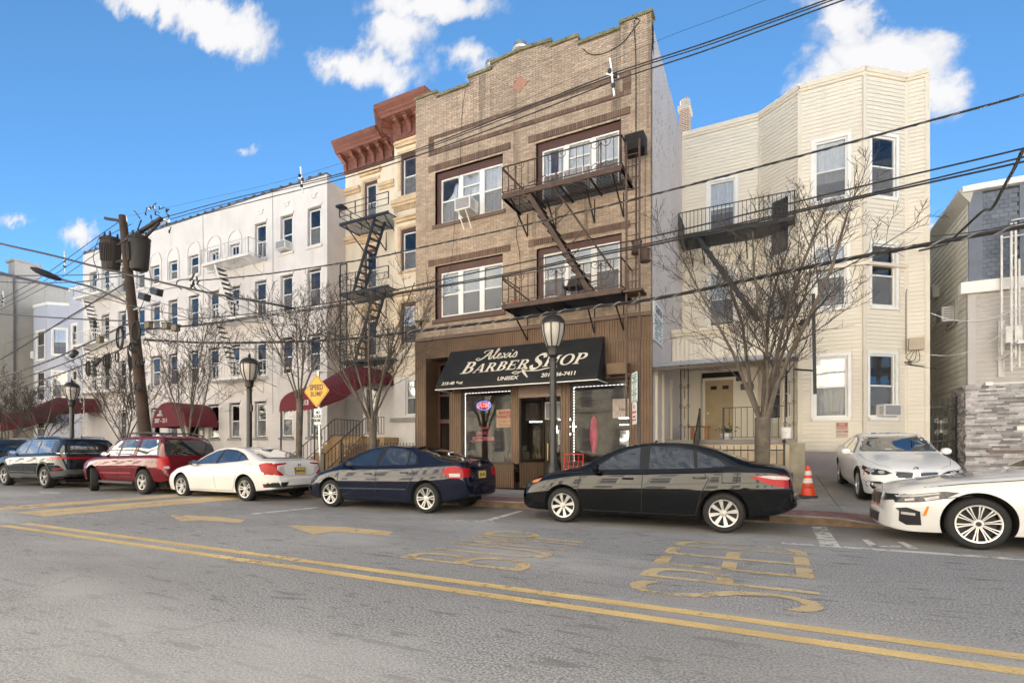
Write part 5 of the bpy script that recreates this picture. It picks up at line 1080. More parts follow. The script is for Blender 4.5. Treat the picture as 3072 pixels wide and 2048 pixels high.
air_conditioner('white air conditioner in the far bay of the pale blue house', Fr(-50.2, 19.4, -49.1, 18.4), .35, 1.1, 8.25, 8.75, .35)
# ================================================================== tall beige side wall, far left
m_beige = brick_mat('beige_brick', (.43, .40, .345), (.39, .36, .31), (.36, .335, .29), .21, .07, .5, streak=.45)
beige = thing('brick_block', 'tall beige brick block with a blank side wall at the far left', 'building', (-58, 18, .14))
BXR = -50.4; FG = Fr(BXR, 12.6, BXR, 34)
b = MB(); b.box(-75, BXR, 12.6, 34, 0, 14.15); b.build('wall', m_beige, beige)
b = MB(); b.box(-75.1, BXR+.08, 12.5, 34, 14.15, 14.32); b.build('roof_edge', MATS['tar_roof_edge'], beige)
def zat(px, py): return PX(px, py, BXR)
c0, c1 = zat(45, 800), zat(120, 840)
b = MB(); b.box(BXR-1.1, BXR-.02, c0.y, c1.y, 13.9, zat(45, 783).z); b.build('chimney', brick_mat('pale_chimney_brick', (.5, .46, .41), (.45, .41, .36), (.38, .34, .3), .21, .07, .6), beige); b = MB(); b.box(BXR-1.2, BXR+.1, c0.y-.15, c1.y+.15, zat(45, 783).z, zat(45, 778).z+.02); b.build('chimney_cap', m_concrete, beige)
b = MB(); p = zat(42, 900); b.fbox(FG, p.y-12.6-.05, p.y-12.6+.05, .3, 14.1, 0, .1); b.build('downspout', pm('dark_downspout', (.13, .125, .12), .7, var=.2), beige)
# far end of the street, closing the view between the cars and the block
far = thing('far_building', 'dull brick building at the far left end of the street', 'building', (-95, 18, 0)); b = MB(); b.box(-130, -80, 13, 34, 0, 9); b.build('wall', m_beige, far)
# ================================================================== yellow sided house with the stacked bay
m_ylw = pm('cream_yellow_vinyl', (.735, .67, .56), .6, var=.05, scale=.7, streak=.12, streak_col=(.35, .27, .17)); m_ylwt = pm('vinyl_corner_trim', (.70, .62, .50), .5, var=.05)
YM, YF = 19.85, 18.9; X0, X1 = -2.96, 4.24; YT = 12.72
F1 = Fr(X0, YM, -.43, YM); F2 = Fr(-.43, YM, .76, YF); F3 = Fr(.76, YF, 2.48, YF); F4 = Fr(2.48, YF, 3.67, YM); F5 = Fr(3.67, YM, X1, YM)
yel = thing('sided_house', 'three storey cream yellow sided house with a stacked bay and covered porch, number 217', 'building', (.6, 19.4, .5))
wd = {}
def wpx(fr, key, tl, br, **k):
    a, zt = fr.uz(*tl); b_, zb = fr.uz(*br); wd.setdefault(key, []).append((a, b_, zb, zt, k)); return a, b_, zb, zt
wpx(F1, 1, (2124, 548), (2208, 700), curtain='cloth', drop=.4); wpx(F1, 1, (2124, 818), (2205, 978), curtain='blind', drop=.1)
L2 = F2.L
wd[2] = [(.35, 1.18, 7.75, 9.75, dict(curtain='pair')), (.35, 1.18, 4.9, 6.75, dict(curtain='cloth', drop=.5)), (.3, 1.15, 2.3, 4.05, dict(curtain=None))]
wpx(F3, 3, (2440, 428), (2546, 596), curtain='cloth', drop=.3, extra_rail=None); wpx(F3, 3, (2443, 742), (2543, 921), curtain='cloth', drop=.0); wpx(F3, 3, (2440, 1070), (2546, 1255), curtain='cloth', drop=.02)
wpx(F4, 4, (2612, 400), (2691, 600), curtain='pair'); wpx(F4, 4, (2612, 726), (2689, 926), curtain='cloth', drop=.5); wpx(F4, 4, (2606, 1057), (2688, 1256), curtain='cloth', drop=.3)
its = []
for key, fr in ((1, F1), (2, F2), (3, F3), (4, F4), (5, F5)):
    hs = [h[:4] for h in wd.get(key, [])]; z0 = 5.1 if key == 1 else 1.28
    if key == 2: z0 = 4.4
    b = MB(); wall(b, fr, 0, fr.L, z0, YT, hs, 0, .12)
    if key == 1: wall(b, fr, 0, fr.L, 1.0, 5.1, [], 0)
    if key == 2: wall(b, fr, 0, fr.L, 1.0, 4.4, [h for h in hs if h[2] < 4], 0)
    b.build('wall', m_ylw, yel)
    its += siding(fr, .03, fr.L-.03, 1.7 if key < 3 else 1.32, YT, [(h[0]-.1, h[1]+.1, h[2]-.1, h[3]+.1) for h in hs], .125, .026, 1.3 if key in (3, 4) else 1)
    for h in wd.get(key, []):
        k = dict(h[4]); sash_window(yel, fr, h[0]+.03, h[1]-.03, h[2]+.05, h[3]-.03, -.06, m_trimw, .06, .5, trim=.09, sill=.06, **k)
    q = MB(); q.fbox(fr, -.02 if key != 2 else 0, fr.L+.02, YT, YT+.08, -.25, .05); q.fbox(fr, 0, fr.L, YT+.08, YT+.24, -.25, .09); q.build('cornice', m_ylwt, yel)
pieces(its, 'siding_board', m_ylw, yel, 290)
b = MB()
for fr, u in ((F1, .03), (F2, 0), (F3, .0), (F4, 0), (F5, 0), (F5, F5.L-.03)):
    z0 = 1.25; q = MB(); q.fbox(fr, u-.06, u+.06, z0, YT, -.02, .035); q.build('corner_board', m_ylwt, yel)
q = MB(); q.fbox(F3, -.12, F3.L+.12, 6.95, 7.05, -.05, .09); q.fbox(F4, 0, F4.L, 6.95, 7.05, -.05, .09); q.build('bay_skirt', m_ylwt, yel)
b = MB(); shell(b, X0, X1, YM, 33, 0, 12.8); b.quad((-.43, YM, YT+.2), (.76, YF, YT+.2), (2.48, YF, YT+.2), (3.67, YM, YT+.2)); b.build('side_wall', m_ylw, yel)
m_found = pm('grey_rose_foundation', (.36, .32, .32), .85, var=.12, scale=2, bump=.2)
b = MB()
for fr in (F2, F3, F4, F5): b.fbox(fr, 0, fr.L, .1, 1.3, -.1, -.03)
b.build('foundation', m_found, yel); q = MB(); q.lathe([(.05, 0), (.05, .1), (.02, .12)], F3.P(1.35, .85, -.02), 10, 'Y'); q.build('spigot', m_steel, yel)
q = MB(); q.fbox(F3, .04, .16, .3, 11.9, .03, .13) if 0 else q.fbox(F2, F2.L-.62, F2.L-.52, .3, 4.6, .02, .12); q.build('downspout', m_ylwt, yel)
# projecting porch storey: ribbed panel, cornice and corrugated roof
PYY = 17.55; FP = Fr(0, PYY)
b = MB(); ribbed(b, FP, X0, .55, 4.22, 5.0, 0, .13, .012); b.quad(FP.P(X0, 4.22), FP.P(.55, 4.22), FP.P(.55, 4.22, -2.3), FP.P(X0, 4.22, -2.3)); b.quad(FP.P(.55, 4.22), FP.P(.55, 5.0), FP.P(.55, 5.0, -2.3), FP.P(.55, 4.22, -2.3)); b.build('porch_panel', m_ylw, yel)
b = MB(); b.fbox(FP, X0, .65, 5.0, 5.1, -2.3, .1); b.fbox(FP, X0, .7, 5.1, 5.22, -2.3, .16); b.build('porch_cornice', m_ylwt, yel)
b = MB(); n = 58; pts = []
for i in range(n+1):
    for k, o in ((0, 0), (.5, .03)): pts.append((X0+(.56-X0)*(i+k)/(n+.5), o))
for p, q_ in zip(pts[:-1], pts[1:]): b.quad((p[0], 14.42, 3.58+p[1]), (q_[0], 14.42, 3.58+q_[1]), (q_[0], PYY+.02, 4.22+q_[1]), (p[0], PYY+.02, 4.22+p[1]))
b.build('corrugated_roof', pm('corrugated_sheet', (.52, .53, .55), .45, metal=.3, var=.15, scale=5), yel)
b = MB(); b.bar((X0, 14.5, 3.54), (.56, 14.5, 3.54), .05, .07); b.bar((.5, 14.5, 3.55), (.5, PYY, 4.15), .05, .08); b.build('roof_beam', m_brownd, yel)
b = MB(); b.box(X0, .62, 16.6, YM, 1.5, 1.64); b.build('porch_floor', pm('porch_grey', (.25, .225, .21), .85, var=.15), yel); b = MB(); b.box(X0, .6, 16.65, YM, .1, 1.5); b.build('porch_base', pm('porch_base_board', (.58, .47, .34), .8, var=.1), yel)
for i in range(8): q = MB(); q.box(X0+.02, -2.05, 14.75+i*.24, 16.65, .14+i*.187, .14+(i+1)*.187); q.build('porch_step', m_concrete, yel)
# door and its trim
def dz(px, py): return F1.uz(px, py)
a, zt = dz(2116, 1143); b_, zb = dz(2200, 1318)
m_ydoor = pm('ochre_door', (.40, .30, .17), .6, var=.12, scale=2)
q = MB(); q.fbox(F1, a, b_, zb, zt, .0, .06); dr = q.build('front_door', m_ydoor, yel); q = MB(); q.fbox(F1, a-.09, a, zb, zt+.09, 0, .09); q.fbox(F1, b_, b_+.09, zb, zt+.09, 0, .09); q.fbox(F1, a, b_, zt, zt+.09, 0, .09); q.build('door_casing', m_ylw, dr)
q = MB(); q.lathe([(.03, 0), (.035, .03), (.01, .05)], F1.P(a+.1, zb+.95, .07), 10, 'Y'); q.build('knob', MATS['brass'], dr); q = MB(); w = (b_-a); q.fbox(F1, a+w*.2, a+w*.42, zt-.33, zt-.2, .06, .065); q.fbox(F1, a+w*.62, a+w*.84, zt-.33, zt-.2, .06, .065); q.build('door_light', m_dark, dr)
a2, z2 = dz(2106, 1105); b2, z3_ = dz(2225, 1118); q = MB(); q.fbox(F1, a2, b2, 3.75, 4.1, .0, .05); q.build('transom', m_dark, yel)
a3, z3 = dz(2222, 1150); b3, z4 = dz(2262, 1168)
t = thing('house_number', 'dark arched house number plaque 217 beside the ochre front door', 'sign', F1.P((a3+b3)/2, z4, .05)); q = MB(); q.prism([F1.P(x, z, .02) for x, z in ((a3, z4), (b3, z4), (b3, z3-.03), (a3*.3+b3*.7, z3+.03), (a3*.7+b3*.3, z3+.03), (a3, z3-.03))], F1.N*.03); q.build('plaque', pm('slate_plaque', (.1, .1, .11), .6, var=.1), t); text('217', .15, F1, (a3+b3)/2, (z3+z4)/2, .052, pm('plaque_digits', (.45, .4, .33), .6, var=0), t, 'number')
# lacework posts, railing, steps rail
def lace_post(x, y, z0, z1, nm):
    q = MB(); q.bar((x-.11, y, z0), (x-.11, y, z1), .028); q.bar((x+.11, y, z0), (x+.11, y, z1), .028); n = int((z1-z0)/.5)
    for i in range(n): scroll(q, lambda a, e, zz=z0+.25+i*(z1-z0)/n: (x+a, y, zz+e), (0, 0), .2, .007)
    q.build(nm, m_black, yel)
lace_post(-2.45, 16.75, 1.64, 4.1, 'porch_post'); lace_post(.42, 16.75, 1.64, 4.1, 'porch_post')
t = thing('porch_railing', 'black porch railing left of the iron lace post by the yellow house door', 'railing', (-.5, 16.8, 1.64)); q = MB(); railing(q, (-1.33, 16.75, 1.64), (.3, 16.75, 1.64), .95, 10, .018, .035, .06); q.build('railing_bars', m_black, t); q = MB(); q.bar((-1.33, 16.75, 1.2), (-1.33, 16.75, 2.6), .05); q.build('newel_post', m_black, t)
t = thing('stair_railing', 'black slanted stair railing along the whitewashed side wall', 'railing', (-2.0, 15.7, .14)); q = MB(); railing(q, (-2.0, 14.8, .2), (-2.0, 16.7, 1.64), .9, 9, .02, .035, .1); q.build('railing_bars', m_black, t); q = MB(); q.bar((-2.0, 16.7, 1.2), (-2.0, 16.7, 2.6), .05); q.build('newel_post', m_black, t)
# pilaster strips on the lower side wall
for y, w in ((14.9, .1), (15.9, .14), (17.3, .12)): q = MB(); q.box(X0-.015, X0+.05, y, y+w, .14, 3.6); q.build('wall_strip', m_ylwt, brown)
# porch things
t = thing('side_table', 'small orange brown wooden side table on the yellow house porch', 'table', (-2.1, 17.6, 1.64)); q = MB(); q.box(-2.45, -1.8, 17.45, 17.8, 2.06, 2.1); m_ow = pm('orange_wood', (.33, .12, .03), .5, var=.2, scale=6); q.build('table_top', m_ow, t)
for x in (-2.38, -1.95): q = MB(); q.box(x, x+.1, 17.5, 17.75, 1.64, 2.06); q.build('leg', m_ow, t)
t = thing('potted_plant', 'leafy plant in a white bowl pot by the ochre front door', 'plant', (-1.35, 17.9, 1.64)); q = MB(); q.lathe([(.12, 0), (.17, .1), (.2, .22), (.17, .22), (.1, .05)], (-1.35, 17.9, 1.64), 16, 'Z', False); q.build('pot', m_white, t, smooth=True)
q = MB()
for i in range(70):
    p = Vector((-1.35+rnd.gauss(0, .13), 17.9+rnd.gauss(0, .1), 1.9+abs(rnd.gauss(0, .1)))); d = Vector((rnd.uniform(-1, 1), rnd.uniform(-1, 1), rnd.uniform(-.3, .8))).normalized()*.09; n_ = d.orthogonal().normalized()*.035; q.quad(p, p+d*.5+n_, p+d, p+d*.5-n_)
q.build('leaves', pm('dark_leaf', (.035, .07, .03), .5, var=.3), t, kind='stuff')
t = thing('bucket', 'white plastic bucket at the right end of the porch edge', 'bucket', (.35, 16.85, 1.64)); q = MB(); q.lathe([(.13, 0), (.155, .3), (.165, .31), (.15, .31)], (.33, 16.95-.25, 1.66), 16, 'Z', False); q.build('pail', m_white, t, smooth=True); q = MB(); q.tube([(.18, 16.7, 1.93), (.33, 16.52, 1.8), (.48, 16.7, 1.93)], .006, 4); q.build('handle', m_steel, t)
bar_fence('black iron front fence of the yellow house behind the black sedan', (-2.9, 14.7, .14), (.25, 14.7, .14), 1.3, 19)
t = thing('gate_pier', 'mossy concrete pier beside the driveway of the yellow house', 'pier', (.52, 14.75, .14)); q = MB(); q.box(.38, .70, 14.55, 14.95, .1, 1.5); q.build('pier', pm('mossy_concrete', (.27, .24, .18), .95, var=.35, scale=3, bump=.3), t)
t = thing('board_screen', 'pale vertical boards behind the iron front fence of the yellow house', 'fence', (-1, 15.1, .14))
for i in range(11): q = MB(); x = -1.9+i*.2; q.box(x, x+.17, 15.0, 15.03, .14, 1.32+rnd.uniform(-.04, .03)); q.build('board', pm('pale_board', (.6, .47, .33), .8, var=.15, rand=.12), t)
# NO PARKING ANYTIME
a, zt = F3.uz(2508, 1267); b_, zb = F3.uz(2544, 1312)
t = thing('wall_sign', 'faded NO PARKING ANYTIME sign on the yellow bay above the white coupe', 'sign', F3.P((a+b_)/2, zb, .03)); q = MB(); q.fbox(F3, a, b_, zb, zt, .02, .03); q.build('plate', pm('faded_sign', (.55, .45, .38), .6, var=.1), t); q = MB(); zz = zt-(zt-zb)*.42; q.fbox(F3, a+.012, b_-.012, zz, zt-.01, .03, .033); m_fred = pm('faded_red', (.42, .13, .1), .6, var=.1); q.build('red_panel', m_fred, t)
h = zt-zb; text('NO', h*.2, F3, (a+b_)/2, zt-h*.13, .034, MATS['faded_sign'], t, 'lettering', bold=.004); text('PARKING', h*.165, F3, (a+b_)/2, zt-h*.32, .034, MATS['faded_sign'], t, 'lettering', bold=.003); text('ANYTIME', h*.165, F3, (a+b_)/2, zt-h*.6, .031, m_fred, t, 'lettering', bold=.003); text('driveway', h*.13, F3, (a+b_)/2, zt-h*.82, .031, m_fred, t, 'lettering')
air_conditioner('tan air conditioner in the top front bay window of the yellow house', F3, .62, 1.22, 8.62, 9.08, .3); air_conditioner('dark grilled air conditioner in the ground floor right bay window of the yellow house', F4, .5, 1.12, 2.36, 2.72, .22)
t = thing('utility_box', 'beige utility box with black cables near the right edge of the yellow house', 'utility box', F5.P(.2, 4.3, 0)); q = MB(); a, zt = F5.uz(2723, 1017); b_, zb = F5.uz(2768, 1050); q.fbox(F5, a, b_, zb, zt, .02, .2); q.build('box', MATS['beige_plastic'], t)
q = MB()
for k in range(4): q.tube(spline([F5.P(a+.1+.05*k, zb, .1), F5.P(a-.05+.1*k, zb-.2-.05*k, .06), F5.P(a+.1-.12*k, zb-.35, .04), F5.P(a-.2+.3*k, zb-.3-.1*k, .03)], 5), .01, 4)
q.tube([F5.P(a-.05, zb-.1, .05), F5.P(a-.05, 6.2, .04), F5.P(a-.02, 6.3, .03)], .014, 4); q.build('cable', m_black, t)
# dark fire escape of the yellow house
t = thing('fire_escape', 'black iron fire escape crossing the upper front of the yellow sided house', 'fire escape', (-1.2, 19, 7))
fu0, fu1, fz = -2.9, .61, 8.6; FQ = Fr(0, YM)
b = MB(); grating(b, FQ, fu0, fu1, fz, .1, 1.35, 14, .04); b.fbox(FQ, fu0, fu1, fz-.06, fz+.06, 1.33, 1.37); b.build('platform', m_black, t)
r = MB(); railing(r, FQ.P(fu0, fz, 1.35), FQ.P(fu1, fz, 1.35), .86, 28, .018, .035, .1); railing(r, FQ.P(fu0, fz, .05), FQ.P(fu0, fz, 1.35), .86, 8, .018, .035, .1); railing(r, FQ.P(fu1, fz, .95), FQ.P(fu1, fz, 1.35), .86, 3, .018, .035, .1); r.build('railing', m_black, t)
for u in (-2.6, -2.2, -.8, .4): q = MB(); bracket(q, FQ, u, fz, 1.3, .6, .035); q.build('bracket', m_black, t)
b = MB(); A, B = FQ.P(-2.3, fz, 1.25), FQ.P(-.25, 5.3, 1.25); o = Vector((0, .5, 0)); b.bar(A, B, .05, .11); b.bar(A+o, B+o, .05, .11); b.build('stair_stringer', m_black, t); q = MB()
for i in range(1, 11): p = A.lerp(B, i/11); q.box(p.x-.1, p.x+.1, p.y, p.y+.5, p.z-.02, p.z+.02)
q.build('stair_tread', m_black, t)
b = MB(); grating(b, FQ, -.35, 1.0, 5.3, 1.0, 1.75, 9, .04); b.build('platform', m_black, t); r = MB(); railing(r, FQ.P(-.3, 5.3, 1.75), FQ.P(1.0, 5.3, 1.75), .75, 8, .018, .035, .1); r.build('railing', m_black, t)
b = MB(); A = FQ.P(1.08, 6.0, 1.9); b.bar(A, FQ.P(1.12, 3.0, 1.95), .09, .11); b.bar(FQ.P(.62, 3.85, 1.4), FQ.P(1.1, 3.7, 1.92), .05); b.build('drop_ladder', m_black, t)
# ================================================================== grey house with slate blue shingles
m_gry = pm('greige_clapboard', (.47, .43, .40), .65, var=.06); m_grys = pm('grey_green_clapboard', (.74, .72, .65), .7, var=.08, streak=.15); m_shg = pm('slate_blue_shingle', (.15, .17, .205), .75, var=.12, scale=3, rand=.14)
m_ledge = pm('ledger_stone', (.41, .385, .375), .85, var=.25, scale=6, rand=.52, bump=.5, bscale=50)
GX, GY = 5.12, 19.5; F6 = Fr(GX, GY, 20, GY); F7 = Fr(GX, 34, GX, GY)
grey = thing('grey_house', 'grey clapboard house with slate blue scalloped shingles over a ledger stone base', 'building', (9, GY, .5))
b = MB(); b.quad((GX, GY, 3.2), (20, GY, 3.2), (20, GY, 8.82), (GX, GY, 8.82)); b.quad((GX, GY, 0), (GX, 34, 0), (GX, 34, 8.9), (GX, GY, 8.9)); b.quad((GX, GY, 8.8), (20, GY, 8.8), (20, 34, 8.8), (GX, 34, 8.8)); b.build('wall', m_grys, grey)
its = siding(F6, .14, 9, 3.25, 5.85, [(1.2, 3, 3.9, 5.8)], .135, .02); pieces(its, 'siding_board', m_gry, grey, 60)
its = siding(F7, 0, F7.L-.12, .3, 8.6, [(F7.L-2.0, F7.L-1.1, 5.3, 5.95)], .18, .024); pieces(its, 'side_board', m_grys, grey, 60)
b = MB(); b.fbox(F6, -.05, .14, 3.22, 5.88, -.02, .05); b.fbox(F7, F7.L-.14, F7.L+.042, 3.225, 5.875, -.02, .044); b.build('corner_board', pm('pale_grey_trim', (.5, .46, .44), .6, var=.05), grey)
b = MB(); b.fbox(F6, -.25, 9, 5.85, 6.18, -.02, .22); b.build('belt_board', m_trimw, grey)
b = MB(); b.fbox(F6, -.2, 9, 8.8, 8.97, -.1, .2); b.build('fascia', m_trimw, grey)
b = MB(); b.prism([F7.P(F7.L+.1, 8.5, .01), F7.P(F7.L+.1, 8.86, .26), F7.P(F7.L+.1, 8.93, .26), F7.P(F7.L+.1, 8.93, -.1)], F7.U*-14); b.build('side_eave', pm('eave_trim', (.5, .48, .43), .7, var=.1), grey)
b = MB(); b.fbox(F6, -.03, .28, 6.18, 8.8, -.01, .06); b.build('shingle_corner', m_shg, grey); b = MB(); b.fbox(F6, 1.08, 1.26, 6.18, 8.8, -.01, .05); b.build('shingle_corner', m_shg, grey)
its = []; zz = 6.22; row = 0; sw_ = .19; sh_ = .125
b = MB(); b.fbox(F6, .2, 1.2, 6.18, 8.8, 0, .01); b.build('shingle_backing', pm('dark_backing', (.04, .045, .055), .9, var=.1), grey)  # dark sheet behind the shingles, showing in their joints
while zz < 8.68:
    u = .28-(row % 2)*sw_/2
    while u < 1.1:
        a, e = max(u, .28)+.004, min(u+sw_, 1.09)-.004; n = 5; d = .035; top = zz+sh_*1.05
        lo = [(a+(e-a)*i/n, zz-.02*math.sin(math.pi*i/n)) for i in range(n+1)]
        vs = [F6.P(x, z, d) for x, z in lo]+[F6.P(e, top, .012), F6.P(a, top, .012)]+[F6.P(x, z, .011) for x, z in lo]
        fs = [tuple(range(n+3))]+[(i+1, i, n+3+i, n+4+i) for i in range(n)]
        if e-a > .05: its.append((vs, fs, pxsize(F6.P(u, zz))*(1 if u < 4 else .1)))
        u += sw_
    zz += sh_; row += 1
pieces(its, 'shingle', m_shg, grey, 200)
# ledger stone
FS6 = Fr(GX-.12, GY-.1, 20, GY-.1); FS7 = Fr(GX-.12, GY+1.2, GX-.12, GY-.1)
b = MB(); b.fbox(FS6, 0, 9, .1, 3.2, -1.2, -.005); b.build('stone_backing', m_joint, grey)
its = []; zz = .45
while zz < 3.2:
    u = -rnd.uniform(0, .3)
    while u < 6:
        w = rnd.choice([.16, .22, .3, .38, .45]); a, e = max(u, 0)+.002, u+w-.002
        if e-a > .04: vs, fs = fbrick(FS6, a, e, zz+.002, min(zz+.053, 3.2), rnd.uniform(.0, .03), -.01); its.append((vs, fs, (e-a)*pxsize(FS6.P(a, zz))*(1 if u < 2.6 and zz > 1.2 else .2)))
        u += w
    u = 0
    while u < 1.2:
        w = rnd.choice([.16, .22, .3]); vs, fs = fbrick(FS7, u+.002, min(u+w, 1.3)-.002, zz+.002, zz+.053, rnd.uniform(0, .03), -.01); its.append((vs, fs, .001)); u += w
    zz += .055
pieces(its, 'ledger_stone', m_ledge, grey, 290)
q = MB(); q.fbox(F6, .3, .46, 3.16, 3.26, .1, .22); q.build('flood_light', m_trimw, grey); q = MB(); q.fbox(F6, 3.25, 3.7, 1.9, 2.05, .05, .14) if 0 else q.fbox(F6, 1.0, 1.16, 1.88, 2.0, .05, .14); q.build('outlet_box', m_trimw, grey)
q = MB(); q.fbox(F6, .35, 6, 1.27, 1.33, .1, .2); q.build('stone_ledge', pm('brown_ledge', (.25, .17, .14), .8, var=.1), grey)
sash_window(grey, F6, 1.28, 2.4, 4.05, 5.5, -.05, m_trimw, .07, .5, 'blind', .3, trim=.08)
its = siding(F6, 1.27, 9, 6.2, 8.8, [], .135, .02); pieces(its, 'upper_board', m_gry, grey, 30)
a_, z_ = 1.1, 4.3
air_conditioner('boxy beige air conditioner jutting from the side of the grey house', F7, F7.L-1.85, F7.L-1.25, 5.38, 5.85, .35)
q = MB(); q.fbox(F7, F7.L-2.05, F7.L-1.95, 5.3, 5.95, -.02, .06); q.fbox(F7, F7.L-1.1, F7.L-1.0, 5.25, 6.05, -.02, .08); q.fbox(F7, F7.L-2.05, F7.L-1.0, 5.22, 5.3, -.02, .08); q.build('window_casing', MATS['eave_trim'], grey)
q = MB(); q.fbox(F7, F7.L-3.3, F7.L-3.0, 6.6, 7.0, 0, .2); q.build('vent_hood', MATS['eave_trim'], grey)
# white pipes and fire escape on the grey house
t = thing('fire_escape', 'white painted iron fire escape rising on the grey shingled house front', 'fire escape', F6.P(2.5, 4, .5), 0, None)
b = MB()
for u, z0, z1, d in ((.62, 4.0, 7.35, .3), (.78, 3.5, 7.6, .45), (.87, 3.9, 7.6, .45), (.96, 3.6, 6.6, .4), (1.08, 4.2, 7.75, .55), (1.16, 4.2, 7.75, .55)): b.bar(F6.P(u, z0, d), F6.P(u, z1, d), .045)
b.build('upright', m_wfe, t); b = MB()
for i in range(11): b.bar(F6.P(.78, 3.6+i*.34, .45), F6.P(.9, 3.72+i*.34, .45), .022)
for z in (7.25, 7.55, 7.7): b.bar(F6.P(.62 if z < 7.4 else .8, z, .4), F6.P(2.5, z, .55), .03)
b.build('rung', m_wfe, t); b = MB(); grating(b, F6, .8, 3, 4.25, .05, .8, 8, .04); b.fbox(F6, .8, 3, 4.2, 4.3, .78, .82); b.build('platform', m_wfe, t); b = MB(); railing(b, F6.P(1.12, 4.25, .8), F6.P(3, 4.25, .8), .95, 8, .02, .05, .1); b.build('railing', m_wfe, t)
b = MB(); b.fbox(F6, .62, .76, 3.4, 5.0, .03, .07); b.prism([F6.P(.6, 4.1, .05), F6.P(.8, 4.1, .5), F6.P(.8, 4.03, .5), F6.P(.6, 3.85, .05)], F6.U*.05); b.build('bracket', m_wfe, t); b = MB(); scroll(b, lambda a, e: F6.P(.72+a, 3.75+e, .12), (0, 0), .2, .014); b.build('scrollwork', m_wfe, t)
for u in (.72, .95): q = MB(); q.fbox(F6, u-.06, u+.06, 4.3, 4.75, .35, .47); q.build('counterweight', m_wfe, t)
# alley gate
t = thing('alley_gate', 'black iron gate closing the alley between the yellow and grey houses', 'gate', (4.6, 20.1, .5)); FGt = Fr(4.24, 20.1)
b = MB(); b.fbox(FGt, 0, .74, 2.62, 2.68, -.02, .02); b.fbox(FGt, 0, .74, 1.58, 1.62, -.015, .015); b.fbox(FGt, .7, .76, .4, 2.95, -.03, .03); b.fbox(FGt, 0, .74, .55, .6, -.02, .02); b.build('gate_frame', m_black, t)
for i in range(6): q = MB(); q.bar(FGt.P(.03+i*.125, .55, 0), FGt.P(.03+i*.125, 2.9, 0), .02); q.build('bar', m_black, t)
b = MB(); scroll(b, lambda a, e: FGt.P(.36+a, 2.05+e, .01), (0, 0), .2, .008); scroll(b, lambda a, e: FGt.P(.36+a, 2.05-e, .01), (0, 0), .2, .008); b.build('scrollwork', m_wfe, t)
q = MB(); q.box(4.24, 5.1, 24, 24.1, .4, 6); q.build('wall', m_ylw, thing('alley_wall', 'shaded tan wall at the back of the narrow alley', 'wall', (4.7, 24, .4)))
# ================================================================== the other side of the street (seen in glass and car paint)
def opp(x0, x1, h, col, nm, label):
    t = thing('row_building', label, 'building', ((x0+x1)/2, -6, .14)); F = Fr(x1, -6.0, x0, -6.0); Lw = F.L; hs = []; n = max(2, int(Lw/2.3)); s = Lw/n; z = 1.2
    while z+2.2 < h:
        for i in range(n): hs.append((s*(i+.5)-.5, s*(i+.5)+.5, z, z+1.75))
        z += 3.1
    q = MB(); wall(q, F, 0, Lw, .1, h, hs, 0, .15); q.quad((x0, -6, h), (x1, -6, h), (x1, -16, h), (x0, -16, h)); q.quad((x0, -6, 0), (x0, -16, 0), (x0, -16, h), (x0, -6, h)); q.quad((x1, -6, 0), (x1, -16, 0), (x1, -16, h), (x1, -6, h)); q.build('wall', pm(nm, col, .85, var=.08), t)
    for a, b_, c, e in hs:
        q = MB(); 
        for k in ((a, a+.07, c, e), (b_-.07, b_, c, e), (a+.07, b_-.07, e-.07, e), (a+.07, b_-.07, c, c+.07), (a+.07, b_-.07, (c+e)/2-.03, (c+e)/2+.03)): q.fbox(F, *k, -.12, -.06)
        o = q.build('window', m_trimw, t); q = MB(); q.fbox(F, a+.05, b_-.05, c+.05, e-.05, -.12, -.11); q.build('pane', GLASS_O, o)
    q = MB(); q.fbox(F, -.05, Lw+.05, h-.1, h+.35, -.3, .4); q.fbox(F, 0, Lw, h-.6, h-.1, 0, .12); q.build('cornice', pm(nm+'_trim', tuple(c*.75 for c in col), .8, var=.1), t); q = MB(); q.fbox(F, 0, Lw, 4.0, 4.25, 0, .1); q.build('belt_course', MATS[nm+'_trim'], t)
GLASS_O = glass_mat('dark_pane', dark=(.26, .25, .24), wob=0)
opp(-46, -30, 10.6, (.74, .67, .56), 'pale_ochre_front', 'pale ochre apartment front facing the white apartment house'); opp(-30, -17.5, 11.6, (.76, .69, .57), 'golden_cream_front', 'golden cream apartment front across from the maroon awnings'); opp(-17.5, -6, 10.4, (.70, .63, .50), 'butter_front', 'butter coloured apartment front across from the barbershop'); opp(-6, 4, 11.8, (.66, .60, .49), 'tan_cream_front', 'tan cream apartment front directly behind the photographer'); opp(4, 17, 10.8, (.64, .60, .52), 'ivory_front', 'ivory apartment front across from the grey house'); opp(-62, -46, 10.8, (.76, .69, .58), 'grey_cream_front', 'grey cream apartment front at the left end of the far row'); opp(-80, -62, 10.2, (.74, .68, .6), 'chalk_front', 'chalky apartment front furthest left on the far side'); opp(17, 34, 9.8, (.7, .62, .5), 'sand_front', 'sand coloured apartment front at the right end of the far row')
# plain houses that continue the photographed row to the right of the frame (they shade the street)
for x0, x1, h, nm in ((14, 22, 10.5, 'dull_white_front'), (22, 32, 9.5, 'dull_tan_front')):
    t = thing('row_building', 'plain row house in the same row beyond the grey house, '+nm.split('_')[1]+' walls', 'building', (x0, 19, .14)); q = MB(); q.box(x0, x1, 19.0, 32, .1, h); q.build('wall', pm(nm, (.6, .56, .5) if 'white' in nm else (.5, .42, .33), .8, var=.1), t)
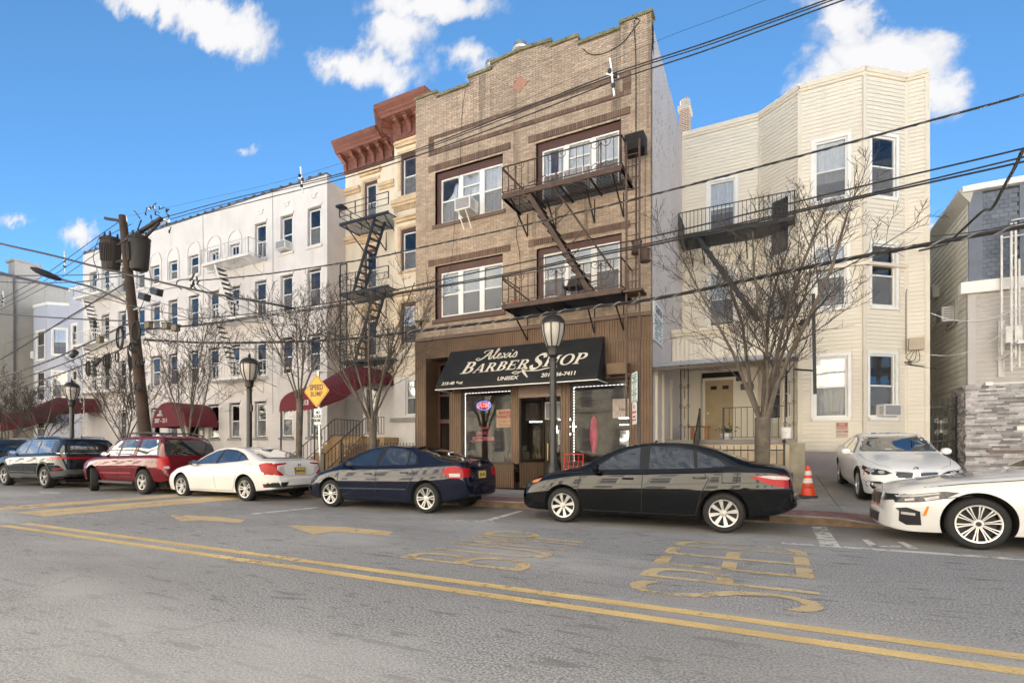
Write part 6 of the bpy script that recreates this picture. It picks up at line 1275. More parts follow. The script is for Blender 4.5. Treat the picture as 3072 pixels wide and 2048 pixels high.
# ================================================================== cars
def curve(pts):
    """smooth monotone interpolation through (x, y) pairs"""
    xs = [p[0] for p in pts]; ys = [p[1] for p in pts]; n = len(xs); d = [(ys[i+1]-ys[i])/(xs[i+1]-xs[i]) for i in range(n-1)]
    m = [d[0]]+[0 if d[i-1]*d[i] <= 0 else 2*d[i-1]*d[i]/(d[i-1]+d[i]) for i in range(1, n-1)]+[d[-1]]
    def f(x):
        if x <= xs[0]: return ys[0]
        if x >= xs[-1]: return ys[-1]
        i = max(j for j in range(n-1) if xs[j] <= x); h = xs[i+1]-xs[i]; t = (x-xs[i])/h
        return (2*t**3-3*t*t+1)*ys[i]+(t**3-2*t*t+t)*h*m[i]+(-2*t**3+3*t*t)*ys[i+1]+(t**3-t*t)*h*m[i+1]
    return f
m_tyre = pm('tyre_rubber', (.009, .009, .009), .8, var=.25, scale=14, bump=.25, bscale=110); m_well = pm('wheel_well', (.006, .006, .006), 1, var=0); m_trimb = pm('black_trim', (.012, .012, .013), .35, var=.1); m_plast = pm('grey_plastic', (.045, .045, .047), .65, var=.15)
m_alloy = pm('silver_alloy', (.55, .54, .53), .3, .85, var=.06); m_rimd = pm('dark_rim', (.025, .025, .027), .45, .4, var=.1); m_chrome = pm('chrome', (.75, .75, .76), .1, 1, var=.02)
m_tail = pm('red_lens', (.30, .004, .007), .25, var=.1, spec=.25); m_clear = pm('clear_lens', (.40, .38, .37), .2, var=.2, scale=14, spec=.3); m_amber = pm('amber_lens', (.75, .2, .02), .2, var=.05, coat=1); m_head = pm('headlamp_glass', (.045, .046, .052), .12, var=.8, scale=24, spec=.4); m_gap = pm('panel_gap', (.008, .008, .008), .8, var=0)
m_plate = pm('plate_yellow', (.62, .45, .12), .4, var=.05); m_platet = pm('plate_ink', (.02, .02, .03), .6, var=0); m_blueb = pm('emblem_blue', (.02, .12, .4), .3, var=0)
def make_car(name, label, cat, sp, loc, rz=0, group='parked cars', paintm=None):
    t = thing(name, label, cat, loc, rz, group); L, Wd, H = sp['L'], sp['W'], sp['H']; hw = Wd/2
    zt, zb, zl, pw, rw = (curve(sp[k]) for k in ('zt', 'zb', 'zl', 'pw', 'rw')); hmax = sp.get('hmax', .44)
    N = 64; X = sorted({0, .012, .03, .06, .1, .15, L-.15, L-.1, L-.06, L-.03, L-.012, L}|{L*i/N for i in range(1, N)})
    def ring(x):
        T, B, Lw, w, r = zt(x), zb(x), zl(x), hw*pw(x), hw*rw(x); h = max(T-B, .004); g = min(1, h/.34); g = g*g*(3-2*g); s = B-Lw
        wb = w*.918; k = min(1, h/hmax); re = wb+(r-wb)*k
        def mix(a, b): return (a[0]+(b[0]-a[0])*g, a[1]+(b[1]-a[1])*g)
        lower = [(0, Lw+.01), (w*.8, Lw+.005), (w*.92, Lw+.025), (w*.95, Lw+s*.14), (w*.978, Lw+s*.34), (w*1.0, Lw+s*.55), (w*.995, Lw+s*.68), (w*.982, Lw+s*.78), (w*.968, Lw+s*.87), (w*.948, Lw+s*.95), (wb, B)]
        sl_ = spline([Vector((a, b, 0)) for a, b in lower[2:]], 2); lower = lower[:2]+[(v.x, v.y) for v in sl_]
        cab = [(wb+(re-wb)*.05, B+h*.03), (wb+(re-wb)*.42, B+h*.36), (wb+(re-wb)*.78, B+h*.66), (re, B+h*.86), (re*.94, B+h*.945), (re*.8, B+h*.98), (re*.45, B+h*.997), (0, T)]
        hood = [(wb*.985, B+h*.18), (wb*.94, B+h*.42), (wb*.88, B+h*.60), (wb*.8, B+h*.75), (wb*.7, B+h*.85), (wb*.55, B+h*.93), (wb*.3, B+h*.985), (0, T)]
        return lower+[mix(a, b) for a, b in zip(hood, cab)]
    rings = [ring(x) for x in X]; k = len(rings[0]); bm = MB(); full = 2*k-2
    for x, r in zip(X, rings):
        bm.v += [Vector((x, -y, z)) for y, z in r]+[Vector((x, y, z)) for y, z in reversed(r[1:-1])]
    nS = len(X)
    for i in range(nS-1):
        for j in range(full): a = i*full+j; b = i*full+(j+1) % full; bm.f.append((a, b, b+full, a+full)); bm.m.append(0)
    # rounded closing caps front and rear
    for i, sgn in ((0, -1), (nS-1, 1)):
        prev = [i*full+j for j in range(full)]; r0 = [bm.v[q] for q in prev]; cz = (min(v.z for v in r0)+max(v.z for v in r0))/2; hz = (max(v.z for v in r0)-min(v.z for v in r0))/2
        for f, push in ((.9, .022), (.65, .04), (.3, .05)):
            new = []
            for v in r0: bm.v.append(Vector((v.x+sgn*push, v.y*f, cz+(v.z-cz)*(f*.35+.65)*(.98)))); new.append(len(bm.v)-1)
            for j in range(full): bm.f.append((prev[j], prev[(j+1) % full], new[(j+1) % full], new[j])); bm.m.append(0)
            prev = new
        bm.f.append(tuple(prev)); bm.m.append(0)
    me = bpy.data.meshes.new('body'); me.from_pydata([tuple(v) for v in bm.v], [], bm.f); b2 = bmesh.new(); b2.from_mesh(me); bmesh.ops.recalc_face_normals(b2, faces=b2.faces); b2.to_mesh(me)
    bvh = BVHTree.FromBMesh(b2); b2.free(); pmn = paintm or sp['paint']; me.materials.append(pmn); me.materials.append(m_well)
    body = mesh_obj('body', me, t)
    # wheel openings
    for xw in (sp['xf'], sp['xr']):
        for s in (-1, 1):
            c = MB(); c.lathe([(sp['ra'], -.5), (sp['ra'], -.001+hw-.27)] if s > 0 else [(sp['ra'], -hw+.27), (sp['ra'], .5)], (0, 0, 0), 40, 'Y') if 0 else c.lathe([(sp['ra'], 0), (sp['ra'], .55)], (xw, (hw-.27) if s > 0 else -(hw-.27)-.55, sp['R']+sp.get('dz', .01)), 44, 'Y')
            cm = bpy.data.meshes.new('cut'); cm.from_pydata([tuple(v) for v in c.v], [], c.f); cm.materials.append(m_well); cm.materials.append(m_well); cm.polygons.foreach_set('material_index', [1]*len(cm.polygons)); bb = bmesh.new(); bb.from_mesh(cm); bmesh.ops.recalc_face_normals(bb, faces=bb.faces); bb.to_mesh(cm); bb.free()
            co = bpy.data.objects.new('cut', cm); COL.objects.link(co); md = body.modifiers.new('b', 'BOOLEAN'); md.operation = 'DIFFERENCE'; md.solver = 'EXACT'; md.object = co
            co.matrix_world = wm(t)
    bpy.context.view_layer.update(); dg = bpy.context.evaluated_depsgraph_get(); nm = bpy.data.meshes.new_from_object(body.evaluated_get(dg)); cuts = [m.object for m in body.modifiers]; body.modifiers.clear(); body.data = nm
    for c in cuts: bpy.data.objects.remove(c)
    nm.polygons.foreach_set('use_smooth', [True]*len(nm.polygons)); nm.set_sharp_from_angle(angle=math.radians(32))
    # ---- panels laid on the body
    dirs = {'L': (Vector((0, 1, 0)), lambda a, b: Vector((a, -3, b))), 'R': (Vector((0, -1, 0)), lambda a, b: Vector((a, 3, b))), 'F': (Vector((1, 0, 0)), lambda a, b: Vector((-3, a, b))), 'B': (Vector((-1, 0, 0)), lambda a, b: Vector((L+3, a, b))), 'T': (Vector((0, 0, -1)), lambda a, b: Vector((a, b, 4)))}
    def patch(nme, mat, poly, view, off=.006, parent=None, step=.06, smooth=True):
        d, org = dirs[view]; P2 = []; n = len(poly)
        for i in range(n):
            a, b = Vector(poly[i]), Vector(poly[(i+1) % n]); m = max(1, int((b-a).length/step)); P2 += [a.lerp(b, q/m) for q in range(m)]
        nb = len(P2); x0, x1 = min(p.x for p in P2), max(p.x for p in P2); y0, y1 = min(p.y for p in P2), max(p.y for p in P2); g = []
        xx = x0+step/2
        while xx < x1:
            yy = y0+step/2
            while yy < y1: g.append(Vector((xx, yy))); yy += step
            xx += step
        vs, es, fs, *_ = geometry.delaunay_2d_cdt(P2+g, [(i, (i+1) % nb) for i in range(nb)], [], 1, 1e-5)
        out = MB(); idx = {}; pts = []
        for v in vs:
            h = bvh.ray_cast(org(v.x, v.y), d); pts.append((h[0]-d*off, h[0]+d*.01) if h[0] is not None else None)
        edges = {}
        for f in fs:
            if any(pts[i] is None for i in f): continue
            for i in f:
                if i not in idx: idx[i] = len(out.v); out.v.append(pts[i][0])
            out.f.append(tuple(idx[i] for i in f)); out.m.append(0)
            for i in range(len(f)): e = tuple(sorted((f[i], f[(i+1) % len(f)]))); edges[e] = edges.get(e, 0)+1
        for (a, b), c in edges.items():
            if c == 1: q = len(out.v); out.v += [pts[a][1], pts[b][1]]; out.f.append((idx[a], idx[b], q+1, q)); out.m.append(0)
        if out.f: return out.build(nme, mat, parent or t, local=True, smooth=smooth)
    def both(nme, mat, poly, off=.006, **k):
        r = [patch(nme, mat, poly, v, off, **k) for v in 'LR']; return r[0]
    def line(nme, pts, w=.011, off=.002, mat=None, views='LR'):
        for v in views:
            d, org = dirs[v]; o = MB(); prev = None; P_ = []
            for i in range(len(pts)-1):
                a, b = Vector(pts[i]), Vector(pts[i+1]); m = max(1, int((b-a).length/.07)); P_ += [(a.lerp(b, q/m), (b-a).normalized()) for q in range(m+1)]
            for p, dr in P_:
                nn = Vector((-dr.y, dr.x))*w/2; A = bvh.ray_cast(org(*(p+nn)), d)[0]; B = bvh.ray_cast(org(*(p-nn)), d)[0]
                if A is None or B is None: prev = None; continue
                A, B = A-d*off, B-d*off
                if prev and (prev[0]-A).length < .2: o.quad(prev[0], prev[1], B, A)
                prev = (A, B)
            if o.f: o.build(nme, mat or m_gap, t, local=True)
    # ---- wheels
    R, tw, rr = sp['R'], sp['tw'], sp['rim']
    def wheel():
        o = MB(); h = tw/2; o.lathe([(rr-.02, h-.02), (rr, -h+.012), (rr+.02, -h), (R-.035, -h+.002), (R-.012, -h+.02), (R, -h+.05), (R, h-.05), (R-.012, h-.02), (R-.035, h), (rr, h)], (0, 0, 0), 44, 'Y', False); return o
    first = None
    for xw in (sp['xf'], sp['xr']):
        for s in (-1, 1):
            rzw = 0 if s < 0 else math.pi
            if xw == sp['xf'] and s < 0: rzw += sp.get('steer', 0)
            if xw == sp['xf'] and s > 0: rzw += sp.get('steer', 0)
            pos = Vector((xw, s*(hw-tw/2-sp.get('inset', .03)), R))
            if first is None:
                wo = wheel().build('wheel', m_tyre, t, local=True, smooth=True); h = tw/2
                q = MB(); q.lathe([(rr, -h+.02), (rr-.015, -h+.045), (rr-.03, -h+.10), (.0, -h+.11)], (0, 0, 0), 36, 'Y', False); q.build('rim_barrel', m_rimd, wo, local=True, smooth=True)
                q = MB(); q.lathe([(rr+.006, -h+.016), (rr+.004, -h+.004), (rr-.012, -h+.006), (rr-.02, -h+.03)], (0, 0, 0), 40, 'Y', False)
                ns, polys = sp['spokes']
                for i in range(ns):
                    an = 2*math.pi*i/ns+sp.get('phase', 0)
                    for pl in polys:
                        pts = [(r_*rr*math.cos(an)-tt*rr*math.sin(an), r_*rr*math.sin(an)+tt*rr*math.cos(an), r_) for r_, tt in pl]
                        q.prism([(a, -h+.012+.012*(1-c)+.0, b) for a, b, c in pts], (0, .028, 0))
                q.lathe([(.0, -h+.012), (.05, -h+.014), (.062, -h+.03), (.062, -h+.06)], (0, 0, 0), 18, 'Y', False); q.build('rim', sp.get('rimmat', m_alloy), wo, local=True)
                q = MB(); q.lathe([(0, -h+.008), (.03, -h+.009), (.034, -h+.014)], (0, 0, 0), 16, 'Y', False); q.build('hub_cap', sp.get('hubmat', m_alloy), wo, local=True); first = wo
            else: wo = copy_tree(first, t)
            wo.location = pos; wo.rotation_euler = (0, 0, rzw)
    # dark underside
    u = MB(); u.box(sp['xf']+.3, sp['xr']-.3, -hw+.2, hw-.2, .17, .3); u.box(.35, L-.35, -hw+.32, hw-.32, .2, .4); u.build('underbody', m_well, t, local=True)
    # mirrors
    mx, mz = sp['mirror']
    for s in (-1, 1):
        q = MB(); q.lathe([(.02, -.02), (.07, .0), (.085, .05), (.08, .1), (.03, .13)], (0, 0, 0), 10, 'X'); my = hw*.93+.1; vv = [Vector((v.x+mx, s*(v.y*1.25+my), v.z*.95+mz)) for v in q.v]; q.v = vv; q.bar((mx+.05, s*(my-.16), mz-.05), (mx+.05, s*my, mz-.02), .05); q.build('wing_mirror', sp.get('mirrormat', pmn), t, local=True, smooth=True)
        q = MB(); yy = s*my; q.lathe([(.075, .001), (.078, .006)], (0, 0, 0), 10, 'X'); q.v = [Vector((v.x+mx+.125, s*(v.y*1.2+my), v.z*.9+mz)) for v in q.v]; q.build('mirror_glass', m_chrome, t, local=True)
    for hx, hz in sp['handles']:
        for s, v in ((-1, 'L'), (1, 'R')):
            d, org = dirs[v]; h = bvh.ray_cast(org(hx, hz), d)[0]
            if h is None: continue
            q = MB(); y = h.y+s*.022; q.add([(hx-.1, y-s*.015, hz-.012), (hx+.1, y-s*.015, hz-.012), (hx+.085, y+s*.012, hz-.012), (hx-.085, y+s*.012, hz-.012), (hx-.1, y-s*.015, hz+.016), (hx+.1, y-s*.015, hz+.016), (hx+.085, y+s*.012, hz+.016), (hx-.085, y+s*.012, hz+.016)], [(0, 3, 2, 1), (4, 5, 6, 7), (0, 1, 5, 4), (1, 2, 6, 5), (2, 3, 7, 6), (3, 0, 4, 7)]); q.build('door_handle', sp.get('handlemat', pmn), t, local=True)
    for ln in sp.get('lines', ()): line('panel_gap', ln)
    t_ = dict(t=t, patch=patch, both=both, line=line, bvh=bvh, L=L, hw=hw, cast=lambda v, a, b: bvh.ray_cast(dirs[v][1](a, b), dirs[v][0])[0])
    if 'dlo' in sp: both('window_trim', m_trimb, sp['dlo'], .004)
    for g in sp['glass']: both('side_window', GLASS_C, g, .009)
    if 'ws' in sp: patch('windshield_trim', m_trimb, [(a*1.03, b) for a, b in sp['ws']], 'F', .003); patch('windshield', GLASS_C, sp['ws'], 'F', .007)
    if 'rw_' in sp: patch('rear_trim', m_trimb, [(a*1.03, b) for a, b in sp['rw_']], 'B', .003); patch('rear_window', GLASS_C, sp['rw_'], 'B', .007)
    return t_
def plate_on(c, view, z, txt, y=0):
    L = c['L']; d = Vector((-1, 0, 0)) if view == 'B' else Vector((1, 0, 0)); h = c['cast'](view, y, z)
    if h is None: return
    x = h.x-d.x*.02; t = c['t']; q = MB(); q.box(min(x, x+d.x*.03), max(x, x+d.x*.03), y-.165, y+.165, z-.09, z+.09); q.build('plate_frame', m_trimb, t, local=True); xs = x-d.x*.003; q = MB(); q.box(min(xs, xs+d.x*.01), max(xs, xs+d.x*.01), y-.15, y+.15, z-.075, z+.075); o = q.build('licence_plate', m_plate, t, local=True)
    if txt: s = -d.x; M_ = wm(t) @ Matrix(((0, 0, s, xs+s*.002), (s, 0, 0, y), (0, 1, 0, z-.005), (0, 0, 0, 1))); text(txt, .095, None, 0, 0, 0, m_platet, o, 'plate_number', bold=.003, sx=.75, matrix=M_)
def emblem(c, view, y, z, r, kind):
    h = c['cast'](view, y, z)
    if h is None: return
    s = 1 if view == 'B' else -1; t = c['t']; x = h.x+s*.006
    if kind == 'H':
        q = MB()
        for a, b, e, f in ((-.042, -.024, -.036, .036), (.024, .042, -.036, .036), (-.024, .024, -.008, .008)): q.box(x-.006, x+.006, y+a, y+b, z+e, z+f)
        q.build('emblem', m_chrome, t, local=True)
    else:
        q = MB(); q.lathe([(0, 0), (r, 0), (r, .006*s), (0, .006*s)], (x, y, z), 20, 'X'); q.build('emblem', m_trimb, t, local=True)
        for qd in range(4):
            q = MB(); n = 5; pts = [(0, 0)]+[(r*.68*math.cos(qd*math.pi/2+i*math.pi/2/n), r*.68*math.sin(qd*math.pi/2+i*math.pi/2/n)) for i in range(n+1)]; q.prism([(x+s*.007, y+a, z+b) for a, b in pts], (s*.002, 0, 0)); q.build('emblem_quarter', m_blueb if qd % 2 else m_white, t, local=True)
def side_y(c, x, z): h = c['cast']('L', x, z); return h.y if h is not None else -c['hw']
pt_black = paint('black_paint', (.003, .0033, .004)); pt_navy = paint('navy_paint', (.005, .007, .018)); pt_white = paint('white_car_paint', (.60, .59, .58)); pt_white2 = paint('pearl_white_paint', (.58, .57, .56)); pt_red = paint('deep_red_paint', (.105, .006, .010)); pt_jeep = paint('blue_black_paint', (.007, .009, .013)); pt_van = paint('dark_grey_paint', (.03, .033, .04))
YN = 8.78
# ---- black sedan before the barbershop's right end
wedge8 = (8, [[(.18, -.07), (.93, -.15), (.97, 0), (.93, .15), (.18, .07)]])
sp = dict(L=4.64, W=1.776, H=1.455, paint=pt_black, xf=.93, xr=3.64, R=.316, tw=.205, rim=.215, ra=.372, spokes=wedge8, phase=.2, hmax=.46,
 zt=[(0, .46), (.03, .6), (.1, .70), (.3, .81), (.7, .93), (1.05, 1.0), (1.3, 1.07), (1.62, 1.24), (1.95, 1.375), (2.25, 1.435), (2.6, 1.455), (3.0, 1.435), (3.4, 1.355), (3.75, 1.23), (4.05, 1.125), (4.35, 1.085), (4.52, 1.05), (4.6, .93), (4.64, .62)],
 zb=[(0, .42), (.05, .58), (.3, .74), (.7, .84), (1.2, .915), (1.7, .94), (2.6, .965), (3.4, 1.0), (3.9, 1.02), (4.3, 1.02), (4.52, .98), (4.6, .86), (4.64, .6)],
 zl=[(0, .26), (.25, .19), (.7, .19), (1.2, .18), (3.3, .18), (4.0, .24), (4.4, .30), (4.64, .40)], pw=[(0, .60), (.03, .70), (.1, .80), (.25, .89), (.5, .955), (.9, .99), (1.4, 1), (3.5, 1), (4.1, .965), (4.4, .90), (4.56, .80), (4.62, .72), (4.64, .66)], rw=[(0, .66), (1.5, .68), (2.2, .66), (3.0, .65), (3.6, .62), (4.64, .6)],
 dlo=[(1.42, .955), (1.78, 1.2), (2.05, 1.325), (2.4, 1.39), (2.9, 1.385), (3.25, 1.31), (3.6, 1.17), (3.8, 1.055), (3.3, 1.01), (2.4, .985)],
 glass=[[(1.5, .97), (1.8, 1.19), (2.08, 1.315), (2.28, 1.36), (2.31, .99)], [(2.47, .995), (2.45, 1.375), (2.88, 1.365), (3.16, 1.3), (3.2, 1.015)], [(3.25, 1.02), (3.22, 1.285), (3.56, 1.16), (3.68, 1.06)]],
 ws=[(-.66, 1.07), (.66, 1.07), (.5, 1.38), (-.5, 1.38)], rw_=[(-.58, 1.15), (.58, 1.15), (.48, 1.37), (-.48, 1.37)], mirror=(1.52, .99), handles=[(2.12, .83), (3.28, .87)],
 lines=[[(1.28, .93), (1.22, .6), (1.3, .26)], [(2.37, .98), (2.36, .5), (2.34, .25)], [(3.3, 1.0), (3.42, .85), (3.3, .6), (3.22, .28)], [(1.3, .255), (3.2, .255)], [(3.62, .8), (3.83, .8), (3.85, .97), (3.62, .97), (3.62, .8)], [(.55, .86), (1.28, .93)]])
c = make_car('parked_sedan', 'glossy black sedan with silver eight spoke wheels parked by the barbershop', 'car', sp, (-4.34, YN+.888, 0))
c['both']('headlight', m_head, [(.06, .66), (.16, .72), (.5, .80), (.42, .72), (.2, .62), (.08, .58)], .006); c['both']('turn_signal', m_amber, [(.3, .745), (.5, .80), (.42, .73), (.28, .70)], .009)
c['both']('taillight', m_tail, [(4.02, .90), (4.3, .935), (4.62, .93), (4.62, .74), (4.45, .745), (4.25, .8)], .006); c['both']('reverse_lens', m_clear, [(4.12, .905), (4.3, .925), (4.6, .9), (4.6, .855), (4.35, .865)], .01)
c['patch']('lower_bumper', m_plast, [(-.6, .36), (.6, .36), (.6, .45), (-.6, .45)], 'B', .006); c['patch']('grille', m_trimb, [(-.5, .45), (.5, .45), (.55, .58), (-.55, .58)], 'F', .006); plate_on(c, 'B', .86, 'J28-HKL')
# ---- dark blue sedan
twin6 = (6, [[(.2, .02), (.95, .09), (.95, .2), (.2, .09)], [(.2, -.02), (.95, -.09), (.95, -.2), (.2, -.09)]])
sp = dict(L=4.49, W=1.752, H=1.435, paint=pt_navy, xf=.90, xr=3.60, R=.317, tw=.2, rim=.222, ra=.375, spokes=twin6, phase=.1, hmax=.45,
 zt=[(0, .46), (.03, .58), (.12, .68), (.35, .79), (.75, .92), (1.0, 1.0), (1.35, 1.17), (1.75, 1.33), (2.1, 1.412), (2.45, 1.435), (2.85, 1.41), (3.2, 1.345), (3.55, 1.235), (3.8, 1.155), (4.1, 1.115), (4.33, 1.09), (4.42, 1.0), (4.49, .62)],
 zb=[(0, .42), (.05, .55), (.35, .73), (.75, .85), (1.2, .92), (2.4, .955), (3.2, .985), (3.8, 1.03), (4.2, 1.05), (4.35, 1.03), (4.43, .93), (4.49, .6)],
 zl=[(0, .24), (.25, .18), (.8, .17), (3.4, .18), (4.0, .24), (4.3, .30), (4.49, .36)], pw=[(0, .58), (.03, .69), (.1, .8), (.28, .9), (.55, .96), (1, .995), (1.5, 1), (3.4, 1), (3.95, .965), (4.25, .90), (4.4, .82), (4.46, .74), (4.49, .68)], rw=[(0, .66), (1.4, .67), (2.2, .65), (3.0, .63), (3.6, .6), (4.49, .58)],
 dlo=[(1.18, .95), (1.55, 1.16), (1.95, 1.315), (2.35, 1.375), (2.8, 1.355), (3.1, 1.28), (3.3, 1.17), (3.36, 1.02), (2.4, .975)],
 glass=[[(1.42, .97), (1.62, 1.16), (1.98, 1.305), (2.26, 1.345), (2.2, .98)], [(2.32, .985), (2.4, 1.36), (2.78, 1.345), (3.02, 1.28), (3.08, 1.0)], [(3.13, 1.005), (3.08, 1.27), (3.24, 1.19), (3.3, 1.03)]],
 ws=[(-.68, 1.02), (.68, 1.02), (.5, 1.36), (-.5, 1.36)], rw_=[(-.58, 1.165), (.58, 1.165), (.47, 1.36), (-.47, 1.36)], mirror=(1.42, 1.0), handles=[(2.05, .80), (3.05, .84)], handlemat=m_trimb,
 lines=[[(1.16, .92), (1.16, .5), (1.25, .26)], [(2.28, .97), (2.27, .5), (2.27, .25)], [(3.18, .99), (3.32, .82), (3.16, .55), (3.08, .28)], [(1.25, .26), (3.1, .26)]])
c = make_car('parked_sedan', 'dusty dark blue sedan with a yellow plate parked before the brown street door', 'car', sp, (-10.06, YN+.876, 0))
c['both']('headlight', m_head, [(.08, .56), (.14, .64), (.5, .74), (.42, .62), (.2, .54)], .006); c['both']('turn_signal', m_amber, [(.08, .56), (.12, .62), (.2, .64), (.17, .55)], .009)
c['both']('side_moulding', pm('navy_moulding', (.03, .038, .07), .35, var=.05), [(1.14, .44), (3.1, .475), (3.1, .5), (1.14, .465)], .012); c['both']('taillight', m_tail, [(3.98, .86), (4.12, .98), (4.45, .985), (4.47, .74), (4.2, .74)], .006); c['patch']('taillight', m_tail, [(-.76, .75), (-.48, .77), (-.44, .95), (-.74, .96)], 'B', .006); c['patch']('taillight', m_tail, [(.76, .75), (.48, .77), (.44, .95), (.74, .96)], 'B', .006); c['both']('reverse_lens', m_clear, [(4.18, .77), (4.38, .77), (4.38, .84), (4.16, .84)], .01)
c['patch']('bumper_gap', m_gap, [(-.62, .635), (.62, .635), (.62, .65), (-.62, .65)], 'B', .004); plate_on(c, 'B', .80, '251-511'); emblem(c, 'B', 0, 1.0, .04, 'H'); c['patch']('grille', m_trimb, [(-.45, .42), (.45, .42), (.5, .55), (-.5, .55)], 'F', .006)
# ---- white sedan
twin5 = (5, [[(.2, .03), (.95, .10), (.95, .26), (.2, .12)], [(.2, -.03), (.95, -.10), (.95, -.26), (.2, -.12)]])
sp = dict(L=4.63, W=1.80, H=1.416, paint=pt_white, xf=.88, xr=3.58, R=.322, tw=.215, rim=.222, ra=.382, spokes=twin5, phase=.5, hmax=.42,
 zt=[(0, .46), (.03, .6), (.1, .68), (.35, .79), (.8, .90), (1.15, .965), (1.5, 1.12), (1.9, 1.30), (2.25, 1.39), (2.6, 1.416), (3.0, 1.385), (3.45, 1.28), (3.9, 1.15), (4.2, 1.075), (4.48, 1.05), (4.56, .95), (4.63, .62)],
 zb=[(0, .42), (.05, .56), (.35, .74), (.8, .84), (1.3, .90), (2.4, .94), (3.2, .985), (3.8, 1.03), (4.3, 1.03), (4.5, .99), (4.57, .88), (4.63, .6)],
 zl=[(0, .22), (.25, .17), (.8, .18), (3.3, .19), (4.0, .26), (4.4, .30), (4.63, .36)], pw=[(0, .62), (.03, .72), (.1, .82), (.28, .91), (.6, .965), (1, .995), (1.5, 1), (3.5, 1), (4.05, .97), (4.35, .92), (4.52, .83), (4.59, .76), (4.63, .7)], rw=[(0, .66), (1.5, .67), (2.3, .65), (3.1, .62), (3.8, .58), (4.63, .56)],
 dlo=[(1.35, .935), (1.75, 1.17), (2.1, 1.30), (2.5, 1.355), (2.9, 1.325), (3.3, 1.22), (3.66, 1.075), (3.3, 1.03), (2.4, .965)],
 glass=[[(1.5, .95), (1.85, 1.17), (2.14, 1.285), (2.38, 1.325), (2.3, .97)], [(2.42, .975), (2.5, 1.335), (2.88, 1.305), (3.18, 1.225), (3.2, 1.02)], [(3.24, 1.025), (3.22, 1.21), (3.54, 1.09), (3.5, 1.06)]],
 ws=[(-.68, .99), (.68, .99), (.5, 1.34), (-.5, 1.34)], rw_=[(-.62, 1.10), (.62, 1.10), (.47, 1.34), (-.47, 1.34)], mirror=(1.5, .98), mirrormat=m_trimb, handles=[(2.12, .81), (3.1, .87)],
 lines=[[(1.22, .9), (1.2, .55), (1.26, .26)], [(2.36, .96), (2.38, .5), (2.42, .25)], [(3.26, 1.0), (3.36, .8), (3.2, .5), (3.1, .28)], [(1.26, .25), (3.1, .26)], [(3.58, .75), (3.85, .75), (3.85, .97), (3.55, .97), (3.58, .75)]])
c = make_car('parked_sedan', 'white sedan with C shaped red tail lamps parked before the brown stoop', 'car', sp, (-15.74, YN+.9, 0))
c['both']('turn_signal', m_amber, [(.12, .58), (.3, .6), (.3, .64), (.14, .625)], .007); c['both']('headlight', m_head, [(.06, .6), (.15, .68), (.6, .80), (.5, .72), (.2, .6)], .006)
c['both']('taillight', m_tail, [(4.08, .96), (4.3, 1.0), (4.52, 1.0), (4.58, .93), (4.6, .70), (4.42, .70), (4.2, .78)], .006)
for s in (-1, 1): c['patch']('taillight', m_tail, [(s*.86, .97), (s*.38, 1.0), (s*.38, .965), (s*.66, .93), (s*.68, .83), (s*.50, .69), (s*.56, .67), (s*.84, .70)], 'B', .007); c['patch']('reverse_lens', m_clear, [(s*.645, .91), (s*.52, .90), (s*.50, .72), (s*.655, .83)], 'B', .008); c['patch']('bumper_vent', m_trimb, [(s*.8, .5), (s*.4, .51), (s*.48, .38), (s*.8, .37)], 'B', .006)
c['both']('bumper_vent', m_trimb, [(4.22, .46), (4.5, .48), (4.5, .38), (4.24, .37)], .006); c['both']('reflector', m_tail, [(4.24, .45), (4.31, .455), (4.31, .385), (4.25, .38)], .009); c['patch']('lower_bumper', m_trimb, [(-.62, .3), (.62, .3), (.55, .42), (-.55, .42)], 'B', .006); c['line']('trunk_gap', [(-.5, 1.0), (-.48, .72), (-.38, .66), (.38, .66), (.48, .72), (.5, 1.0)], .008, .003, None, 'B'); plate_on(c, 'B', .78, 'R28-VGD'); emblem(c, 'B', 0, .93, .04, 'H')
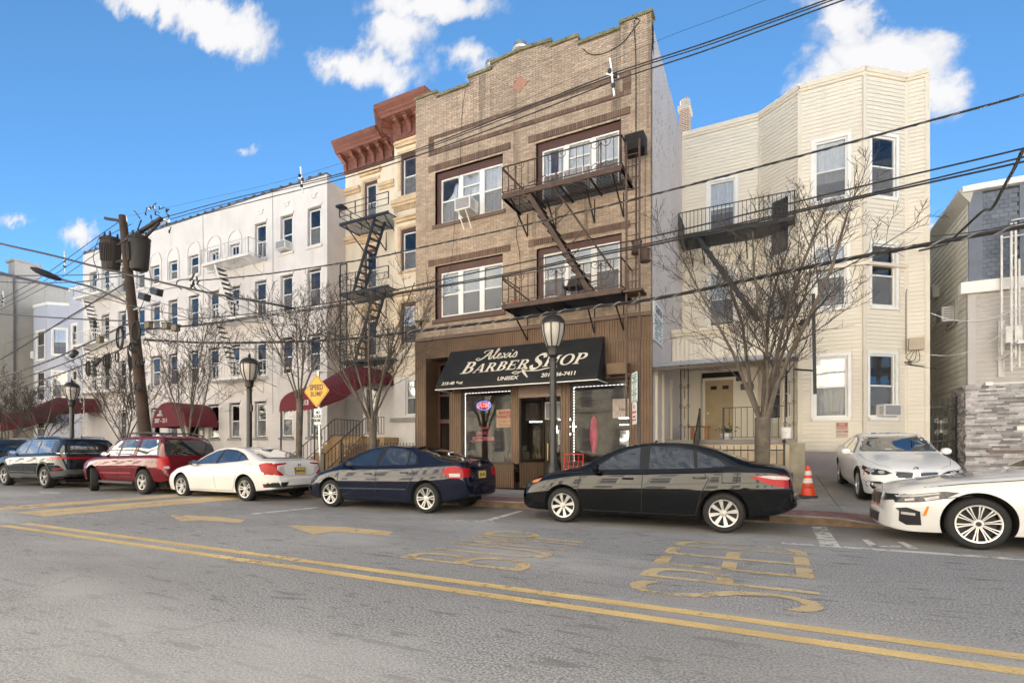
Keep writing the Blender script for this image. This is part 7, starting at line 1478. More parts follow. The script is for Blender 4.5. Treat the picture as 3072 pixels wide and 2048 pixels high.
# ---- red sport utility
split5 = (5, [[(.18, .03), (.95, .06), (.95, .22), (.18, .12)], [(.18, -.03), (.95, -.06), (.95, -.22), (.18, -.12)]])
sp = dict(L=4.80, W=1.87, H=1.78, paint=pt_red, xf=.88, xr=3.77, R=.375, tw=.235, rim=.225, ra=.45, spokes=split5, phase=.3, steer=-.42, hmax=.62, dz=.03, inset=-.02,
 zt=[(0, .60), (.03, .82), (.1, .95), (.3, 1.05), (.8, 1.12), (1.2, 1.16), (1.35, 1.24), (1.75, 1.52), (2.05, 1.68), (2.4, 1.755), (3.2, 1.78), (4.2, 1.75), (4.4, 1.70), (4.55, 1.45), (4.66, 1.2), (4.72, 1.0), (4.8, .66)],
 zb=[(0, .56), (.04, .80), (.3, .98), (.8, 1.06), (1.3, 1.10), (2.5, 1.13), (3.8, 1.15), (4.5, 1.14), (4.66, 1.0), (4.73, .84), (4.8, .63)],
 zl=[(0, .38), (.3, .34), (4.5, .36), (4.8, .42)], pw=[(0, .68), (.03, .78), (.1, .88), (.28, .94), (.6, .985), (1, 1), (3.9, 1), (4.4, .98), (4.65, .93), (4.75, .88), (4.8, .8)], rw=[(0, .74), (1.6, .76), (2.4, .75), (4.8, .74)],
 dlo=[(1.5, 1.13), (1.85, 1.46), (2.15, 1.62), (2.5, 1.66), (4.3, 1.66), (4.42, 1.18)],
 glass=[[(1.62, 1.15), (1.92, 1.45), (2.18, 1.6), (2.36, 1.63), (2.28, 1.16)], [(2.42, 1.165), (2.5, 1.64), (2.98, 1.64), (2.98, 1.17)], [(3.02, 1.17), (3.02, 1.64), (3.2, 1.63), (3.12, 1.17)], [(3.34, 1.175), (3.42, 1.64), (4.22, 1.63), (4.34, 1.19)]],
 ws=[(-.76, 1.2), (.76, 1.2), (.62, 1.64), (-.62, 1.64)], rw_=[(-.74, 1.17), (.74, 1.17), (.66, 1.63), (-.66, 1.63)], mirror=(1.6, 1.2), mirrormat=m_trimb, handles=[(2.2, .98), (3.05, 1.0)], handlemat=m_trimb,
 lines=[[(1.36, 1.1), (1.34, .7), (1.4, .4)], [(2.38, 1.14), (2.38, .42)], [(3.26, 1.15), (3.32, .95), (3.14, .7), (3.08, .44)], [(1.4, .4), (3.1, .42)]])
c = make_car('parked_suv', 'deep red sport utility vehicle with black mirrors and turned front wheels', 'car', sp, (-20.62, 8.86+.935, 0))
t = c['t']; c['both']('window_pillar', pt_red, [(3.18, 1.15), (3.28, 1.68), (3.4, 1.68), (3.3, 1.15)], .011); c['both']('side_moulding', pm('red_moulding', (.3, .05, .05), .35, var=.05), [(1.36, .60), (3.1, .62), (3.1, .64), (1.36, .62)], .012)
for s in (-1, 1):
    q = MB(); q.box(1.35, 3.25, s*.86-.09, s*.86+.09, .30, .37); q.build('running_board', m_plast, t, local=True); q = MB(); q.tube(spline([(1.9, s*.6, 1.72), (2.1, s*.6, 1.80), (2.5, s*.6, 1.85), (3.6, s*.6, 1.86), (4.1, s*.6, 1.80), (4.25, s*.6, 1.75)], 4), .025, 6); q.build('roof_rail', m_plast, t, local=True)
for x in (2.7, 3.7): q = MB(); q.bar((x, -.6, 1.85), (x, .6, 1.85), .05, .03); q.build('cross_bar', m_plast, t, local=True)
c['both']('taillight', m_tail, [(4.44, 1.14), (4.66, 1.12), (4.7, .78), (4.5, .76)], .006)
for s in (-1, 1): c['patch']('taillight', m_tail, [(s*.9, 1.12), (s*.7, 1.12), (s*.7, .76), (s*.9, .76)], 'B', .006); c['patch']('reverse_lens', m_clear, [(s*.88, .85), (s*.72, .85), (s*.72, .78), (s*.88, .78)], 'B', .009)
c['both']('turn_signal', m_amber, [(.06, .78), (.06, .92), (.2, .94), (.2, .82)], .006); c['both']('bumper_step', pt_red, [(4.4, .6), (4.76, .6), (4.76, .66), (4.4, .66)], .02); plate_on(c, 'B', .9, '')
# ---- black sport utility, further left
y5 = (5, [[(.2, -.05), (.6, -.05), (.95, -.26), (.97, -.16), (.66, 0), (.97, .16), (.95, .26), (.6, .05), (.2, .05)]])
sp = dict(L=5.2, W=1.98, H=1.81, paint=pt_jeep, xf=.94, xr=4.03, R=.39, tw=.265, rim=.265, ra=.46, spokes=y5, phase=.3, hmax=.6, dz=.03,
 zt=[(0, .62), (.03, .9), (.1, 1.02), (.35, 1.10), (1.0, 1.17), (1.35, 1.22), (1.7, 1.45), (2.05, 1.66), (2.4, 1.76), (3.0, 1.81), (4.2, 1.79), (4.75, 1.73), (4.9, 1.62), (5.03, 1.35), (5.12, 1.1), (5.2, .68)],
 zb=[(0, .58), (.04, .86), (.35, 1.03), (1.0, 1.10), (1.6, 1.14), (3, 1.17), (4.3, 1.20), (4.9, 1.19), (5.05, 1.05), (5.13, .85), (5.2, .65)],
 zl=[(0, .36), (.3, .28), (4.8, .32), (5.2, .44)], pw=[(0, .7), (.03, .8), (.1, .88), (.3, .94), (.7, .985), (1.2, 1), (4.3, 1), (4.8, .97), (5.03, .91), (5.14, .84), (5.2, .76)], rw=[(0, .72), (1.8, .74), (2.6, .72), (5.2, .68)],
 dlo=[(1.55, 1.17), (1.95, 1.5), (2.3, 1.655), (2.8, 1.69), (4.5, 1.67), (4.62, 1.24)],
 glass=[[(1.72, 1.19), (2.0, 1.47), (2.32, 1.62), (2.55, 1.65), (2.5, 1.2)], [(2.6, 1.2), (2.66, 1.66), (3.3, 1.66), (3.4, 1.22)], [(3.48, 1.22), (3.4, 1.66), (4.3, 1.64), (4.42, 1.25)]],
 ws=[(-.78, 1.25), (.78, 1.25), (.63, 1.67), (-.63, 1.67)], rw_=[(-.72, 1.25), (.72, 1.25), (.62, 1.62), (-.62, 1.62)], mirror=(1.7, 1.25), mirrormat=m_trimb, handles=[(2.4, 1.02), (3.3, 1.06)], handlemat=m_trimb,
 lines=[[(1.5, 1.14), (1.48, .7), (1.55, .36)], [(2.56, 1.18), (2.58, .36)], [(3.5, 1.2), (3.6, .95), (3.44, .7), (3.36, .4)], [(1.55, .36), (3.4, .38)]])
c = make_car('parked_suv', 'glossy blue black sport utility vehicle with chrome trimmed windows at the left', 'car', sp, (-26.75, 8.75+.99, 0))
t = c['t']; c['line']('chrome_strip', [(1.55, 1.165), (1.95, 1.51), (2.3, 1.67), (2.8, 1.70), (4.5, 1.68), (4.66, 1.52), (4.68, 1.23), (4.9, 1.22)], .022, .012, m_chrome); c['line']('chrome_strip', [(-.85, 1.22), (.85, 1.22)], .02, .01, m_chrome, 'B')
c['both']('lower_cladding', m_plast, [(1.45, .28), (3.5, .28), (3.5, .5), (1.45, .48)], .01); c['line']('chrome_strip', [(1.5, .55), (3.4, .56)], .018, .012, m_chrome)
def arch_trim(c, xw, R_, r0, r1, dz=.03, mat=None):
    for v in 'LR':
        pts = [(xw+r0*math.cos(a), R_+dz+r0*math.sin(a)) for a in [math.pi*(-.06+1.12*i/20) for i in range(21)]]; c['line']('arch_trim', pts, r1-r0, .012, mat or m_plast, v)
arch_trim(c, .94, .39, .49, .55); arch_trim(c, 4.03, .39, .49, .55)
c['both']('taillight', m_tail, [(4.5, 1.08), (5.03, 1.10), (5.05, 1.03), (4.55, 1.01)], .006); c['patch']('tail_band', m_tail, [(-.9, 1.03), (.9, 1.03), (.9, 1.09), (-.9, 1.09)], 'B', .006); c['both']('reflector', m_tail, [(4.7, .68), (5.1, .72), (5.1, .68), (4.72, .64)], .008); c['both']('lower_bumper', m_plast, [(4.5, .4), (5.15, .46), (5.15, .62), (4.5, .6)], .007); c['patch']('lower_bumper', m_plast, [(-.85, .42), (.85, .42), (.85, .66), (-.85, .66)], 'B', .007)
for s in (-1, 1): q = MB(); q.tube(spline([(2.0, s*.66, 1.7), (2.4, s*.66, 1.79), (3.2, s*.66, 1.83), (4.3, s*.66, 1.80), (4.5, s*.66, 1.76)], 4), .02, 6); q.build('roof_rail', m_chrome, t, local=True)
q = MB(); q.lathe([(.03, 0), (.01, .08)], (4.4, 0, 1.78), 6); q.build('antenna', m_trimb, t, local=True)
# ---- dark minivan cut by the left edge of the picture
sp2 = dict(sp); sp2.update(paint=pt_van)
c = make_car('parked_van', 'dark grey people carrier at the left edge with a wide red tail lamp', 'car', sp2, (-32.7, 8.9+.99, 0)); c['both']('taillight', m_tail, [(4.4, 1.12), (5.02, 1.12), (5.08, .9), (4.5, .92)], .006)
for s in (-1, 1): q = MB(); q.tube([(2.0, s*.66, 1.74), (2.4, s*.66, 1.84), (4.4, s*.66, 1.82), (4.6, s*.66, 1.74)], .025, 6); q.build('roof_rail', m_alloy, c['t'], local=True)
# ---- big white saloon at the right edge, nose into the picture
twin10 = (10, [[(.2, .015), (.55, .02), (.96, .055), (.96, .125), (.55, .065), (.2, .05)], [(.2, -.015), (.55, -.02), (.96, -.055), (.96, -.125), (.55, -.065), (.2, -.05)]])
m_rimb = pm('bright_rim_face', (.72, .69, .66), .3, .7, var=.05)
sp = dict(L=4.94, W=1.87, H=1.48, paint=pt_white2, xf=.97, xr=3.945, R=.342, tw=.245, rim=.245, ra=.40, spokes=twin10, phase=.16, rimmat=m_rimb, hubmat=m_trimb, hmax=.46,
 zt=[(0, .46), (.025, .66), (.07, .735), (.2, .80), (.5, .875), (.9, .94), (1.3, .99), (1.6, 1.04), (1.95, 1.22), (2.3, 1.39), (2.6, 1.46), (2.95, 1.48), (3.4, 1.45), (3.8, 1.35), (4.2, 1.18), (4.5, 1.10), (4.8, 1.08), (4.88, .98), (4.94, .66)],
 zb=[(0, .42), (.03, .60), (.2, .73), (.5, .80), (.9, .86), (1.4, .92), (2.2, .96), (3.4, 1.0), (4.3, 1.05), (4.8, 1.02), (4.88, .9), (4.94, .64)],
 zl=[(0, .2), (.25, .16), (.8, .17), (3.6, .18), (4.4, .25), (4.94, .36)], pw=[(0, .60), (.03, .70), (.1, .80), (.25, .885), (.5, .95), (.9, .99), (1.4, 1), (3.8, 1), (4.4, .97), (4.75, .88), (4.9, .78), (4.94, .7)], rw=[(0, .66), (1.7, .68), (2.5, .65), (3.5, .64), (4.94, .6)],
 dlo=[(1.85, .985), (2.2, 1.22), (2.5, 1.36), (2.9, 1.41), (3.4, 1.38), (3.85, 1.22), (4.05, 1.07), (2.6, .99)],
 glass=[[(1.98, 1.0), (2.28, 1.22), (2.55, 1.345), (2.76, 1.38), (2.76, 1.0)], [(2.84, 1.0), (2.84, 1.39), (3.35, 1.36), (3.6, 1.27), (3.7, 1.04)]],
 ws=[(-.7, 1.05), (.7, 1.05), (.54, 1.41), (-.54, 1.41)], rw_=[(-.6, 1.15), (.6, 1.15), (.5, 1.38), (-.5, 1.38)], mirror=(1.95, 1.02), handles=[(2.55, .87), (3.5, .9)],
 lines=[[(1.55, .92), (1.5, .55), (1.55, .26)], [(.42, .80), (.9, .87), (1.5, .935), (1.8, .965)], [(.6, .66), (.9, .71)], [(1.5, .40), (3.2, .40)]])
c = make_car('parked_saloon', 'large white saloon with a twin oval grille entering at the right edge', 'car', sp, (1.44, YN+.935, 0)); t = c['t']
c['both']('headlight', m_trimb, [(.06, .685), (.30, .70), (.62, .755), (.78, .745), (.62, .66), (.36, .60), (.1, .575)], .006); c['both']('headlight_lens', m_head, [(.1, .665), (.30, .68), (.6, .735), (.72, .735), (.58, .665), (.36, .615), (.13, .595)], .010)
c['both']('daylight_strip', m_clear, [(.12, .655), (.32, .672), (.58, .72), (.56, .735), (.3, .693), (.1, .675)], .013); c['both']('lamp_reflector', m_clear, [(.42, .62), (.56, .66), (.56, .70), (.40, .66)], .013); c['both']('lamp_reflector', m_clear, [(.2, .605), (.3, .62), (.3, .655), (.2, .635)], .013)
c['both']('side_marker', m_amber, [(.385, .415), (.42, .415), (.455, .545), (.43, .55)], .007); c['both']('bumper_vent', m_trimb, [(.1, .50), (.22, .52), (.36, .47), (.38, .28), (.22, .27), (.14, .32), (.14, .46)], .006); c['both']('fog_lamp', m_clear, [(.16, .455), (.31, .445), (.31, .41), (.16, .42)], .010)
for s in (-1, 1):
    c['patch']('grille_frame', m_chrome, [(s*.03, .69), (s*.30, .70), (s*.36, .62), (s*.30, .50), (s*.1, .48), (s*.04, .53)], 'F', .02); c['patch']('grille', m_trimb, [(s*.055, .672), (s*.285, .682), (s*.335, .62), (s*.285, .52), (s*.11, .503), (s*.06, .545)], 'F', .026)
    c['patch']('headlight_inner', m_trimb, [(s*.42, .685), (s*.78, .70), (s*.8, .62), (s*.44, .58)], 'F', .006)
c['patch']('lower_intake', m_trimb, [(-.42, .40), (.42, .40), (.36, .26), (-.36, .26)], 'F', .006); emblem(c, 'F', 0, .735, .04, 'r'); c['line']('hood_gap', [(.13, -.5), (.3, -.62), (.9, -.74), (1.5, -.78)], .008, .002, None, 'T'); c['line']('hood_gap', [(.13, .5), (.3, .62), (.9, .74), (1.5, .78)], .008, .002, None, 'T')
c['both']('door_sensor', pt_white2, [(.40, .60), (.43, .60), (.43, .63), (.40, .63)], .004)
# ---- white coupe in the driveway
twin5b = (5, [[(.2, .02), (.95, .12), (.95, .24), (.2, .1)], [(.2, -.02), (.95, -.12), (.95, -.24), (.2, -.1)]])
sp = dict(L=4.64, W=1.825, H=1.377, paint=paint('bright_white_paint', (.80, .79, .785)), xf=.79, xr=3.60, R=.325, tw=.225, rim=.235, ra=.385, spokes=twin5b, phase=.2, hmax=.42,
 zt=[(0, .46), (.03, .64), (.08, .72), (.25, .785), (.7, .87), (1.2, .94), (1.5, .985), (1.8, 1.11), (2.15, 1.28), (2.45, 1.36), (2.8, 1.377), (3.2, 1.34), (3.6, 1.22), (4.0, 1.09), (4.4, 1.04), (4.56, .98), (4.64, .62)],
 zb=[(0, .42), (.04, .58), (.25, .70), (.7, .79), (1.3, .87), (2.2, .91), (3.3, .96), (4.2, .99), (4.5, .94), (4.64, .6)],
 zl=[(0, .2), (.25, .16), (.8, .17), (3.4, .18), (4.2, .25), (4.64, .36)], pw=[(0, .64), (.03, .74), (.1, .83), (.25, .90), (.5, .96), (.9, .99), (1.4, .985), (3.4, 1), (4.1, .97), (4.45, .88), (4.6, .76), (4.64, .7)], rw=[(0, .66), (1.6, .68), (2.4, .66), (3.4, .62), (4.64, .58)],
 dlo=[(1.75, .945), (2.1, 1.17), (2.45, 1.285), (2.8, 1.31), (3.2, 1.25), (3.55, 1.08), (3.45, 1.0)], glass=[[(1.9, .96), (2.2, 1.17), (2.5, 1.265), (2.75, 1.285), (2.85, .985)], [(2.92, .99), (2.86, 1.285), (3.16, 1.235), (3.44, 1.09), (3.38, 1.01)]],
 ws=[(-.71, .985), (.71, .985), (.55, 1.315), (-.55, 1.315)], rw_=[(-.6, 1.06), (.6, 1.06), (.5, 1.29), (-.5, 1.29)], mirror=(1.85, .97), handles=[(3.0, .86)],
 lines=[[(1.42, .87), (1.36, .5), (1.42, .26)], [(3.02, .96), (3.14, .7), (3.0, .3)], [(1.42, .26), (3.0, .27)]])
gx, gy = 2.55, 12.82
c = make_car('parked_coupe', 'white coupe facing out of the driveway under the bay, sunroof and twin grille', 'car', sp, (gx, gy, G(gx, gy+.5)-.005), math.radians(91.5)); t = c['t']
t.rotation_euler = (0, -math.atan(.44/7.4), math.radians(91.5)); WM[t.name] = Matrix.Translation(t.location) @ t.rotation_euler.to_matrix().to_4x4()
for s in (-1, 1):
    c['patch']('headlight', m_trimb, [(s*.40, .64), (s*.5, .69), (s*.86, .755), (s*.90, .68), (s*.78, .585), (s*.5, .60)], 'F', .006); c['patch']('headlight_lens', m_head, [(s*.44, .645), (s*.52, .675), (s*.85, .735), (s*.87, .68), (s*.77, .60), (s*.5, .612)], 'F', .011)
    for yy in (.58, .74): c['patch']('lamp_ring', m_clear, [(s*(yy+.055*math.cos(a)), .655+.035*math.sin(a)+(.02 if yy > .6 else 0)) for a in [i*math.pi/5 for i in range(10)]], 'F', .014)
    c['patch']('grille_frame', m_chrome, [(s*.03, .665), (s*.33, .675), (s*.39, .61), (s*.31, .53), (s*.06, .53)], 'F', .015); c['patch']('grille', m_trimb, [(s*.05, .65), (s*.315, .66), (s*.36, .61), (s*.295, .545), (s*.075, .545)], 'F', .022)
    c['patch']('bumper_vent', m_trimb, [(s*.48, .40), (s*.6, .47), (s*.84, .46), (s*.86, .36), (s*.66, .29), (s*.5, .30)], 'F', .006); c['patch']('fog_lamp', m_clear, [(s*.6, .41), (s*.7, .42), (s*.7, .36), (s*.6, .36)], 'F', .012)
c['both']('side_marker', m_amber, [(.3, .56), (.34, .56), (.36, .66), (.33, .66)], .006); c['both']('headlight', m_head, [(.12, .66), (.3, .72), (.55, .76), (.5, .70), (.25, .62)], .006)
c['patch']('sunroof', GLASS_C, [(2.45, -.45), (2.45, .45), (2.95, .45), (2.95, -.45)], 'T', .006); emblem(c, 'F', 0, .725, .042, 'r'); c['line']('hood_gap', [(.12, -.42), (.3, -.60), (.8, -.73), (1.5, -.76)], .008, .002, None, 'T'); c['line']('hood_gap', [(.12, .42), (.3, .60), (.8, .73), (1.5, .76)], .008, .002, None, 'T'); c['patch']('lower_intake', m_trimb, [(-.42, .36), (.42, .36), (.36, .26), (-.36, .26)], 'F', .006); c['patch']('windshield_note', m_white, [(.1, 1.03), (.22, 1.03), (.22, 1.05), (.1, 1.05)], 'F', .009)
# ================================================================== street furniture
m_lampm = pm('black_lamp_enamel', (.022, .02, .02), .4, metal=.2, var=.2, scale=6)
m_globe = pm('milky_globe', (.40, .37, .34), .3, var=.05)
def lamp_post(label, x, y, H):
    t = thing('street_lamp', label, 'street lamp', (x, y, .14), 0, 'black globe street lamps along the kerb'); b = MB(); o = (x, y, 0); s = H-.0
    b.lathe([(.19, .14), (.19, .3), (.15, .36), (.14, .9), (.10, 1.0), (.085, 1.05), (.078, H-1.05), (.10, H-1.04), (.10, H-1.0), (.075, H-.98), (.085, H-.95), (.12, H-.92), (.13, H-.76), (.15, H-.72)], o, 18); b.build('pole', m_lampm, t, smooth=True)
    g = MB(); g.lathe([(.13, H-.72), (.19, H-.58), (.235, H-.42), (.25, H-.28), (.25, H-.2)], o, 22, 'Z', False); g.build('globe', m_globe, t, smooth=True)
    c = MB(); c.lathe([(.27, H-.22), (.27, H-.19), (.25, H-.12), (.19, H-.05), (.1, H-.01), (.05, H+.0), (.035, H+.03), (.05, H+.06), (.02, H+.1), (.004, H+.15)], o, 22); c.build('hood', m_lampm, t, smooth=True)
    r = MB()
    for i in range(8):
        a = i*math.pi/4+.2; r.tube([(x+k*math.cos(a), y+k*math.sin(a), z) for k, z in ((.14, H-.72), (.2, H-.58), (.245, H-.42), (.26, H-.28), (.262, H-.19))], .017, 4)
    r.build('cage', m_lampm, t); return t
lamp_post('black globe street lamp standing in front of the barbershop awning', -4.45, 10.9, 4.38); lamp_post('black globe street lamp in front of the white apartment house', -14.8, 10.9, 4.25); lamp_post('black globe street lamp before the far maroon awning', -25.8, 10.9, 4.12)
q = MB(); q.box(-14.72, -14.66, 10.87, 10.93, 2.55, 2.75); q.build('junction_box', m_lampm, bpy.data.objects['street_lamp.001'])
# speed bump sign
m_sgn = pm('sign_yellow', (.60, .30, .008), .5, var=.05); m_ink = pm('sign_black', (.02, .02, .02), .5, var=0)
t = thing('road_sign', 'yellow diamond SPEED BUMP sign above a NO LOUD MUSIC plate on a steel post', 'road sign', (-11.6, 10.8, .14)); FSn = Fr(-11.72, 10.78, -10.72, 10.84)
b = MB(); b.bar((-11.62, 10.84, .1), (-11.72, 10.84, 3.6), .06, .04); b.build('post', m_steel, t)
def plate(par, fr, poly, d, th, mat, nm): q = MB(); q.prism([fr.P(a, z, d) for a, z in poly], fr.N*th); return q.build(nm, mat, par)
def rounded(u0, u1, z0, z1, r):
    o = []
    for (cx, cz, a0) in ((u1-r, z1-r, 0), (u0+r, z1-r, 90), (u0+r, z0+r, 180), (u1-r, z0+r, 270)): o += [(cx+r*math.cos(math.radians(a0+i*30)), cz+r*math.sin(math.radians(a0+i*30))) for i in range(4)]
    return o
def diamond(cx, cz, h, r=.05):
    o = []
    for k, a in enumerate((0, 90, 180, 270)):
        aa = math.radians(a); cx_, cz_ = cx+(h-r*1.4)*math.cos(aa), cz+(h-r*1.4)*math.sin(aa); o += [(cx_+r*math.cos(aa+math.radians(i)), cz_+r*math.sin(aa+math.radians(i))) for i in (-45, -15, 15, 45)]
    return o
zc = 3.02; dpl = plate(t, FSn, diamond(0, zc, .475), .0, .01, m_sgn, 'diamond_plate'); plate(t, FSn, diamond(0, zc, .445), .0102, .001, m_ink, 'border'); plate(t, FSn, diamond(0, zc, .425), .0114, .001, m_sgn, 'face')
text('SPEED', .21, FSn, 0, zc+.1, .0135, m_ink, t, 'lettering', bold=.008, sx=.86, spacing=1.05); text('BUMP', .21, FSn, .0, zc-.09, .0135, m_ink, t, 'lettering', bold=.004, sx=.82, spacing=1.05)
plate(t, FSn, rounded(-.1, .19, 2.05, 2.52, .03), .0, .008, m_signw, 'music_plate'); plate(t, FSn, rounded(-.088, .178, 2.06, 2.51, .03), .0082, .0005, m_ink, 'border'); plate(t, FSn, rounded(-.08, .17, 2.07, 2.50, .025), .009, .0005, m_signw, 'face')
for i, w in enumerate(('NO', 'LOUD', 'MUSIC')): text(w, .115, FSn, .045, 2.4-i*.115, .0105, m_ink, t, 'lettering', bold=.008, sx=.82)
# parking signs by the right end of the awning
t = thing('parking_sign', 'green and white permit sign over a red NO PARKING sign on a thin post', 'parking sign', (-2.5, 10.9, .14)); FPk = Fr(-2.66, 11.05, -2.36, 10.55)
b = MB(); b.bar((-2.46, 10.9, .1), (-2.53, 10.86, 2.95), .045, .03); b.build('post', m_black, t); m_grn = pm('sign_green', (.02, .16, .1), .5, var=0)
plate(t, FPk, rounded(-.02, .36, 2.32, 2.95, .03), .03, .008, m_signw, 'permit_plate')
for z in (2.9, 2.77, 2.58, 2.35): q = MB(); q.fbox(FPk, .0, .34, z-.01, z+.01, .038, .04); q.build('green_rule', m_grn, t)
for z, w in ((2.85, 'RESIDENT PERMIT'), (2.81, 'PARKING'), (2.73, 'NO PARKING ANY'), (2.68, '7AM - 5PM'), (2.63, 'MON - SAT'), (2.53, 'PARKING BY'), (2.485, 'PERMIT REQUIRED'), (2.44, '5PM - 7AM'), (2.395, 'MON - SAT')): text(w, .046, FPk, .17, z, .0385, m_grn, t, 'small_print', sx=.8)
plate(t, FPk, rounded(.03, .31, 1.86, 2.31, .03), .03, .008, m_signw, 'no_parking_plate'); m_rd = pm('sign_red', (.45, .02, .03), .5, var=0)
for z, w, s in ((2.22, 'NO', .12), (2.11, 'PARKING', .085), (2.02, 'MONDAY', .06), (1.95, '8AM TO 10AM', .05)): text(w, s, FPk, .17, z, .0385, m_rd, t, 'lettering', sx=.75, bold=.002)
# traffic cone
cx, cy = .72, 13.75; cz = G(cx, cy); t = thing('traffic_cone', 'orange traffic cone with two white bands on the driveway', 'traffic cone', (cx, cy, cz)); m_or = pm('cone_orange', (.75, .06, .01), .5, var=.1, scale=8); m_refl = pm('cone_band', (.66, .60, .55), .4, var=.1, scale=10)
b = MB(); b.box(cx-.19, cx+.19, cy-.19, cy+.19, cz, cz+.04); b.build('base', m_black, t); b = MB(); b.lathe([(.155, .04), (.045, .68), (.04, .71)], (cx, cy, cz), 22); b.build('cone', m_or, t, smooth=True)
for z0, z1 in ((.5, .6), (.32, .43)): b = MB(); r = lambda z: .155-.11*(z-.04)/.64+.003; b.lathe([(r(z0), z0), (r(z1), z1)], (cx, cy, cz), 22, 'Z', False); b.build('band', m_refl, t, smooth=True)
for i in range(5): b = MB(); a = -math.pi/2-.5+.24*i; b.bar((cx+.127*math.cos(a), cy+.127*math.sin(a), cz+.2), (cx+.122*math.cos(a), cy+.122*math.sin(a), cz+.25), .016, .006); b.build('ink_mark', m_ink, t)
# ---- utility pole
m_wood = pm('weathered_pole_wood', (.048, .03, .021), .9, var=.35, scale=2.2, streak=.6, streak_col=(.03, .02, .016), bump=.4, bscale=30); m_tank = pm('weathered_tank', (.026, .022, .02), .7, metal=.1, var=.35, scale=3, streak=.6, streak_col=(.11, .05, .025)); m_wire = pm('cable_black', (.018, .017, .017), .6, var=.1); m_wireg = pm('cable_grey', (.17, .17, .17), .6, var=.1); m_porc = pm('grey_insulator', (.03, .03, .03), .5, var=.2)
WYY = 10.9; pb, ptp = Vector((-20.2, WYY, .1)), Vector((-22.03, WYY, 10.2)); PO = lambda z: pb.lerp(ptp, (z-.1)/10.1)
pole = thing('utility_pole', 'leaning wooden utility pole carrying two rusty transformers and many cables', 'utility pole', pb)
b = MB(); b.tube([PO(z) for z in (.1, 2.5, 5, 7.5, 10.2)], [.215, .195, .175, .155, .13], 16); b.build('pole_shaft', m_wood, pole, smooth=True)
for (px, py, sx) in ((333, 762, -1), (418, 760, 1)):
    c = PY(px, py, WYY-.06); b = MB(); b.lathe([(.1, -.64), (.25, -.62), (.29, -.54), (.35, .42), (.33, .48), (.365, .5), (.365, .54), (.3, .6), (.1, .64)], c, 24); o = b.build('transformer', m_tank, pole, smooth=True)
    for k in range(7): a = -math.pi/2+(k-3)*.16+(-.4 if sx > 0 else .5); q = MB(); q.bar(c+Vector(((.31)*math.cos(a), .31*math.sin(a), -.35)), c+Vector((.36*math.cos(a), .36*math.sin(a), .3)), .03, .1, (math.cos(a), math.sin(a), 0)); q.build('cooling_fin', m_tank, o)
    for k in range(3): q = MB(); a = k*1.6-2.2; q.lathe([(.03, 0), (.055, .03), (.03, .06), (.055, .09), (.03, .12), (.045, .16), (.015, .22)], c+Vector((.2*math.cos(a), .2*math.sin(a), .6)), 8); q.build('bushing', m_porc, o)
    q = MB(); q.bar(c+Vector((-sx*.3, .05, .3)), PO(c.z+.3), .09); q.bar(c+Vector((-sx*.3, .05, -.35)), PO(c.z-.35), .09); q.build('hanger', m_tank, pole)
arms = MB(); a0, a1 = PO(9.35), PY(490, 640, WYY); arms.bar(PO(9.1)+Vector((-.1, -.1, 0)), PY(485, 655, WYY), .12, .1); arms.bar(PO(8.6), PY(478, 668, WYY), .07); arms.bar(PO(10.0), PY(315, 655, WYY-.2), .09); arms.build('cross_arm', m_tank, pole)
b = MB()
for i in range(11):
    p = PY(430+rnd.uniform(0, 80), 625+rnd.uniform(0, 75), WYY+rnd.uniform(-.3, .3)); b.lathe([(.015, 0), (.035, .03), (.02, .06), (.035, .09), (.015, .12)], p, 7); b.bar(p, p+Vector((rnd.uniform(-.25, .25), rnd.uniform(-.2, .2), rnd.uniform(-.2, .3))), .025)
b.build('insulator', m_porc, pole, kind='stuff')
b = MB(); b.bar(PY(420, 655, WYY), PY(410, 640, WYY), .035); b.bar(PY(410, 640, WYY), PY(403, 632, WYY), .035); b.bar(PY(424, 660, WYY), PY(412, 690, WYY), .035); b.build('switch_arm', m_porc, pole)
b = MB(); hp = PO(6.75); end = Vector((-20.95, WYY-2.45, 6.95)); b.tube(spline([hp, hp.lerp(end, .5)+Vector((0, 0, .12)), end], 6), .04, 6); b.build('lamp_arm', m_steel, pole, smooth=True); b = MB(); e2 = end+Vector((.05, -.7, .12)); b.tube([end+Vector((0, .1, -.01)), end, end.lerp(e2, .4), end.lerp(e2, .8), e2], [.05, .08, .11, .09, .03], 10); b.build('lamp_head', m_porc, pole, smooth=True)
b = MB(); hp = PO(6.55); ar = PY(478, 905, WYY-.5); b.bar(hp, ar, .05); b.build('floodlight_arm', m_steel, pole)
for px, py in ((433, 890), (470, 875)):
    c = PY(px, py, WYY-.5); q = MB(); q.bar(c+Vector((-.2, 0, .06)), c+Vector((.2, 0, -.07)), .2, .24); o = q.build('floodlight', m_porc, pole); q = MB(); q.bar(c+Vector((-.18, -.105, .05)), c+Vector((.18, -.105, -.07)), .01, .18); q.build('lens', m_head, o)
def ring(c, ru, rz, r=.018, n=3, mat=None, nm='cable_coil', par=None):
    q = MB()
    for k in range(n): q.tube([c+Vector(((ru+.02*math.sin(k*2))*math.cos(i/22*2*math.pi), .03*k-.03, (rz+.02*k)*math.sin(i/22*2*math.pi))) for i in range(23)], r, 5, False)
    return q.build(nm, mat or m_wire, par or pole, smooth=True)
for px, py, ru, rz, n in ((360, 1012, .2, .4, 3), (408, 995, .22, .36, 3), (352, 1070, .1, .18, 2), (318, 1082, .16, .23, 5), (264, 1105, .1, .26, 3), (414, 1160, .16, .15, 2), (412, 1088, .1, .14, 2), (432, 1085, .1, .1, 1), (395, 1040, .12, .16, 4)): ring(PY(px, py, WYY-.25), ru, rz, .018, n)
b = MB()
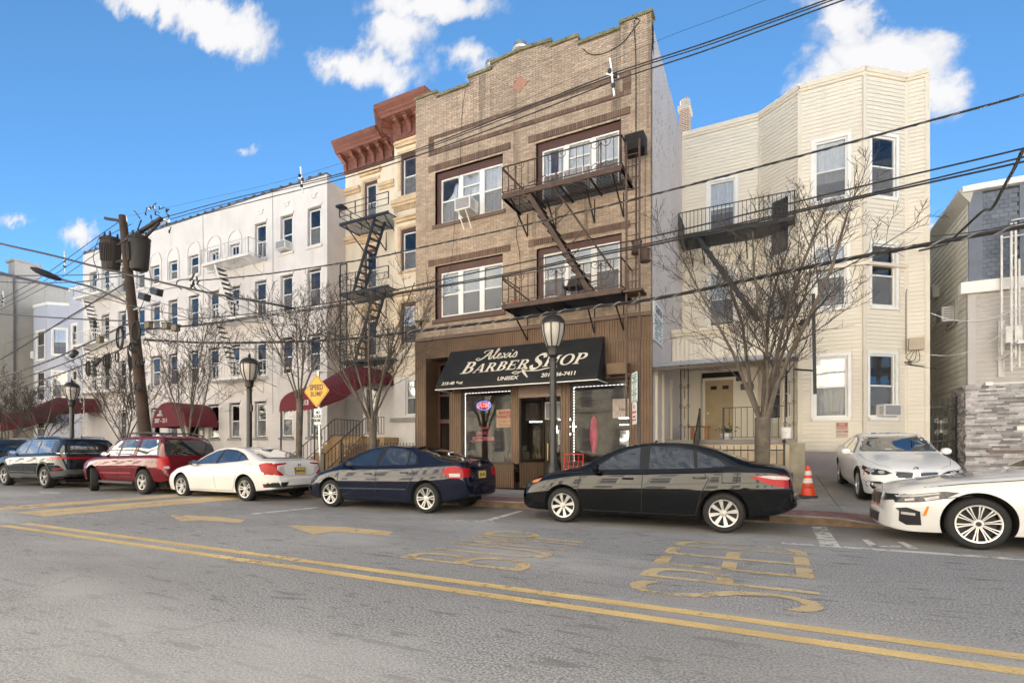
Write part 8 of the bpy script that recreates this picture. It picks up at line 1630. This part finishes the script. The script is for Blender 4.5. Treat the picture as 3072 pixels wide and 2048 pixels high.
for k in range(6): z0 = 5.2-k*.06; b.tube(spline([PO(z0)+Vector((-.16-.02*k, -.2, 0)), PO(4.6)+Vector((-.22, -.2+.03*k, 0)), PO(4)+Vector((-.15-.02*k, -.22, 0)), PO(3.2)+Vector((-.2, -.2, 0)), PO(2.8+.1*k)+Vector((-.17, -.2, 0))], 4), .025, 5)
b.build('riser_cable', m_wire, pole)
q = MB(); p = PO(1.72); q.box(p.x-.2, p.x+.12, p.y-.235, p.y-.2, 1.68, 1.74); q.build('yellow_tag', m_sgn, pole)
# ---- overhead cables: each a thing of its own
def dens(pts, n=7): return spline(pts, n)
def cable(label, pts, r, mat=None, twist=False, group='overhead cables'):
    pts = [Vector(p) for p in pts]; t = MB(); P_ = dens(pts); t.tube(P_, r, 5); o = t.build('overhead_cable', mat or m_wire, None, smooth=True); tag(o, label, 'cable', group)
    if twist:
        q = MB(); tot = 0; hp = []; prev = None
        for i in range(len(P_)-1):
            seg = (P_[i+1]-P_[i]).length; m = max(1, int(seg/.09)); 
            for k in range(m): a = tot*2*math.pi/.42; p = P_[i].lerp(P_[i+1], k/m); hp.append(p+Vector((0, -math.cos(a), math.sin(a)))*r*1.05); tot += seg/m
        q.tube(hp, r*.45, 4); q.build('lashing', m_wireg, o)
    return o
k2 = 3072/2352
def W(pts, y0=WYY, y1=None): n = len(pts); return [PY(px, py, y0 if y1 is None else y0+(y1-y0)*i/(n-1)) for i, (px, py) in enumerate(pts)]
ext = lambda pts: pts
cable('uppermost of the three bare primary wires rising to the upper right', W([(452, 664), (700, 596), (1000, 527), (1248, 450), (1560, 330), (1840, 221), (2100, 135), (2300, 65), (2480, 0), (2800, -115)]), .014)
cable('middle one of the three bare primary wires rising to the upper right', W([(452, 675), (700, 605), (1000, 533), (1248, 456), (1560, 338), (1840, 228), (2100, 144), (2300, 73), (2500, 0), (2800, -112)]), .012)
cable('lowest of the three bare primary wires rising to the upper right', W([(452, 686), (700, 620), (1000, 544), (1248, 469), (1560, 355), (1840, 245), (2100, 158), (2300, 86), (2520, 5), (2800, -95)]), .014)
cable('hair thin wire high above the white apartment roof', W([(380, 650), (800, 555), (1030, 488), (1400, 380), (1660, 260), (1980, 120), (2200, 38), (2400, -40)], WYY, WYY+.2), .004)
cable('twisted cable crossing between the two fire escapes of the brick front', W([(593, 842), (800, 822), (1100, 777), (1248, 746), (1568, 677), (1950, 586), (2379, 474), (2775, 367), (3069, 286), (3400, 180)]), .02, None, True)
cable('cable passing over the lower fire escape railing of the brick front', W([(400, 968), (600, 955), (808, 935), (1100, 890), (1200, 867), (1509, 800), (1761, 748), (2000, 700), (2522, 574), (3069, 446), (3400, 355)]), .016)
cable('upper one of a close pair of cables over the lower fire escape', W([(400, 990), (600, 972), (784, 945), (1100, 902), (1200, 877), (1506, 824), (1761, 767), (2000, 719), (2608, 582), (3069, 472), (3400, 390)]), .015)
cable('lower one of a close pair of cables over the lower fire escape', W([(400, 992), (600, 975), (784, 950), (1100, 906), (1200, 881), (1506, 829), (1761, 773), (2000, 726), (2608, 588), (3069, 486), (3400, 408)]), .018)
o = cable('thickest cable bundle sagging just above the barbershop awning', W([(433, 1018), (622, 1028), (900, 1024), (1100, 1012), (1200, 999), (1506, 962), (1642, 941), (1778, 921), (2000, 890), (2475, 791), (2761, 737), (3069, 680), (3400, 610)]), .036, None, True)
cable('thin black cable just below the thickest bundle by the white apartment house', W([(433, 1021), (700, 1045), (1000, 1040), (1240, 1012)], WYY, 14.3), .009)
for lb, pts, r, y1 in (('upper left bare wire running down from the pole top', [(372, 655), (290, 712), (210, 770), (125, 830), (0, 900), (-200, 1010)], .013, WYY), ('second left bare wire running down from the pole top', [(395, 672), (330, 705), (235, 775), (130, 845), (0, 918), (-200, 1025)], .012, WYY), ('third left bare wire running down from the pole top', [(405, 690), (320, 740), (180, 835), (80, 890), (0, 930), (-200, 1040)], .012, WYY),
        ('level black cable left of the transformers', [(395, 818), (300, 823), (150, 826), (0, 826), (-200, 822)], .02, WYY), ('long black cable coming in from the upper left edge and passing the pole', [(885, 926), (800, 909), (600, 873), (300, 803), (150, 765), (0, 731), (-200, 680)], .035, 7.2), ('thin cable descending from the far left roof to the pole and beyond', [(640, 975), (530, 945), (400, 918), (250, 878), (110, 845), (0, 815)], .016, 9), ('thick cable level with the second floor left of the pole', [(400, 963), (300, 960), (150, 952), (0, 942), (-200, 930)], .028, WYY),
        ('guy cable slanting from the pole down to the left edge', [(378, 848), (300, 895), (200, 955), (100, 1018), (0, 1078), (-150, 1160)], .026, 9.4)): cable(lb, W(pts, WYY, y1), r)
cable('twisted cable left of the pole above the street lamp arm', W([(395, 825), (330, 832), (250, 844), (140, 848), (0, 845), (-200, 835)]), .022, None, True)
for lb, pts, r in (('highest of the three telephone bundles sagging to the lower left', [(398, 965), (340, 992), (250, 1035), (150, 1080), (0, 1132), (-200, 1190)], .034), ('middle one of the three telephone bundles sagging to the lower left', [(400, 995), (340, 1022), (217, 1080), (100, 1123), (0, 1156), (-200, 1210)], .026), ('lowest of the three telephone bundles sagging to the lower left', [(402, 1030), (340, 1058), (275, 1085), (150, 1132), (0, 1178), (-200, 1230)], .03)):
    o = cable(lb, W(pts), r, None, True)
for nm, lb, px, py, l, r in (('splice_case', 'black splice case hanging on the upper telephone bundle', 222, 1062, .42, .11), ('splice_case', 'grey and red splice case hanging on the lowest telephone bundle', 292, 1085, .45, .1)):
    c = PY(px, py, WYY); t = thing(nm, lb, 'splice case', c, 0, 'splice cases on the cables'); d = Vector((.92, 0, .38)); q = MB(); q.tube([c-d*l*.5, c-d*l*.42, c+d*l*.42, c+d*l*.5], [r*.5, r, r, r*.5], 10); q.build('case', m_wire if 'black' in lb else m_plast, t, smooth=True)
for lb, px, py in (('small yellowish terminal box left of the pole', 300, 1020), ('small yellowish terminal box right of the pole', 446, 976), ('second small terminal box right of the pole', 500, 979), ('dark terminal box hanging furthest right of the pole', 527, 985)):
    c = PY(px, py, WYY); t = thing('terminal_box', lb, 'terminal box', c, 0, 'terminal boxes on the cables'); q = MB(); q.box(c.x-.14, c.x+.14, c.y-.08, c.y+.08, c.z-.1, c.z+.1); q.build('box', pm('terminal_grey', (.13, .11, .075), .6, var=.3, scale=8), t); q = MB(); q.box(c.x-.16, c.x+.16, c.y-.1, c.y+.1, c.z+.1, c.z+.13); q.build('lid', m_plast, t)
def spacer(lb, px, py, s=.4):
    c = PY(px, py, WYY); t = thing('wire_spacer', lb, 'wire spacer', c, 0, 'pale wire spacers'); q = MB(); q.bar(c+Vector((-.1*s, 0, s)), c+Vector((.12*s, 0, -s)), .035); q.bar(c+Vector((-.3*s, 0, .25*s)), c+Vector((.35*s, 0, -.1*s)), .03); q.build('arm', m_signw, t)
    q = MB()
    for a, z in ((-.1, .3), (.2, -.05), (.1, -.5)): q.lathe([(.03, -.04), (.05, 0), (.03, .04)], c+Vector((a*s, -.04, z*s)), 7)
    q.build('clamp', m_wire, t)
spacer('pale wire spacer hanging before the right end of the brick parapet', 1836, 232, .42); spacer('pale wire spacer at the roof edge of the white apartment house', 905, 540, .4); spacer('pale wire spacer on the left primary wires near the chimney', 195, 785, .45); spacer('pale wire spacer at the far left edge', 10, 895, .35)
t = thing('cable_splitter', 'cluster of black cable connectors on the twisted cable right of the pole', 'cable connector', PY(583, 845, WYY)); q = MB()
for i in range(12): p = PY(583+rnd.uniform(-14, 14), 848+rnd.uniform(-12, 14), WYY); q.bar(p, p+Vector((rnd.uniform(-.2, .2), 0, rnd.uniform(-.2, .2))), .04)
q.tube(spline([PY(593, 842, WYY), PY(560, 838, WYY), PY(535, 842, WYY), PY(530, 855, WYY), PY(545, 868, WYY)], 5), .02, 5); q.build('connectors', m_wire, t)
cable('service cable dropping from the connector cluster towards the cream house', W([(590, 850), (680, 900), (760, 935), (840, 985), (960, 1045), (1010, 1060)], WYY, 19.2), .013)
cable('service cable dropping from the connector cluster to the white apartment wall', W([(590, 852), (640, 900), (700, 945), (760, 1000), (812, 1040)], WYY, 18.1), .012)
for i, (lb, pts, y1) in enumerate((('thin drop wire to the white apartment wall, ending above the middle awning', [(410, 975), (480, 1020), (560, 1062), (640, 1085)], 18.1), ('thin drop wire passing behind the street lamp', [(420, 985), (600, 1060), (760, 1130), (830, 1160)], 18.1), ('thin loose wire looping right of the pole', [(405, 850), (470, 870), (540, 862), (600, 885)], WYY), ('thin wire from the transformers towards the left houses', [(340, 850), (250, 930), (150, 985), (20, 1030)], 17), ('thin wire under the long black cable', [(420, 890), (560, 930), (700, 960), (880, 975)], WYY), ('black jumper hanging below the left transformer', [(310, 820), (350, 870), (380, 905), (372, 960), (392, 985)], WYY-.3), ('black jumper hanging below the right transformer', [(440, 790), (455, 850), (430, 905), (415, 940)], WYY-.3), ('looping jumper left of the left transformer', [(300, 705), (280, 770), (296, 830), (268, 862), (240, 870)], WYY-.2))): cable(lb, W(pts, WYY, y1), .011)
cable('service cable curving to the utility box on the brick corner', W([(808, 940), (900, 962), (980, 1000), (1060, 1005), (1180, 985), (1225, 968), (1262, 1000)], WYY, 14.3), .012)
cable('heavy service cable dropping from the right edge to the yellow house', W([(3069, 448), (3045, 500), (3013, 557), (2975, 626), (2946, 635), (2854, 720), (2828, 736), (2758, 752)], WYY, 19.7), .03)
cable('thin cable running level to the yellow house corner from the right', W([(3072, 668), (2960, 690), (2870, 702), (2795, 708)], 14, 19.7), .014)
cable('white cable sagging between the yellow and grey houses', W([(2789, 938), (2850, 958), (2930, 962), (3000, 947), (3072, 915)], 19.9, 18.8), .012, m_signw); cable('lower white cable between the yellow and grey houses', W([(2788, 1064), (2850, 1066), (2920, 1050), (2985, 1015), (3072, 960)], 19.9, 18.8), .010, m_signw)
cable('black wire drooping across the brick parapet', [FB.P(-4.95, 13.0, .03), FB.P(-4.7, 12.75, .03), FB.P(-4.3, 12.65, .03), FB.P(-3.8, 12.75, .03), FB.P(-3.5, 13.0, .03), FB.P(-3.3, 13.2, .03), FB.P(-3.45, 13.2, .03), FB.P(-3.4, 12.0, .03), FB.P(-3.4, 8.5, .03), FB.P(-3.4, 5.2, .03)], .012)
cable('black wire hanging down the middle of the brick front', [FB.P(-8.95, 13.1, .03), FB.P(-9.1, 12.2, .03), FB.P(-9.15, 10.5, .06), FB.P(-9.3, 9.0, .12), FB.P(-9.5, 7.5, .05), FB.P(-10.0, 6.6, .04), FB.P(-10.6, 6.15, .1)], .007); cable('black wire pair between the two windows of the brick front', [FB.P(-6.98, 8.6, .04), FB.P(-7.1, 8.0, .04), FB.P(-6.98, 7.3, .04), FB.P(-6.98, 6.2, .04), FB.P(-7.0, 5.5, .04)], .009)
for x, lb in ((-22.9, 'right'), (-28.6, 'left')): cable('thin wire hanging straight down the white apartment front, %s one' % lb, [FW.P(x, 14.5, .03), FW.P(x+.05, 11, .03), FW.P(x, 7, .03), FW.P(x+.04, 3.2, .03)], .01, m_wireg)
# ================================================================== bare street trees
m_bark = pm('grey_brown_bark', (.105, .085, .068), .9, var=.35, scale=7, bump=.6, bscale=35, grain=.2); m_twig = pm('reddish_twig', (.050, .041, .035), .9, var=.25, scale=3)
def bare_tree(label, x, y, zs, H, R, seed, n=6, tr=.13, lean=0, twr=.006, levels=3, spread=1.0):
    rr = random.Random(seed); t = thing('bare_tree', label, 'tree', (x, y, G(x, y)), 0, 'bare street trees along the kerb'); g0 = G(x, y)
    fork = Vector((x+lean, y, zs)); b = MB(); b.tube([Vector((x, y, g0-.05)), Vector((x, y, g0+.15)), Vector((x, y, g0)).lerp(fork, .5)+Vector((rr.uniform(-.02, .02), 0, 0)), fork], [tr*1.35, tr*1.05, tr*.95, tr*1.0], 12); b.build('trunk', m_bark, t, smooth=True)
    tw = MB()
    def branch(p, d, L, r, lev, mb):
        seg = 5 if lev > 1 else 3; pts = [p]; dd = d.copy()
        for i in range(seg):
            dd = (dd+Vector((rr.gauss(0, .13), rr.gauss(0, .13), rr.gauss(.07, .07)))*(1.2 if lev < 2 else .75)).normalized(); pts.append(pts[-1]+dd*L/seg)
        r1 = max(r*.34, twr*.7); mb.tube(pts, [r+(r1-r)*i/seg for i in range(seg+1)], 6 if lev == levels else 4 if lev > 0 else 3, False)
        if lev == 0: return
        m = {3: 12 if twr < .0045 else 9, 2: 9 if twr < .0045 else 7, 1: 5 if twr < .0045 else 4}[lev]; az = rr.uniform(0, 6.28)
        for k in range(m):
            f = .22+.76*(k+rr.uniform(0, .8))/m; i = min(int(f*seg), seg-1); q = pts[i].lerp(pts[i+1], f*seg-i); ax = (pts[i+1]-pts[i]).normalized(); az += 2.4+rr.uniform(-.5, .5)
            o = ax.orthogonal().normalized(); o2 = ax.cross(o); side = o*math.cos(az)+o2*math.sin(az); ang = math.radians(rr.uniform(28, 62)); nd = (ax*math.cos(ang)+side*math.sin(ang)+Vector((0, 0, .16))).normalized()
            branch(q, nd, L*rr.uniform(.32, .58)*(1.15-f*.62), max(r*.36*(1-f*.4), twr), lev-1, tw)
    for k in range(n):
        az = 2*math.pi*(k+rr.uniform(-.25, .25))/n; reach = R*rr.uniform(.45, .85)*spread; top = H-zs-rr.uniform(.0, .22)*(H-zs)
        if k == 0: reach *= .25; top = (H-zs)*.97
        d = Vector((reach*math.cos(az), reach*math.sin(az), top)); L = d.length; m = MB(); branch(fork-Vector((0, 0, .05*k)), (d.normalized()+Vector((math.cos(az), math.sin(az), 0))*.22).normalized(), L*.92, tr*rr.uniform(.24, .38), levels, m); m.build('limb', m_bark, t, smooth=True)
    tw.build('twig', m_twig, t, kind='stuff'); return t
bare_tree('bare tree with a forked pale trunk in front of the yellow house porch', -.2, 11.3, 1.95, 6.3, 1.75, 17, 7, .15, .02, .0042, spread=.62); bare_tree('bare tree in front of the cream house stoop left of the barbershop', -10.1, 11.3, 2.2, 6.6, 1.1, 5, 8, .11, 0, .0048)
bare_tree('bare tree just left of the speed bump sign', -13.05, 11.3, 2.9, 6.6, 1.0, 21, 6, .10, .05, .005); bare_tree('slender many stemmed bare tree right of the utility pole', -18.8, 11.4, 1.5, 6.7, .85, 33, 6, .10, 0, .0055); bare_tree('bare tree just left of the utility pole behind the black SUV', -22.8, 11.4, 1.6, 5.4, 1.15, 44, 7, .09, 0, .006)
bare_tree('dense bare tree before the far maroon awning', -29.6, 11.4, 1.5, 4.9, 1.6, 55, 6, .10, 0, .007); bare_tree('bare tree at the far left edge', -33.0, 11.4, 1.6, 5.0, 1.6, 66, 6, .11, 0, .009); bare_tree('bare tree cut by the left edge of the picture', -36.5, 11.4, 1.6, 5.2, 1.7, 77, 6, .11, 0, .009)
# ---- someone on the pavement behind the red SUV
def person():
    x, y, g = -18.95+.0, 11.75, .14; x = PY(481, 1311, y).x
    t = thing('person', 'person with short dark hair on the pavement behind the red SUV, only the head showing', 'person', (x, y, g))
    V = {'pel': (0, 0, .95, .15, .11), 'wai': (0, 0, 1.12, .14, .10), 'che': (0, 0, 1.32, .17, .12), 'nec0': (0, .01, 1.46, .07, .07), 'nec': (0, 0, 1.52, .055, .055), 'shl': (.17, 0, 1.41, .07, .07), 'ell': (.24, .02, 1.12, .045, .045), 'wrl': (.25, -.06, .87, .03, .03), 'hnl': (.25, -.08, .78, .035, .02), 'shr': (-.17, 0, 1.41, .07, .07), 'elr': (-.24, .02, 1.12, .045, .045), 'wrr': (-.25, -.06, .87, .03, .03), 'hnr': (-.25, -.08, .78, .035, .02), 'hil': (.09, 0, .88, .095, .1), 'knl': (.1, -.02, .5, .06, .06), 'anl': (.1, .02, .1, .04, .045), 'tol': (.11, -.14, .04, .04, .03), 'hir': (-.09, 0, .88, .095, .1), 'knr': (-.1, -.02, .5, .06, .06), 'anr': (-.1, .02, .1, .04, .045), 'tor': (-.11, -.14, .04, .04, .03)}
    E = [('pel', 'wai'), ('wai', 'che'), ('che', 'nec0'), ('nec0', 'nec'), ('che', 'shl'), ('shl', 'ell'), ('ell', 'wrl'), ('wrl', 'hnl'), ('che', 'shr'), ('shr', 'elr'), ('elr', 'wrr'), ('wrr', 'hnr'), ('pel', 'hil'), ('hil', 'knl'), ('knl', 'anl'), ('anl', 'tol'), ('pel', 'hir'), ('hir', 'knr'), ('knr', 'anr'), ('anr', 'tor')]
    ks = list(V); me = bpy.data.meshes.new('body'); me.from_pydata([V[k][:3] for k in ks], [(ks.index(a), ks.index(b)) for a, b in E], []); o = mesh_obj('body', me, t); o.modifiers.new('s', 'SKIN'); sub = o.modifiers.new('u', 'SUBSURF'); sub.levels = sub.render_levels = 1
    for i, k in enumerate(ks): me.skin_vertices[0].data[i].radius = V[k][3:]; me.skin_vertices[0].data[i].use_root = k == 'pel'
    bpy.context.view_layer.update(); nm = bpy.data.meshes.new_from_object(o.evaluated_get(bpy.context.evaluated_depsgraph_get())); o.modifiers.clear(); o.data = nm; nm.materials.clear(); nm.materials.append(pm('plum_jacket', (.06, .03, .035), .9, var=.15)); nm.polygons.foreach_set('use_smooth', [True]*len(nm.polygons))
    q = MB(); q.lathe([(.02, -.12), (.055, -.10), (.075, -.04), (.085, .03), (.08, .08), (.05, .12), (.01, .13)], (0, -.01, 1.62), 16); q.lathe([(.012, -.025), (.02, 0), (.008, .03)], (0, -.1, 1.61), 8)
    for s in (-1, 1): q.lathe([(.01, -.03), (.025, 0), (.01, .03)], (s*.085, 0, 1.62), 8)
    q.build('head', pm('skin', (.36, .2, .14), .6, var=.05), t, local=True, smooth=True); q = MB(); q.lathe([(.088, .01), (.094, .06), (.08, .11), (.045, .14), (.005, .15)], (0, .012, 1.62), 16); q.build('hair', pm('dark_hair', (.02, .015, .012), .7, var=.2), t, local=True, smooth=True)
person()
